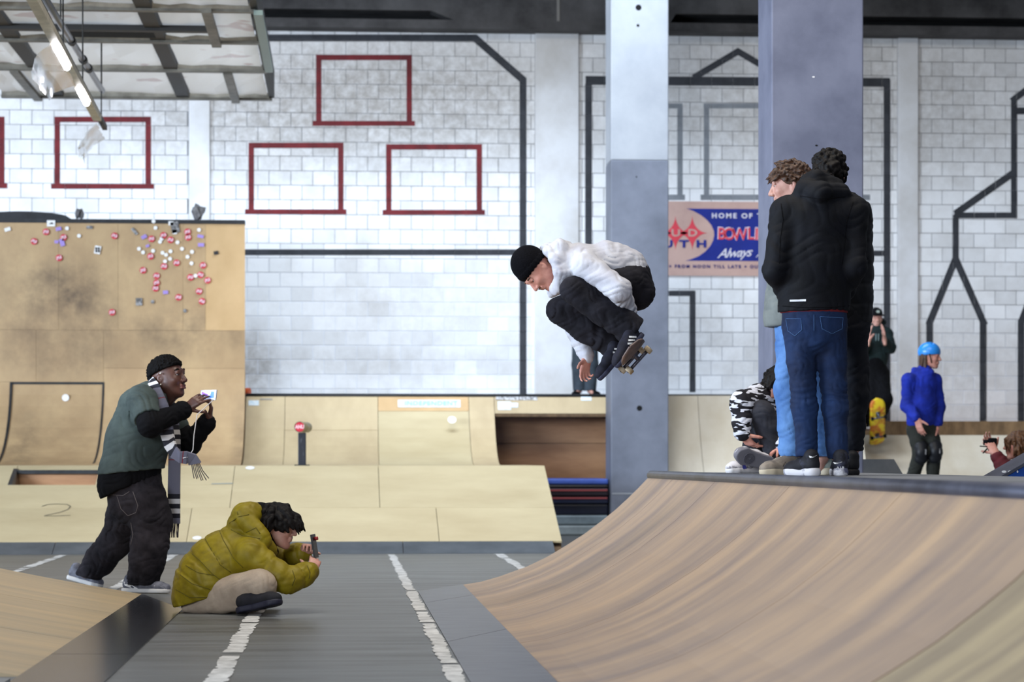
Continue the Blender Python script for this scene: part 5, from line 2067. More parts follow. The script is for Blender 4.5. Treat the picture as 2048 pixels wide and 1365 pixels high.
# ------------------------------------------------------------------ 2 the standing photographer
def photographer():
    J = JF(17.55)
    root = person(Vector((J(262, 1180)[0], 17.55, 0)), 'photographer in green t-shirt and striped scarf stooping to film with a small phone')
    hd = Head(J(337, 757, 0), (-0.10, 0.02, 0.99), (0.84, -0.42, -0.34), 1.24)
    neck = J(308, 787, 0)
    chest, mid, pelv = J(288, 812), J(276, 878), J(266, 965)
    shN, elN, wrN = J(284, 800, -0.20), J(300, 851, -0.34), J(371, 819, -0.14)
    shF, elF, wrF = J(312, 806, 0.20), J(379, 888, 0.16), J(417, 842, 0.04)
    S = Soft(0.007)
    fr = unit((0.97, -0.25, -0.1))
    S.chain([neck, chest, mid, pelv], [0.075, 0.15, 0.19, 0.18], 0.05, flat=(fr, 0.9))
    for a, b, c in ((shN, elN, wrN), (shF, elF, wrF)):
        S.chain([chest, a, b, c], [0.08, 0.06, 0.05, 0.034], 0.03)
    kN, aN = J(300, 1080, -0.10), J(283, 1160, -0.06)
    kF, aF = J(234, 1080, 0.30), J(172, 1146, 0.50)
    hN, hF = J(292, 1000, -0.12), J(262, 1000, 0.14)
    for a, b, c in ((hN, kN, aN), (hF, kF, aF)):
        S.chain([pelv, a, b, c], [0.13, 0.105, 0.07, 0.045], 0.04)
    S.cap(aN, J(310, 1172, -0.12), 0.035, 0.028)
    S.cap(aF, J(195, 1150, 0.45), 0.035, 0.028)
    hd.add(S, neck, 0.068, jaw=1.14)
    S.cap(hd.at(0.03, -0.075, 0), hd.at(-0.02, -0.11, 0), 0.055, 0.06, 0.03)
    hand(S, wrN, J(402, 795, -0.16) - wrN, (0.35, 0.9, -0.1), (0.3, 0.2, -1), curl=(0.35, 0.4, 0.45, 0.5), tcurl=0.3, k=1.12)
    hand(S, wrF, J(425, 806, 0.0) - wrF, (-0.9, 0.1, -0.2), (-0.3, -1, 0.3), curl=(0.5, 0.55, 0.6, 0.65), tcurl=0.3, k=1.12)
    soft_obj(S, 'body', m_skin_brown, root)
    hd.eyes(root, brow_mat=m_hair_black)
    S = Soft(0.004)
    for sd in (-1, 1):
        S.cap(hd.at(0.092, -0.052 if sd > 0 else -0.066, -0.02), hd.at(0.092, -0.052 if sd > 0 else -0.066, 0.02), 0.0085, 0.0085, 0.006)
    soft_obj(S, 'lips', M('lips_brown', rgb(120, 74, 68), 0.4), root)
    # short curly hair with faded sides
    S = Soft(0.005)
    rg = random.Random(5)
    hd.hair(S, rg, 600, 0.012, 0.0068, lambda f, u, r: u > 0.052 + 0.32 * f or (f < -0.07 and u > -0.02),
            lambda f, u, r: (0, 0.3, 0), root=1.12, k=0.004, curl=1.0, base=True, base_cut=[((0.0, 0.046, 0), (0.30, -1, 0))])
    soft_obj(S, 'hair', m_hair_black, root)
    m_silver = M('bright_silver', rgb(230, 226, 220), 0.2, 0.8)
    for f, u, nm in ((0.004, 0.028, 'earring'), (-0.004, -0.037, 'earring')):
        bm = bmesh.new()
        bmesh.ops.create_icosphere(bm, subdivisions=2, radius=0.008)
        c = Vector(hd.at(f, u, 0.088))
        obj(nm, [c + v.co for v in bm.verts], [[v.index for v in fa.verts] for fa in bm.faces], m_silver, root, True)
        bm.free()
    # t-shirt
    m_tee = M('dusty_green_cotton', rgb(70, 82, 79), 0.9, col2=rgb(54, 64, 63), scale=7, bump=0.1, bscale=200, crease=0.3, cscale=4.5)
    S = Soft(0.0075)
    S.chain([J(308, 788, 0), J(288, 820), J(275, 880), J(262, 950)], [0.105, 0.178, 0.222, 0.238], 0.06, flat=(Y_, 1.05))
    for a, b, t in ((shN, elN, 0.80), (shF, elF, 0.6)):
        e = A(a) * (1 - t) + A(b) * t
        S.cap(chest, a, 0.12, 0.105, 0.05)
        S.cap(a, e, 0.104, 0.098, 0.03, fold=(1.3, 0.0025))
    S.cut(J(255, 945), unit((0.10, 0, -1)))
    e = A(shN) * 0.25 + A(elN) * 0.75
    S.cut(e, unit(A(elN) - A(shN)), e + unit(A(elN) - A(shN)) * 0.07, 0.14)
    S.ell(hd.at(-0.02, -0.02), [hd.f, hd.u, hd.r], (0.11, 0.14, 0.095), 0.01, '-')
    soft_obj(S, 'tshirt', m_tee, root, 0.004, 15, 3)
    # black long sleeved layer underneath
    S = Soft(0.0075)
    S.chain([J(275, 880), J(261, 950), J(252, 972)], [0.19, 0.208, 0.206], 0.05, flat=(Y_, 1.03))
    for a, b, c in ((shN, elN, wrN), (shF, elF, wrF)):
        S.cap(a, b, 0.085, 0.085, 0.03)
        S.cap(b, A(c) * 0.93 + A(b) * 0.07, 0.085, 0.060, 0.03, fold=(2.5, 0.0035))
        S.cap(A(c) * 0.82 + A(b) * 0.18, A(c) * 0.90 + A(b) * 0.10, 0.066, 0.070, 0.015, fold=(2, 0.0035))
    S.cut(J(260, 974), unit((0.42, 0, -1)))
    soft_obj(S, 'undershirt', m_black_cloth, root, 0.004, 22, 4)
    # baggy washed jeans
    m_jean = M('washed_black_denim', rgb(52, 48, 53), 0.9, col2=rgb(22, 20, 25), scale=4, detail=9, bump=0.12, bscale=200, contrast=(0.38, 0.62), spec=0.2, crease=0.55, cscale=5.5)
    S = Soft(0.0075)
    S.chain([J(268, 955), J(272, 1000)], [0.20, 0.20], 0.05)
    S.chain([J(292, 1000, -0.10), J(304, 1040, -0.10), J(300, 1085, -0.10), J(294, 1125, -0.08), J(286, 1166, -0.06)], [0.155, 0.138, 0.13, 0.122, 0.106], 0.05, fold=(1.4, 0.0035))
    S.chain([J(258, 1000, 0.12), J(250, 1040, 0.18), J(232, 1082, 0.30), J(200, 1120, 0.42), J(176, 1150, 0.50)], [0.15, 0.135, 0.118, 0.112, 0.092], 0.05, fold=(1.4, 0.0035))
    S.cap(J(286, 1158, -0.06), J(286, 1168, -0.06), 0.118, 0.110, 0.02, fold=(2, 0.0045))
    S.cut(J(286, 1170, -0.06), -Z_, J(286, 1178, -0.06), 0.16)
    S.cut(J(172, 1156, 0.50), unit((-0.25, 0, -1)), J(170, 1164, 0.50), 0.15)
    jn = soft_obj(S, 'jeans', m_jean, root, 0.005, 18, 5)
    st = M('grey_stitch', rgb(112, 104, 104), 0.8)
    for ln in ([(222, 990), (246, 992), (259, 984)], [(234, 992), (242, 1018), (256, 1032), (272, 1026), (276, 1012), (266, 984)], [(262, 1046), (266, 1070), (262, 1090)]):
        stitch(jn, ln, 0.0022, st, 'pocket_stitch')
    # shoes
    m_rs = M('grey_white_mesh', rgb(126, 128, 140), 0.7, col2=rgb(78, 80, 92), scale=16)
    m_so = M('white_rubber', rgb(214, 212, 210), 0.6)
    z = lambda p: A((p[0], p[1], 0.004))
    s1 = shoe('shoe', z(J(243, 1180, -0.02)), z(J(343, 1180, -0.16)), Z_, root, m_rs, m_so, 1.05, lace=m_dot, collar=0.09)
    for pl in ([(248, 1164), (262, 1170), (276, 1177), (270, 1179), (250, 1172)], [(308, 1172), (322, 1174), (334, 1179), (318, 1180)]):
        patch(s1, pl, m_dot, 'white_overlay')
    hl, to = A((J(136, 1150, 0.62)[0], 18.17, 0.07)), A((J(205, 1150, 0.5)[0], 18.02, 0.006))
    shoe('shoe', hl, to, unit((0.12, 0, 1)), root, m_rs, m_so, 1.05, lace=m_dot, collar=0.09)
    # bracelets
    for w, e in ((wrN, elN), (wrF, elF)):
        d = unit(A(w) - A(e))
        p = A(w) - d * 0.012
        ring = []
        q1 = unit(np.cross(d, Z_))
        q2 = np.cross(d, q1)
        for i in range(17):
            a = 2 * math.pi * i / 16
            ring.append(Vector(p + 0.043 * (q1 * math.cos(a) + q2 * math.sin(a)) + d * 0.006 * math.sin(3 * a)))
        MB().tube(ring, 0.006, 6).build('bracelet', m_silver, root, True)
    # scarf
    m_sc = bpy.data.materials.new('striped_wool_scarf')
    m_sc.use_nodes = True
    N, L = m_sc.node_tree.nodes, m_sc.node_tree.links
    b = N['Principled BSDF']
    b.inputs['Roughness'].default_value = 0.95
    uv = N.new('ShaderNodeUVMap')
    uv.uv_map = 'along'
    sx = N.new('ShaderNodeSeparateXYZ')
    L.new(uv.outputs[0], sx.inputs[0])
    ml = N.new('ShaderNodeMath')
    ml.operation = 'FRACT'
    dv = N.new('ShaderNodeMath')
    dv.operation = 'DIVIDE'
    dv.inputs[1].default_value = 0.50
    L.new(sx.outputs[1], dv.inputs[0])
    L.new(dv.outputs[0], ml.inputs[0])
    cr = N.new('ShaderNodeValToRGB')
    cr.color_ramp.interpolation = 'CONSTANT'
    els = cr.color_ramp.elements
    grey, dark, lt, red = rgb(104, 104, 120), rgb(30, 30, 40), rgb(196, 194, 196), rgb(120, 52, 60)
    stops = [(0.0, grey), (0.40, dark), (0.47, lt), (0.54, dark), (0.61, lt), (0.68, dark), (0.75, grey), (0.9, red), (0.915, grey)]
    els[0].position, els[0].color = 0.0, (*grey, 1)
    els[1].position, els[1].color = 0.40, (*dark, 1)
    for p_, c_ in stops[2:]:
        e = els.new(p_)
        e.color = (*c_, 1)
    L.new(ml.outputs[0], cr.inputs[0])
    L.new(cr.outputs[0], b.inputs['Base Color'])
    path = [J(330, 782, 0.12), J(312, 772, 0.13), J(300, 768, 0.06), J(299, 766, -0.04), J(305, 774, -0.12), J(313, 790, -0.16), J(322, 812, -0.19), J(330, 838, -0.21), J(334, 868, -0.24),
            J(340, 890, -0.27), J(348, 905, -0.29), J(360, 915, -0.30), J(373, 916, -0.30), J(384, 918, -0.29), J(390, 928, -0.28)]
    nrm = [(0, 0, 1), (0.2, 0, 1), (0.3, -0.3, 1), (0.8, -0.2, 0.8), (1, -0.2, 0.3), (1, -0.3, 0.1), (1, -0.3, 0.2), (1, -0.35, 0.1), (1, -0.4, 0.1), (0.8, -0.4, 0.5), (0.5, -0.3, 0.9), (0.1, -0.3, 1), (0.1, -0.3, 1), (0.6, -0.3, 0.6), (1, -0.3, 0.2)]
    wd = [0.10, 0.10, 0.10, 0.10, 0.105, 0.105, 0.105, 0.105, 0.10, 0.09, 0.085, 0.08, 0.09, 0.085, 0.09]
    ribbon('scarf', [Vector(p) for p in path], wd, nrm, m_sc, root, 0.022)
    p2 = [J(336, 800, 0.10), J(344, 830, 0.06), J(349, 870, 0.02), J(349, 920, 0.0), J(348, 980, 0.0), J(348, 1020, 0.0), J(348, 1048, 0.0)]
    ribbon('scarf', [Vector(p) for p in p2], [0.09, 0.085, 0.085, 0.088, 0.09, 0.09, 0.09], [(1, -0.25, 0)] * 7, m_sc, root, 0.016)
    mb = MB()
    rg = random.Random(2)
    for i in range(11):
        x = 338 + i * 2.0
        mb.tube([Vector(J(x, 1046, 0.0)), Vector(J(x + rg.uniform(-1.5, 1.5), 1060, 0)), Vector(J(x + rg.uniform(-2, 2), 1076, 0))], 0.0032, 5)
    mb.build('scarf_fringe', M('fringe_wool', rgb(58, 52, 62), 0.95), root)
    mb = MB()
    for i in range(7):
        x = 383 + i * 2.6
        mb.tube([Vector(J(x, 926 + rg.uniform(-2, 2), -0.28)), Vector(J(x + 2 + i * 0.8, 942, -0.28)), Vector(J(x + 6 + i * 2.0 + rg.uniform(-2, 2), 958 + rg.uniform(-3, 4), -0.28))], 0.0032, 5)
    mb.build('scarf_fringe', M('fringe_wool', rgb(58, 52, 62), 0.95), root)
    # the phone: landscape, screen towards its owner
    c = A(J(417, 791, -0.10))
    nrm_ = unit((-0.62, -0.76, 0.18))
    lx = unit(np.cross(Z_, nrm_))
    if lx[0] < 0:
        lx = -lx
    uz = np.cross(nrm_, lx)
    if uz[2] < 0:
        uz = -uz
    ph = empty('phone', Vector(c), 'small phone with a bright lit screen held up by the photographer', 'phone')
    q = lambda a, b_, n_: Vector(c + lx * a + uz * b_ + nrm_ * n_)
    MB().hexa([q(-0.075, -0.037, -0.005), q(0.075, -0.037, -0.005), q(0.075, 0.037, -0.005), q(-0.075, 0.037, -0.005)],
              [q(-0.075, -0.037, 0.004), q(0.075, -0.037, 0.004), q(0.075, 0.037, 0.004), q(-0.075, 0.037, 0.004)]).build('case', M('silver_phone', rgb(180, 178, 190), 0.3, 0.6), ph)
    obj('screen', [q(-0.07, -0.033, 0.006), q(0.07, -0.033, 0.006), q(0.07, 0.033, 0.006), q(-0.07, 0.033, 0.006)], [[0, 1, 2, 3]],
        M('lit_phone_screen', rgb(196, 208, 252), 0.3, emit=0.55), ph)
    obj('screen_image', [q(0.02, -0.02, 0.0075), q(0.06, -0.022, 0.0075), q(0.056, 0.022, 0.0075), q(0.03, 0.026, 0.0075)], [[0, 1, 2, 3]],
        M('screen_blue', rgb(60, 120, 220), 0.3, emit=0.5), ph)
    obj('screen_image', [q(-0.06, 0.006, 0.0075), q(0.0, -0.012, 0.0075), q(0.0, 0.004, 0.0075), q(-0.06, 0.026, 0.0075)], [[0, 1, 2, 3]],
        M('screen_violet', rgb(150, 90, 230), 0.3, emit=0.5), ph)
    strap = [Vector(q(0.05, -0.037, 0)), Vector(J(394, 830, -0.2)), Vector(J(388, 870, -0.24)), Vector(J(386, 900, -0.26)), Vector(J(378, 914, -0.30)), Vector(J(366, 917, -0.32))]
    MB().tube(strap, 0.0035, 6).build('wrist_strap', M('pale_cord', rgb(206, 204, 206), 0.8), ph, True)


photographer()


# ------------------------------------------------------------------ 3 the seated man in the mustard puffer
def sitter():
    J = JF(15.25)
    root = person(Vector((J(440, 1222)[0], 15.25, 0)), 'man in mustard puffer jacket sitting cross-legged on the floor with a phone')
    hd = Head(J(553, 1056, 0), (0.12, 0.0, 1.0), (0.86, -0.16, -0.40), 1.10)
    neck = J(524, 1078, 0)
    chest, mid, pelv = J(494, 1098), J(440, 1136), J(404, 1186)
    shN, elN, wrN = J(500, 1112, -0.19), J(572, 1164, -0.25), J(624, 1143, -0.13)
    shF, elF, wrF = J(514, 1108, 0.18), J(566, 1122, 0.26), J(608, 1104, 0.12)
    hN, kN, aN = J(418, 1190, -0.12), J(520, 1172, -0.34), J(500, 1206, -0.05)
    hF, kF, aF = J(418, 1190, 0.12), J(522, 1178, 0.34), J(502, 1206, 0.06)
    S = Soft(0.0068)
    S.chain([neck, chest, mid, pelv], [0.06, 0.11, 0.11, 0.09], 0.04)
    for a, b, c in ((shN, elN, wrN), (shF, elF, wrF)):
        S.chain([chest, a, b, c], [0.06, 0.05, 0.04, 0.028], 0.03)
    for a, b, c in ((hN, kN, aN), (hF, kF, aF)):
        S.chain([pelv, a, b, c], [0.07, 0.06, 0.05, 0.04], 0.03)
    hd.add(S, neck, 0.055)
    hand(S, wrN, J(634, 1112, -0.03) - wrN, (0.05, 0.9, 0.2), (-0.6, 0, 1), curl=(0.55, 0.6, 0.65, 0.7), tcurl=0.3, k=1.05)
    hand(S, wrF, J(617, 1090, 0.03) - wrF, (0.2, -0.9, 0.1), (0.2, -0.3, -1), curl=(0.5, 0.55, 0.6, 0.65), tcurl=0.3, k=1.02)
    soft_obj(S, 'body', m_skin_pale, root)
    hd.eyes(root, brow_mat=m_hair_dark)
    S = Soft(0.005)
    rg = random.Random(8)
    hd.hair(S, rg, 210, 0.075, 0.0155, lambda f, u, r: (u > 0.04 if f > 0.05 else (u > -0.03 if f > -0.02 else u > -0.075)) and not (abs(r) > 0.06 and u < 0.012 and f > -0.04),
            lambda f, u, r: (0.55 if f > 0 else -0.05, -0.55, 0.15 * (1 if r > 0 else -1)), root=1.10, k=0.012, curl=0.16, base=True,
            base_cut=[((0.07, 0.03, 0), (0.75, -0.7, 0)), ((0.0, -0.055, 0), (0.0, -1, 0))])
    soft_obj(S, 'hair', m_hair_dark, root)
    m_puf = M('mustard_nylon', rgb(140, 124, 16), 0.55, col2=rgb(118, 102, 10), scale=10, bump=0.1, bscale=26, spec=0.3, crease=0.45, cscale=9)
    S = Soft(0.007)
    # torso as stacked quilted rolls running down the curved back
    spine = [J(505, 1092), J(478, 1110), J(452, 1130), J(428, 1151), J(410, 1174), J(396, 1196)]
    rad = [0.165, 0.205, 0.225, 0.228, 0.215, 0.180]
    for i in range(5):
        S.cap(spine[i], spine[i + 1], rad[i], rad[i + 1], 0.008, flat=(Y_, 1.10), puff=(1 if i < 4 else 2, 0.013))
    S.cap(J(506, 1120, 0), J(448, 1168, 0), 0.13, 0.17, 0.03, fold=(3.0, 0.0035))
    for a, b, c in ((shN, elN, wrN), (shF, elF, wrF)):
        S.cap(A(chest) * 0.55 + A(a) * 0.45, a, 0.125, 0.115, 0.03)
        S.cap(a, b, 0.108, 0.09, 0.012, puff=(2, 0.014), fold=(2.3, 0.0025))
        S.cap(b, A(b) * 0.10 + A(c) * 0.90, 0.090, 0.076, 0.012, puff=(2, 0.014), fold=(2.3, 0.0025))
    # hood lying on the shoulders
    hood = [(J(512, 1024, -0.02), J(492, 1040, -0.13), 0.07), (J(492, 1040, -0.13), J(528, 1082, -0.17), 0.062), (J(490, 1030, -0.1), J(488, 1034, 0.1), 0.085),
            (J(480, 1050, -0.06), J(482, 1050, 0.08), 0.085), (J(492, 1040, 0.13), J(530, 1084, 0.15), 0.062), (J(528, 1082, -0.15), J(545, 1106, -0.10), 0.045), (J(528, 1084, 0.14), J(546, 1108, 0.1), 0.045)]
    for a, b, r in hood:
        S.cap(a, b, r, r, 0.012, puff=(1, 0.012))
    S.cap(J(502, 1018, -0.08), J(502, 1018, 0.08), 0.045, 0.045, 0.015)
    S.ell(hd.at(0.0, 0.0), [hd.f, hd.u, hd.r], (0.13, 0.14, 0.108), 0.01, '-')
    S.cut(J(400, 1200, 0), unit((0.30, 0, -1)), J(395, 1215, 0), 0.36)
    jk = soft_obj(S, 'puffer_jacket', m_puf, root, 0.002, 20, 6)
    sm = M('mustard_seam', rgb(92, 82, 8), 0.8)
    for ln in ([(352, 1180), (380, 1196), (420, 1196), (446, 1186)], [(360, 1150), (384, 1168), (420, 1180)], [(384, 1108), (398, 1120), (424, 1148), (440, 1160)],
               [(408, 1074), (418, 1092), (440, 1130), (462, 1146)], [(436, 1056), (446, 1080), (468, 1118), (486, 1136)], [(462, 1060), (484, 1072), (520, 1078)],
               [(452, 1052), (478, 1034), (498, 1030)], [(474, 1024), (476, 1030)], [(585, 1142), (590, 1158), (584, 1172)], [(614, 1132), (620, 1146), (618, 1158)],
               [(492, 1066), (512, 1056), (520, 1068)], [(372, 1132), (396, 1146), (430, 1152)]):
        stitch(jk, ln, 0.003, sm, 'quilt_seam', off=0.0)
    # dark hood lining
    S = Soft(0.006)
    S.cap(J(520, 1034, 0), J(530, 1076, 0), 0.092, 0.088, 0.02)
    S.cap(J(530, 1076, -0.06), J(548, 1104, -0.04), 0.04, 0.03, 0.02)
    soft_obj(S, 'lining', m_black_cloth, jk)
    # trousers
    m_ch = M('stone_chinos', rgb(176, 160, 142), 0.85, col2=rgb(154, 138, 122), scale=6, bump=0.1, bscale=120, crease=0.35, cscale=6)
    S = Soft(0.007)
    for a, b, c, sg_ in ((hN, kN, aN, -1), (hF, kF, aF, 1)):
        S.cap(J(404, 1202, 0.03 * sg_), A(a) * 0.6 + A(pelv) * 0.4, 0.085, 0.09, 0.03)
        S.cap(A(a) * 0.7 + A(pelv) * 0.3, b, 0.098, 0.100, 0.03, fold=(1.3, 0.0025))
        S.cap(b, c, 0.096, 0.07, 0.03, fold=(1.5, 0.0025))
    for sg_ in (-1, 1):
        S.cap(J(376, 1212, 0.06 * sg_), J(440, 1204, 0.16 * sg_), 0.045, 0.075, 0.05)
    S.cap(J(452, 1208, -0.20), J(500, 1194, -0.30), 0.055, 0.085, 0.04)
    S.cut((0, 0, 0.006), -Z_)
    soft_obj(S, 'trousers', m_ch, root, 0.003, 20, 7)
    m_bs = M('black_suede_shoe', rgb(24, 24, 34), 0.8, col2=rgb(16, 16, 22), scale=20)
    m_bo = M('navy_rubber', rgb(22, 24, 44), 0.6)
    g = lambda px, py, d, z: A((J(px, py, d)[0], 15.25 + d, z))
    shoe('shoe', g(478, 1210, -0.36, 0.012), g(564, 1210, -0.46, 0.075), unit((-0.25, 0.25, 1)), root, m_bs, m_bo, 1.18, collar=0.06)
    shoe('shoe', g(480, 1210, 0.20, 0.004), g(560, 1210, 0.34, 0.03), Z_, root, m_bs, m_bo, 1.0, collar=0.06)
    # phone held upright, seen from its edge
    c = A(J(629, 1093, -0.02))
    up = unit((-0.16, 0.0, 1))
    nx = unit((0.94, -0.28, 0.15))
    wv = unit(np.cross(up, nx))
    ph = empty('phone', Vector(c), 'black phone with a red charm held upright by the seated man', 'phone')
    q = lambda a, b_, n_: Vector(c + wv * a + up * b_ + nx * n_)
    MB().hexa([q(-0.036, -0.075, -0.006), q(0.036, -0.075, -0.006), q(0.036, 0.075, -0.006), q(-0.036, 0.075, -0.006)],
              [q(-0.036, -0.075, 0.006), q(0.036, -0.075, 0.006), q(0.036, 0.075, 0.006), q(-0.036, 0.075, 0.006)]).build('case', M('black_phone', rgb(22, 22, 26), 0.35), ph)
    obj('screen', [q(-0.033, -0.07, -0.0075), q(-0.033, 0.07, -0.0075), q(0.033, 0.07, -0.0075), q(0.033, -0.07, -0.0075)], [[0, 1, 2, 3]], M('dark_screen', rgb(30, 32, 40), 0.15), ph)
    MB().tube([q(0.012, 0.045, 0.006), q(0.012, 0.046, 0.026)], 0.011, 12).build('charm', M('red_charm', rgb(150, 40, 44), 0.4), ph, True)


sitter()
# ------------------------------------------------------------------ generic standing figure
def figure(root, J, hd, neck, chest, mid, pelv, arms, legs, skin, hands, h=0.0082, neck_r=0.052, br=1.0):
    S = Soft(h)
    S.chain([neck, chest, mid, pelv], [0.06 * br, 0.125 * br, 0.115 * br, 0.125 * br], 0.04)
    for a, b, c in arms:
        S.chain([chest, a, b, c], [0.07 * br, 0.048 * br, 0.038 * br, 0.027 * br], 0.03)
    for l in legs:
        S.chain([pelv] + list(l[:3]), [0.1 * br, 0.08 * br, 0.055 * br, 0.038 * br], 0.03)
        if len(l) > 3:
            S.cap(l[2], l[3], 0.033 * br, 0.026 * br, 0.02)
    hd.add(S, neck, neck_r * br)
    for hh in hands:
        hand(S, *hh[:4], **hh[4])
    return soft_obj(S, 'body', skin, root)


# ------------------------------------------------------------------ 4 friend in the black hooded jacket, seen from behind
def friend_black():
    J = JF(13.9)
    root = person(Vector((J(1632, 950)[0], 13.95, ZD)), 'man in black hooded jacket and dark blue jeans standing with his back turned')
    hd = Head(J(1640, 388, 0.15), (0, 0.75, 0.55), (0, 0.55, -0.8), 1.05)
    neck, chest, mid, pelv = J(1641, 398, 0.04), J(1637, 450), J(1630, 550), J(1629, 640)
    aL, aR = (J(1574, 428), J(1550, 540, -0.06), J(1575, 592, 0.10)), (J(1704, 424), J(1708, 532, -0.08), J(1690, 585, 0.12))
    lL = (J(1600, 655), J(1606, 772, 0.01), J(1614, 908, 0.0), J(1600, 938, 0.08))
    lR = (J(1660, 655), J(1668, 772, 0.01), J(1676, 912, 0.0), J(1678, 942, 0.1))
    figure(root, J, hd, neck, chest, mid, pelv, (aL, aR), (lL, lR), m_skin_pale,
           [(aL[2], (0.3, 0.6, -0.7), (1, 0, 0), (0, 1, 0), dict(curl=(0.5,) * 4)), (aR[2], (-0.3, 0.6, -0.7), (-1, 0, 0), (0, 1, 0), dict(curl=(0.5,) * 4))])
    S = Soft(0.006)
    hd.hair(S, random.Random(21), 120, 0.03, 0.01, lambda f, u, r: u > 0.0 and f < 0.07, lambda f, u, r: (0.2, -0.2, 0), root=1.05, base_cut=[((0.06, 0.0, 0), (0.5, -0.8, 0))])
    soft_obj(S, 'hair', m_hair_dark, root)
    m_jk = M('black_softshell', rgb(14, 16, 24), 0.75, col2=rgb(8, 9, 14), scale=9, bump=0.12, bscale=220, spec=0.22, crease=0.7, cscale=4.0, cstretch=(1, 1, 0.45))
    S = Soft(0.0075)
    S.chain([J(1641, 405, 0.02), J(1638, 440), J(1632, 520), J(1628, 622)], [0.15, 0.205, 0.212, 0.212], 0.06, flat=(Y_, 0.72), fold=(0.8, 0.0025))
    for a, b, c in (aL, aR):
        S.cap(A(chest) * 0.4 + A(a) * 0.6, a, 0.12, 0.098, 0.05)
        S.cap(a, b, 0.096, 0.072, 0.03, fold=(1.3, 0.0035))
        S.cap(b, c, 0.072, 0.058, 0.03, fold=(1.6, 0.0035))
    for a, b, r in ((J(1610, 378, -0.05), J(1640, 384, -0.13), 0.058), (J(1640, 384, -0.13), J(1680, 386, -0.05), 0.056), (J(1614, 364, 0.03), J(1632, 360, -0.02), 0.052),
                    (J(1632, 360, -0.02), J(1668, 372, 0.02), 0.055), (J(1680, 386, -0.04), J(1686, 398, 0.08), 0.045), (J(1606, 382, 0.0), J(1600, 400, 0.08), 0.045)):
        S.cap(a, b, r, r, 0.03, fold=(1.2, 0.0025))
    S.cut(J(1628, 624), unit((0.02, 0, -1)), J(1628, 660), 0.36)
    jk = soft_obj(S, 'hooded_jacket', m_jk, root, 0.004, 14, 8)
    patch(jk, [(1580, 600), (1596, 599.6), (1612, 599), (1612, 603), (1596, 603.6), (1580, 604)], M('reflective_silver', rgb(226, 228, 236), 0.3), 'reflective_strip', 0.004)
    for ln in ([(1562, 408), (1566, 440), (1560, 480), (1558, 540)], [(1706, 404), (1694, 440), (1690, 480), (1684, 530)], [(1600, 392), (1640, 398), (1690, 394)], [(1556, 612), (1600, 615), (1660, 615), (1698, 612)]):
        stitch(jk, ln, 0.0022, m_black_cloth, 'seam')
    S = Soft(0.007)
    S.cap(J(1627, 619), J(1628, 627), 0.198, 0.197, 0.01, flat=(Y_, 0.72))
    S.cut(J(1627, 627), -Z_)
    S.cut(J(1627, 615), Z_)
    soft_obj(S, 'red_lining', M('dark_red_lining', rgb(110, 22, 30), 0.8), jk)
    m_dj = M('dark_blue_denim', rgb(22, 48, 90), 0.85, col2=rgb(10, 23, 50), scale=3.4, detail=9, bump=0.12, bscale=220, contrast=(0.36, 0.66), crease=0.6, cscale=6, cstretch=(0.7, 0.7, 1.6))
    S = Soft(0.0075)
    S.cap(J(1628, 628), J(1629, 650), 0.188, 0.185, 0.04, flat=(Y_, 0.75))
    for l, w in ((lL, 1), (lR, 1)):
        S.cap(l[0], A(l[0]) * 0.4 + A(l[1]) * 0.6, 0.100, 0.083, 0.03, fold=(1.2, 0.0025))
        S.cap(A(l[0]) * 0.4 + A(l[1]) * 0.6, l[1], 0.083, 0.074, 0.03, fold=(2.0, 0.0025))
        S.cap(l[1], A(l[1]) * 0.7 + A(l[2]) * 0.3, 0.076, 0.074, 0.02, fold=(3.0, 0.0035))
        S.cap(A(l[1]) * 0.7 + A(l[2]) * 0.3, A(l[2]) - Z_ * 0.02, 0.073, 0.062, 0.03, fold=(1.2, 0.0025))
    S.cut(J(1613, 914, 0), -Z_, J(1613, 924, 0), 0.11)
    S.cut(J(1676, 919, 0), -Z_, J(1676, 929, 0), 0.11)
    jn = soft_obj(S, 'jeans', m_dj, root, 0.003, 24, 9)
    bst = M('faded_blue_stitch', rgb(70, 104, 150), 0.8)
    for ln in ([(1572, 638), (1602, 638), (1604, 660), (1590, 672), (1576, 662), (1572, 638)], [(1640, 634), (1686, 636), (1684, 658), (1664, 668), (1644, 658), (1640, 634)], [(1628, 630), (1628, 662)]):
        stitch(jn, ln, 0.0016, bst, 'pocket_stitch')
    m_u = M('black_sneaker', rgb(20, 20, 28), 0.7, col2=rgb(60, 62, 84), scale=9, contrast=(0.55, 0.7))
    m_s = M('white_grey_midsole', rgb(214, 212, 216), 0.6, col2=rgb(90, 92, 116), scale=7, contrast=(0.5, 0.6))
    z = lambda px, d: A((J(px, 948, d)[0], 13.9 + d, ZD + 0.002))
    s1 = shoe('shoe', z(1633, -0.10), z(1573, 0.12), Z_, root, m_u, m_s, 1.12, collar=0.10, chunky=1.35)
    s2 = shoe('shoe', z(1682, -0.10), z(1676, 0.19), Z_, root, m_u, m_s, 1.12, collar=0.10, chunky=1.35)
    # heel tabs with the small white mark and letters
    q = project(s2, [(1681, 936)], 0.004)
    if q:
        text_obj('heel_letters', 'AIR', 0.022, m_dot, s2, q[0], FACING, extrude=0.0005, sx=1.3, spacing=1.2)
    patch(s2, [(1667, 925), (1670, 929), (1675, 928.5), (1685, 924.5), (1674, 926.5)], m_dot, 'heel_mark', 0.004)
    patch(s1, [(1618, 912), (1620, 917), (1625, 916.5), (1634, 911), (1624, 914)], m_dot, 'heel_mark', 0.004)


friend_black()


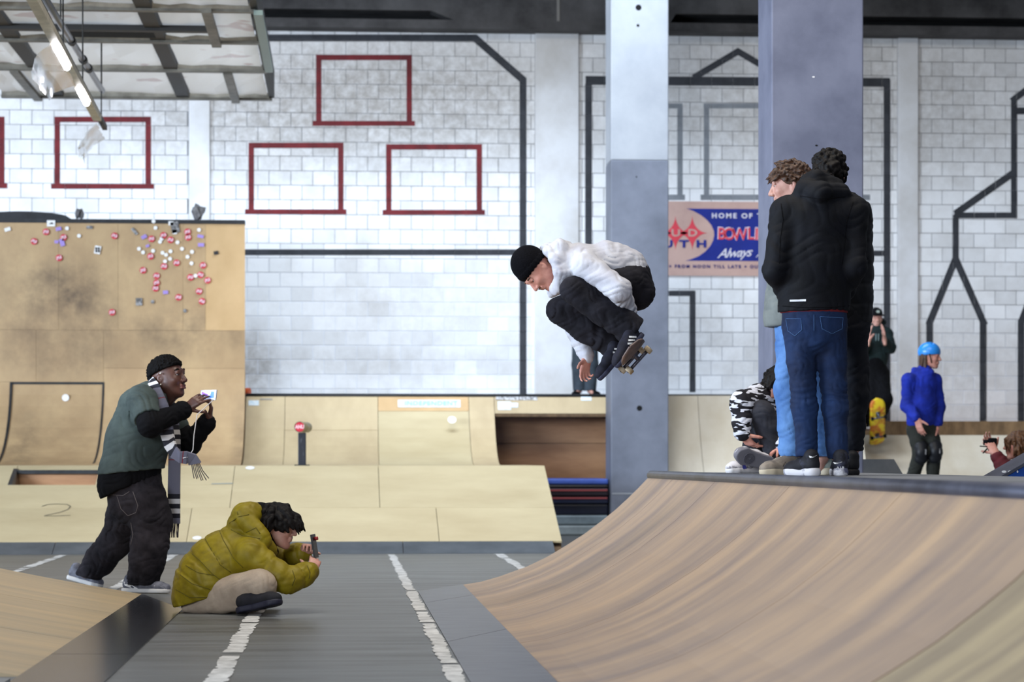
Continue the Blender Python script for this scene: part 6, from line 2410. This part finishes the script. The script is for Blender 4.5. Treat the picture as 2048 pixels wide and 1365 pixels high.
# ------------------------------------------------------------------ 5 friend with brown hair looking left
def friend_brown():
    J = JF(14.42)
    root = person(Vector((J(1605, 950)[0], 14.42, ZD)), 'brown haired man in grey jacket and light jeans looking down to the left')
    hd = Head(J(1582, 374, 0), (-0.12, 0.05, 1), (-0.88, 0.16, -0.50), 1.14)
    neck, chest, mid, pelv = J(1600, 412), J(1610, 460), J(1598, 550), J(1600, 640)
    aL, aR = (J(1594, 440, -0.17), J(1580, 550, -0.16), J(1582, 596, -0.02)), (J(1602, 440, 0.18), J(1585, 550, 0.2), J(1584, 600, 0.08))
    lL = (J(1588, 655, -0.08), J(1579, 780, -0.06), J(1584, 914, -0.06), J(1570, 938, -0.08))
    lR = (J(1618, 655, 0.10), J(1640, 780, 0.12), J(1645, 914, 0.12), J(1640, 938, 0.16))
    figure(root, J, hd, neck, chest, mid, pelv, (aL, aR), (lL, lR), m_skin_pale,
           [(aL[2], (0.2, 0.3, -0.4), (0, 1, 0), (-1, 0, 0), dict(curl=(0.9,) * 4)), (aR[2], (0.2, -0.3, -0.4), (0, -1, 0), (-1, 0, 0), dict(curl=(0.9,) * 4))], h=0.006)
    hd.eyes(root, brow_mat=m_hair_brown)
    S = Soft(0.005)
    hd.hair(S, random.Random(31), 300, 0.046, 0.0105, lambda f, u, r: (u > 0.052 if f > 0.02 else u > 0.03) or (f < -0.05 and u > -0.03),
            lambda f, u, r: (0.9 if u > 0.04 else 0.1, 0.12 if f < 0.04 else -0.7, 0.1 * (1 if r > 0 else -1)), root=1.06, k=0.005, curl=0.45,
            base_cut=[((0.05, 0.04, 0), (0.8, -0.7, 0)), ((0.0, 0.0, 0), (0.45, -1, 0))])
    soft_obj(S, 'hair', m_hair_brown, root)
    m_gj = M('grey_green_shell', rgb(118, 124, 122), 0.7, col2=rgb(100, 106, 104), scale=8, bump=0.1, bscale=120, crease=0.4)
    S = Soft(0.0085)
    S.chain([J(1604, 415), J(1610, 450), J(1592, 540), J(1580, 640)], [0.10, 0.165, 0.165, 0.165], 0.05, flat=(Y_, 1.15), fold=(1, 0.0025))
    for a, b, c in (aL, aR):
        S.cap(A(chest) * 0.5 + A(a) * 0.5, a, 0.10, 0.088, 0.05)
        S.chain([a, b, c], [0.085, 0.075, 0.062], 0.03, fold=(1.4, 0.0035))
    S.cut(J(1580, 655), -Z_)
    soft_obj(S, 'jacket', m_gj, root, 0.004, 15, 10)
    m_lj = M('light_blue_denim', rgb(104, 148, 204), 0.85, col2=rgb(66, 108, 168), scale=4, detail=9, bump=0.12, bscale=200, crease=0.6, cscale=6)
    S = Soft(0.0085)
    S.cap(J(1598, 632), J(1600, 655), 0.155, 0.155, 0.04)
    for l in (lL, lR):
        S.chain([l[0], l[1], A(l[2])], [0.11, 0.088, 0.074], 0.03, fold=(2.2, 0.0035))
        S.cap(A(l[1]) * 0.12 + A(l[2]) * 0.88, A(l[1]) * 0.03 + A(l[2]) * 0.97, 0.082, 0.076, 0.015, fold=(1.5, 0.0025))
        S.cut(A(l[2]) - Z_ * 0.0, -Z_, A(l[2]) - Z_ * 0.05, 0.13)
    soft_obj(S, 'jeans', m_lj, root, 0.004, 22, 11)
    m_u = M('beige_runner', rgb(150, 138, 124), 0.8, col2=rgb(120, 110, 100), scale=14, contrast=(0.45, 0.6))
    m_u2 = M('mint_grey_runner', rgb(186, 196, 186), 0.8, col2=rgb(130, 150, 146), scale=14, contrast=(0.45, 0.6))
    m_s = M('cream_midsole', rgb(206, 192, 166), 0.7)
    z = lambda px, d: A((J(px, 948, d)[0], 14.42 + d, ZD + 0.002))
    s1 = shoe('shoe', z(1594, -0.06), z(1522, -0.18), Z_, root, m_u, m_s, 1.12, lace=M('pale_lace', rgb(214, 208, 200), 0.8), collar=0.10, chunky=1.3)
    shoe('shoe', z(1658, 0.14), z(1610, 0.36), Z_, root, m_u2, m_s, 1.12, lace=MATS['pale_lace'], collar=0.10, chunky=1.3)
    # stitched N on the side
    pts = [(1566, 934), (1570, 924), (1576, 936), (1580, 924)]
    MB().tube([Vector(J(x, y, -0.165)) for x, y in pts], 0.0025, 5).build('side_letter', M('dark_stitch', rgb(70, 62, 60), 0.8), s1)


friend_brown()


# ------------------------------------------------------------------ 6 friend in the black puffer
def friend_puffer():
    J = JF(14.75)
    root = person(Vector((J(1695, 950)[0], 14.75, ZD)), 'dark haired man in black puffer jacket half hidden behind the hooded jacket')
    hd = Head(J(1659, 352, 0), (0.02, 0.08, 1), (0.22, 0.95, -0.15), 1.12)
    neck, chest, mid, pelv = J(1668, 396), J(1688, 450), J(1690, 550), J(1690, 640)
    aL, aR = (J(1650, 430, 0.1), J(1640, 540, 0.15), J(1650, 600, 0.25)), (J(1715, 440, -0.02), J(1716, 540, -0.04), J(1705, 612, 0.1))
    lL = (J(1672, 655, 0.1), J(1676, 780, 0.1), J(1672, 905, 0.12), J(1672, 935, 0.2))
    lR = (J(1703, 655), J(1712, 780), J(1705, 900), J(1703, 935, 0.1))
    figure(root, J, hd, neck, chest, mid, pelv, (aL, aR), (lL, lR), m_skin_pale,
           [(aL[2], (0, 0.6, -0.7), (1, 0, 0), (0, 1, 0), dict(curl=(0.5,) * 4)), (aR[2], (0, 0.6, -0.7), (-1, 0, 0), (0, 1, 0), dict(curl=(0.5,) * 4))], h=0.007)
    S = Soft(0.005)
    hd.hair(S, random.Random(41), 260, 0.034, 0.0125, lambda f, u, r: (u > 0.03 if f > 0.0 else u > -0.05 + 0.6 * max(0, abs(r) - 0.05)), lambda f, u, r: (0.25, 0.25 if u > 0.06 else -0.45, 0),
            root=1.06, k=0.010, curl=0.25, base_cut=[((0.07, 0.02, 0), (0.8, -0.6, 0)), ((0.0, -0.045, 0), (0.25, -1, 0))])
    soft_obj(S, 'hair', m_hair_dark, root)
    m_pj = M('black_glossy_nylon', rgb(13, 14, 21), 0.5, col2=rgb(7, 8, 12), scale=10, spec=0.3, crease=0.4, cscale=8)
    S = Soft(0.0085)
    sp = [J(1676, 415), J(1688, 450), J(1690, 490), J(1691, 530), J(1691, 570), J(1690, 610), J(1690, 648)]
    rd = [0.13, 0.175, 0.178, 0.178, 0.178, 0.178, 0.172]
    for i in range(6):
        S.cap(sp[i], sp[i + 1], rd[i], rd[i + 1], 0.01, flat=(Y_, 0.85), puff=(1, 0.016))
    for a, b, c in (aL, aR):
        S.cap(A(chest) * 0.5 + A(a) * 0.5, a, 0.105, 0.098, 0.02)
        S.cap(a, b, 0.094, 0.084, 0.01, puff=(3, 0.012))
        S.cap(b, c, 0.084, 0.074, 0.01, puff=(2, 0.012))
    for a, b, r in ((J(1700, 405, -0.1), J(1722, 420, -0.06), 0.062), (J(1722, 420, -0.06), J(1724, 440, 0.0), 0.058), (J(1670, 400, -0.1), J(1700, 405, -0.1), 0.06), (J(1680, 392, 0.02), J(1690, 396, 0.1), 0.05)):
        S.cap(a, b, r, r, 0.02)
    S.cut(J(1690, 653), -Z_)
    soft_obj(S, 'puffer_jacket', m_pj, root, 0.003, 20, 12)
    S = Soft(0.0085)
    S.cap(J(1690, 632), J(1690, 655), 0.15, 0.15, 0.04)
    for l in (lL, lR):
        S.chain([l[0], l[1], l[2]], [0.105, 0.085, 0.068], 0.03, fold=(2, 0.0035))
        S.cut(A(l[2]) - Z_ * 0.01, -Z_, A(l[2]) - Z_ * 0.06, 0.12)
    soft_obj(S, 'trousers', M('ink_trousers', rgb(22, 25, 36), 0.85, col2=rgb(14, 16, 24), scale=5), root, 0.004, 18, 13)
    m_u = M('black_white_trainer', rgb(18, 18, 24), 0.6, col2=rgb(200, 200, 210), scale=22, contrast=(0.66, 0.7))
    z = lambda px, d: A((J(px, 948, d)[0], 14.75 + d, ZD + 0.002))
    shoe('shoe', z(1706, -0.11), z(1698, 0.18), Z_, root, m_u, M('black_rubber', rgb(22, 22, 28), 0.6), 1.1, collar=0.10)
    shoe('shoe', z(1672, 0.03), z(1668, 0.33), Z_, root, m_u, MATS['black_rubber'], 1.1, collar=0.10)


friend_puffer()


# ------------------------------------------------------------------ 7 crouching figure in the printed top
def croucher():
    J = JF(17.0)
    root = person(Vector((J(1530, 945)[0], 17.0, ZD)), 'person in black and white printed top sitting hunched on the deck beside the column')
    hd = Head(J(1560, 772, -0.05), (-0.35, -0.3, 0.9), (-0.6, -0.6, -0.6), 1.08)
    neck, chest, mid, pelv = J(1548, 790, 0.02), J(1540, 815, 0.05), J(1555, 860, 0.12), J(1566, 905, 0.15)
    aN, aF = (J(1516, 797, -0.04), J(1484, 806, -0.20), J(1483, 868, -0.26)), (J(1566, 800, 0.15), J(1590, 860, -0.1), J(1560, 890, -0.25))
    l1 = (J(1556, 905, 0.0), J(1524, 826, -0.22), J(1554, 912, -0.20), J(1528, 928, -0.28))
    l2 = (J(1545, 905, 0.12), J(1508, 838, 0.02), J(1506, 912, -0.08), J(1485, 935, -0.10))
    figure(root, J, hd, neck, chest, mid, pelv, (aN, aF), (l1, l2), m_skin_rosy,
           [(aN[2], J(1507, 896, -0.22) - A(aN[2]), (0.6, 0.5, 0.5), (1, 0, 0.8), dict(curl=(0.4, 0.5, 0.55, 0.6), k=1.15)), (aF[2], (-0.6, 0, -0.6), (0, 0, -1), (0, -1, 0), dict(curl=(0.5,) * 4))], h=0.007)
    S = Soft(0.006)
    hd.hair(S, random.Random(51), 200, 0.07, 0.011, lambda f, u, r: (u > 0.04 if f > 0.05 else u > -0.06), lambda f, u, r: (0.2, -0.8, 0), root=1.08, base_cut=[((0.075, 0.02, 0), (0.8, -0.6, 0))])
    soft_obj(S, 'hair', m_hair_dark, root)
    m_z = M('brushstroke_print', rgb(18, 16, 24), 0.85, col2=rgb(210, 212, 224), scale=11.0, detail=1.5, contrast=(0.495, 0.515), stretch=(0.9, 0.9, 3.2), rot=(0.2, 0.9, 0.3))
    S = Soft(0.0075)
    S.chain([J(1552, 790, 0.02), J(1540, 812, 0.05), J(1553, 855, 0.12), J(1562, 890, 0.15)], [0.085, 0.15, 0.16, 0.15], 0.05, fold=(1, 0.0035))
    for a, b, c in (aN, aF):
        S.cap(A(chest) * 0.4 + A(a) * 0.6, a, 0.11, 0.10, 0.04)
        S.cap(a, b, 0.098, 0.085, 0.03, fold=(1.4, 0.0035))
        S.cap(b, A(b) * 0.03 + A(c) * 0.97, 0.084, 0.062, 0.03, fold=(2, 0.0035))
    soft_obj(S, 'printed_top', m_z, root, 0.004, 18, 14)
    S = Soft(0.0075)
    for l, r in ((l1, 1.0), (l2, 0.95)):
        S.chain([J(1566, 905, 0.12), l[0]], [0.11, 0.11], 0.04)
        S.chain([l[0], l[1]], [0.105 * r, 0.085 * r], 0.03, fold=(1.3, 0.0035))
        S.chain([l[1], l[2]], [0.086 * r, 0.082 * r], 0.03, fold=(1.7, 0.0035))
    S.cut((0, 0, ZD + 0.004), -Z_)
    tr = soft_obj(S, 'cargo_trousers', M('charcoal_twill', rgb(48, 49, 58), 0.85, col2=rgb(30, 30, 37), scale=6, bump=0.1, bscale=120), root, 0.003, 20, 15)
    m_u = M('grey_white_trainer', rgb(214, 212, 218), 0.7, col2=rgb(128, 124, 130), scale=8, contrast=(0.48, 0.54))
    z = lambda px, d: A((J(px, 948, d)[0], 17.0 + d, ZD + 0.002))
    s1 = shoe('shoe', z(1516, -0.10), z(1454, -0.30), Z_, root, m_u, M('white_cupsole', rgb(226, 224, 226), 0.6), 1.1, lace=m_dot, collar=0.09, chunky=1.2)
    obj('side_mark', [Vector(J(x, y, -0.265)) for x, y in ((1480, 929), (1489, 927), (1494, 938), (1487, 939))], [[0, 1, 2, 3]], m_snavy, s1)
    hl, to = A(J(1546, 931, -0.34)), A(J(1492, 915, -0.42))
    s2 = shoe('shoe', hl, hl + unit(to - hl) * 0.30, (0.1, 1, 0.28), root, m_u, M('grey_tread', rgb(112, 110, 118), 0.7), 1.12, collar=0.08, w=1.2)
    d = unit(to - hl)
    c = hl + d * 0.195 + A((0, -0.004, 0))
    un = unit(np.cross(d, (0.1, 1, 0.28)))
    for r in (0.012, 0.022, 0.032, 0.040):
        ring = [Vector(c + r * (d * math.cos(a) + un * math.sin(a)) - A((0.004, 0.036 * 0 + 0.004, 0.002))) for a in [2 * math.pi * i / 24 for i in range(25)]]
        MB().tube(ring, 0.0022, 5).build('tread_ring', M('tread_dark', rgb(84, 82, 92), 0.7), s2)


croucher()


# ------------------------------------------------------------------ 8 spectator standing on the far platform behind the skater
def spectator():
    J = JF(32.4)
    root = person(Vector((J(1168, 790)[0], 32.4, ZQ)), 'spectator in dark trousers on the far platform, hidden behind the airborne skateboarder')
    hd = Head(J(1172, 545), (0, 0, 1), (-0.7, -0.6, -0.1), 1.0)
    neck, chest, mid, pelv = J(1172, 562), J(1172, 590), J(1171, 630), J(1170, 665)
    aL, aR = (J(1152, 580, 0), J(1150, 620), J(1156, 655, -0.1)), (J(1192, 580), J(1194, 620), J(1190, 655, -0.1))
    lL = (J(1160, 675), J(1156, 730), J(1158, 782), J(1152, 786, -0.1))
    lR = (J(1180, 675), J(1184, 730), J(1180, 782), J(1184, 786, -0.1))
    figure(root, J, hd, neck, chest, mid, pelv, (aL, aR), (lL, lR), m_skin_pale,
           [(aL[2], (0, 0, -1), (1, 0, 0), (0, -1, 0), {}), (aR[2], (0, 0, -1), (-1, 0, 0), (0, -1, 0), {})], h=0.011)
    S = Soft(0.01)
    hd.hair(S, random.Random(61), 60, 0.03, 0.014, lambda f, u, r: u > 0.04, lambda f, u, r: (0, 0, 0), root=1.05, base_cut=[((0.05, 0.02, 0), (0.7, -0.7, 0))])
    soft_obj(S, 'hair', m_hair_dark, root)
    m_t = M('slate_cloth', rgb(58, 68, 78), 0.85, col2=rgb(40, 48, 56), scale=6)
    S = Soft(0.012)
    S.chain([neck, chest, mid, pelv], [0.10, 0.17, 0.165, 0.16], 0.05, flat=(Y_, 0.8))
    for a in (aL, aR):
        S.chain([a[0], a[1], a[2]], [0.085, 0.07, 0.055], 0.03)
    soft_obj(S, 'jacket', m_t, root)
    S = Soft(0.012)
    S.cap(pelv, J(1170, 675), 0.14, 0.14, 0.03)
    for l in (lL, lR):
        S.chain(l[:3], [0.105, 0.085, 0.082], 0.03)
        S.cut(A(l[2]), -Z_, A(l[2]), 0.12)
    soft_obj(S, 'trousers', m_t, root)
    for px in (1156, 1182):
        h_ = A((J(px, 786, 0.06)[0], 32.46, ZQ + 0.002))
        shoe('shoe', h_, h_ + A((-0.08 if px < 1170 else 0.08, -0.26, 0)), Z_, root, m_black_cloth, m_black_cloth, 1.0)


spectator()


# ------------------------------------------------------------------ 9 rider in cap clapping on the far bank
def clapper():
    J = JF(31.7)
    root = person(Vector((J(1752, 860)[0], 31.7, zc_r)), 'rider in dark hoodie and cap clapping, standing on a yellow skateboard at the far bank')
    hd = Head(J(1752, 637), (0.02, -0.1, 1), (-0.02, -1, -0.15), 1.1)
    neck, chest, mid, pelv = J(1753, 656), J(1752, 680), J(1749, 712), J(1748, 738)
    aL = (J(1734, 672), J(1727, 700, -0.18), J(1737, 684, -0.38))
    aR = (J(1772, 670), J(1781, 696, -0.15), J(1769, 682, -0.38))
    lL = (J(1740, 748), J(1738, 800, -0.18), J(1738, 848, -0.05), J(1734, 858, -0.12))
    lR = (J(1758, 748), J(1764, 800, -0.22), J(1752, 842, -0.02), J(1756, 852, -0.1))
    figure(root, J, hd, neck, chest, mid, pelv, (aL, aR), (lL, lR), m_skin_pale,
           [(aL[2], (0.1, 0, 1), (1, 0, 0), (0, -1, 0.2), dict(curl=(0.15,) * 4, k=1.2)), (aR[2], (-0.1, 0, 1), (-1, 0, 0), (0, -1, 0.2), dict(curl=(0.15,) * 4, k=1.2))], h=0.0085)
    hd.eyes(root)
    S = Soft(0.008)
    S.ell(hd.at(-0.012, 0.055), [hd.f, hd.u, hd.r], (0.106, 0.085, 0.088), 0.01)
    S.cut(hd.at(0, 0.035), -hd.u)
    S.cap(hd.at(0.09, 0.042, -0.045), hd.at(0.09, 0.042, 0.045), 0.05, 0.05, 0.01, flat=(hd.u, 0.25))
    cp = soft_obj(S, 'cap', m_black_cloth, root)
    V, Fc = disc_mesh(Vector(hd.at(0.096, 0.085)), Vector(hd.r * 0.025), Vector(hd.u * 0.018 - hd.f * 0.006), 12)
    obj('cap_badge', [v + Vector(hd.f * 0.008) for v in V], [Fc[0]], M('pale_badge', rgb(150, 160, 150), 0.7), cp)
    m_h = M('dark_teal_fleece', rgb(14, 36, 36), 0.9, col2=rgb(9, 22, 24), scale=8)
    S = Soft(0.0095)
    S.chain([neck, chest, mid, J(1748, 728)], [0.11, 0.175, 0.175, 0.165], 0.05, flat=(Y_, 0.82))
    for a in (aL, aR):
        S.cap(chest, a[0], 0.12, 0.095, 0.04)
        S.chain([a[0], a[1], A(a[1]) * 0.15 + A(a[2]) * 0.85], [0.092, 0.078, 0.058], 0.03, fold=(2, 0.0035))
    for a, b in ((hd.at(-0.1, 0.0, -0.05), hd.at(-0.09, 0.02, 0.07)), (hd.at(-0.09, 0.02, 0.07), hd.at(-0.03, -0.04, 0.10)), (hd.at(-0.1, 0.0, -0.05), hd.at(-0.03, -0.05, -0.1))):
        S.cap(a, b, 0.04, 0.04, 0.02)
    S.cut(J(1748, 733), -Z_)
    hdy = soft_obj(S, 'hoodie', m_h, root, 0.004, 14, 16)
    for dx in (-2, 3):
        MB().bar(Vector(J(1754 + dx, 668, -0.155)), Vector(J(1754 + dx, 682, -0.16)), 0.01, 0.012, up=(0, 1, 0)).build('chest_print', M('faint_print', rgb(120, 140, 140), 0.8), hdy)
    S = Soft(0.0095)
    S.cap(J(1748, 722), J(1748, 745), 0.155, 0.16, 0.04)
    for l in (lL, lR):
        S.chain(l[:3], [0.14, 0.135, 0.115], 0.04, fold=(1.5, 0.0045))
        S.cut(A(l[2]), -Z_, A(l[2]), 0.15)
    soft_obj(S, 'wide_trousers', m_black_cloth, root, 0.004, 16, 17)
    for (px, py, d) in ((1738, 862, 0.02), (1756, 856, 0.02)):
        h_ = A(J(px, py, d))
        shoe('shoe', h_, h_ + A((-0.05, -0.25, 0.02)), Z_, root, m_black_cloth, m_dot, 1.0)


clapper()
m_yd = M('yellow_graphic_deck', rgb(224, 196, 40), 0.5, col2=rgb(196, 110, 40), scale=9, detail=2, contrast=(0.45, 0.6))
J9 = JF(31.55)
skateboard(J9(1755, 850, -0.22), (-0.95, 0.0, -0.16), (0.10, -0.62, 0.76), 'yellow and orange skateboard tipped up on the coping under the clapping rider', m_yd,
           dict(grip=m_grip, truck=m_truck, wheel=m_black_cloth, flip=False))


# ------------------------------------------------------------------ 10 young rider with the blue helmet
def helmet_kid():
    J = JF(25.9)
    root = person(Vector((J(1848, 990)[0], 25.9, 0.56)), 'young rider in bright blue helmet, blue hoodie and knee pads')
    hd = Head(J(1860, 715), (0.05, 0, 1), (0.80, -0.45, -0.15), 1.05)
    neck, chest, mid, pelv = J(1850, 744), J(1844, 770), J(1842, 815), J(1844, 850)
    aL = (J(1818, 762, -0.05), J(1814, 812, -0.05), J(1834, 838, -0.20))
    aR = (J(1868, 762, 0.05), J(1878, 815, 0.05), J(1874, 856, -0.05))
    lL = (J(1832, 860), J(1841, 905, -0.08), J(1822, 965, 0.05), J(1818, 985, -0.05))
    lR = (J(1858, 860), J(1869, 903, -0.08), J(1865, 965, 0.05), J(1868, 985, -0.05))
    figure(root, J, hd, neck, chest, mid, pelv, (aL, aR), (lL, lR), m_skin_rosy,
           [(aL[2], (0.25, -0.1, -1), (0.6, 0.6, 0), (0.6, -0.6, 0), dict(curl=(0.25,) * 4, k=1.1)), (aR[2], (0, -0.1, -1), (-1, 0, 0), (0, -1, 0), dict(curl=(0.25,) * 4, k=1.1))], h=0.0085, br=0.88)
    hd.eyes(root)
    m_hl = M('gloss_blue_helmet', rgb(40, 142, 232), 0.3, spec=0.6)
    S = Soft(0.007)
    S.ell(hd.at(-0.012, 0.055), [hd.f, hd.u, hd.r], (0.125, 0.108, 0.105), 0.01)
    S.cut(hd.at(0, 0.02), -hd.u + 0.12 * hd.f)
    for f, r in ((0.06, 0.04), (-0.02, 0.05), (0.02, -0.05), (0.05, 0.0), (-0.05, 0.0)):
        S.cap(hd.at(f, 0.19, r), hd.at(f - 0.03, 0.14, r), 0.013, 0.013, 0.005, op='-')
    hm = soft_obj(S, 'helmet', m_hl, root)
    mb = MB()
    for sd in (-1, 1):
        mb.tube([Vector(hd.at(0.02, 0.03, 0.095 * sd)), Vector(hd.at(0.035, -0.05, 0.07 * sd)), Vector(hd.at(0.045, -0.115, 0.0))], 0.006, 6)
    mb.build('chin_strap', m_black_cloth, hm)
    S = Soft(0.008)
    rg = random.Random(71)
    for i in range(40):
        a = hd.at(rg.uniform(-0.09, -0.01), 0.02, rg.choice((-1, 1)) * rg.uniform(0.03, 0.08))
        S.cap(a, a + A((rg.uniform(-0.03, 0.0), rg.uniform(-0.02, 0.02), -rg.uniform(0.12, 0.2))), 0.014, 0.009, 0.006)
    soft_obj(S, 'hair', m_hair_brown, root)
    S = Soft(0.009)
    S.chain([J(1849, 742), J(1844, 768), J(1842, 810), J(1843, 842)], [0.09, 0.152, 0.165, 0.165], 0.05, flat=(Y_, 0.85), fold=(0.8, 0.0025))
    for a in (aL, aR):
        S.cap(chest, a[0], 0.10, 0.085, 0.04)
        S.chain([a[0], a[1], A(a[1]) * 0.1 + A(a[2]) * 0.9], [0.082, 0.072, 0.055], 0.03, fold=(1.6, 0.0035))
    S.cap(J(1830, 742, -0.02), J(1862, 746, -0.06), 0.045, 0.045, 0.03)
    S.cut(J(1843, 853), -Z_, J(1843, 870), 0.26)
    soft_obj(S, 'hoodie', M('royal_blue_fleece', rgb(18, 46, 170), 0.85, col2=rgb(12, 32, 128), scale=6, crease=0.6, cscale=5, cstretch=(1.4, 1, 0.4)), root, 0.004, 17, 18)
    S = Soft(0.009)
    S.cap(J(1844, 845), J(1845, 862), 0.135, 0.135, 0.04)
    for l in (lL, lR):
        S.chain(l[:3], [0.105, 0.082, 0.068], 0.03, fold=(2, 0.0035))
    soft_obj(S, 'trousers', M('olive_black_cotton', rgb(44, 46, 40), 0.9, col2=rgb(32, 33, 29), scale=6), root, 0.003, 18, 19)
    m_pad = M('black_pad', rgb(20, 21, 26), 0.5)
    for l in (lL, lR):
        S = Soft(0.007)
        k = A(l[1])
        S.cap(k + Z_ * 0.055, k - Z_ * 0.06, 0.084, 0.080, 0.02)
        S.ell(k + A((0, -0.055, 0)), [X_, Y_, Z_], (0.065, 0.055, 0.075), 0.02)
        pd = soft_obj(S, 'knee_pad', m_pad, root)
        MB().bar(Vector(k + A((0.03, -0.112, 0.03))), Vector(k + A((0.03, -0.112, -0.025))), 0.01, 0.012, up=(0, 1, 0)).build('pad_mark', m_sgrey, pd)
    for px, d in ((1822, 0.05), (1866, 0.05)):
        h_ = A((J(px, 980, d)[0], 25.95, 0.563))
        shoe('shoe', h_, h_ + A((-0.02, -0.25, 0)), Z_, root, m_black_cloth, m_dot, 1.0)


helmet_kid()


# ------------------------------------------------------------------ 11 person filming at the right edge
def filmer():
    J = JF(21.0)
    root = person(Vector((J(2055, 1080)[0], 21.0, 0)), 'brown haired person in dark red jacket filming at the right border')
    hd = Head(J(2036, 893), (0.05, 0, 1), (-0.85, 0.25, -0.2), 1.05)
    neck, chest, mid, pelv = J(2048, 924), J(2058, 955), J(2066, 1010), J(2066, 1070)
    aN, aF = (J(2046, 945, -0.16), J(2008, 938, -0.22), J(1992, 908, -0.15)), (J(2054, 945, 0.17), J(2010, 935, 0.2), J(1988, 905, 0.0))
    lL = (J(2058, 1085, -0.1), J(1990, 1075, -0.3), J(2010, 1135, -0.2), J(1995, 1138, -0.2))
    lR = (J(2058, 1085, 0.1), J(1990, 1075, 0.25), J(2010, 1135, 0.2), J(1995, 1138, 0.2))
    figure(root, J, hd, neck, chest, mid, pelv, (aN, aF), (lL, lR), m_skin_rosy,
           [(aN[2], J(1978, 884, -0.08) - A(aN[2]), (0, 1, 0), (-0.5, 0, 1), dict(curl=(0.4,) * 4, k=1.1)), (aF[2], J(1976, 884, 0.02) - A(aF[2]), (0, -1, 0), (-0.5, 0, 1), dict(curl=(0.4,) * 4, k=1.1))], h=0.008)
    hd.eyes(root)
    S = Soft(0.007)
    hd.hair(S, random.Random(81), 220, 0.11, 0.012, lambda f, u, r: (u > 0.04 if f > 0.05 else u > -0.05) and not (f > 0.03 and u < 0.03), lambda f, u, r: (-0.15, -0.9, 0), root=1.08, curl=0.3, base_cut=[((0.08, 0.02, 0), (0.8, -0.5, 0))])
    soft_obj(S, 'hair', m_hair_mid, root)
    m_r = M('dark_red_fabric', rgb(96, 20, 30), 0.8, col2=rgb(60, 14, 20), scale=7)
    S = Soft(0.01)
    S.chain([neck, chest, mid, pelv], [0.09, 0.165, 0.165, 0.15], 0.05)
    for a in (aN, aF):
        S.cap(chest, a[0], 0.11, 0.09, 0.04)
        S.chain([a[0], a[1], A(a[1]) * 0.3 + A(a[2]) * 0.7], [0.085, 0.075, 0.06], 0.03, fold=(2, 0.0035))
    soft_obj(S, 'jacket', m_r, root, 0.004, 18, 20)
    S = Soft(0.01)
    for l in (lL, lR):
        S.chain([pelv] + list(l[:3]), [0.13, 0.12, 0.085, 0.07], 0.03)
    S.cut((0, 0, 0.01), -Z_)
    soft_obj(S, 'trousers', m_black_cloth, root)
    for d in (-0.2, 0.2):
        h_ = A((J(2012, 1138, d)[0], 21.0 + d, 0.003))
        shoe('shoe', h_, h_ + A((-0.27, 0, 0)), Z_, root, m_black_cloth, m_dot, 1.0)
    ph = empty('video_camera', Vector(J(1984, 888, -0.05)), 'small black camera held by the person filming at the right border', 'camera')
    c = A(J(1985, 890, -0.06))
    MB().bevbox(tuple(c - A((0.035, 0.03, 0.06))), tuple(c + A((0.035, 0.03, 0.06))), 0.01).build('camera_body', m_black_cloth, ph)
    MB().tube([Vector(c + A((-0.03, 0, 0.02))), Vector(c + A((-0.08, 0.01, 0.02)))], 0.025, 14).build('lens', m_black_cloth, ph, True)
    MB().tube([Vector(J(1977, 894, -0.1)), Vector(J(1960, 893, -0.12))], 0.006, 6).tube([Vector(J(1976, 896, -0.1)), Vector(J(1966, 907, -0.12))], 0.006, 6).build('grip_legs', m_black_cloth, ph)


filmer()
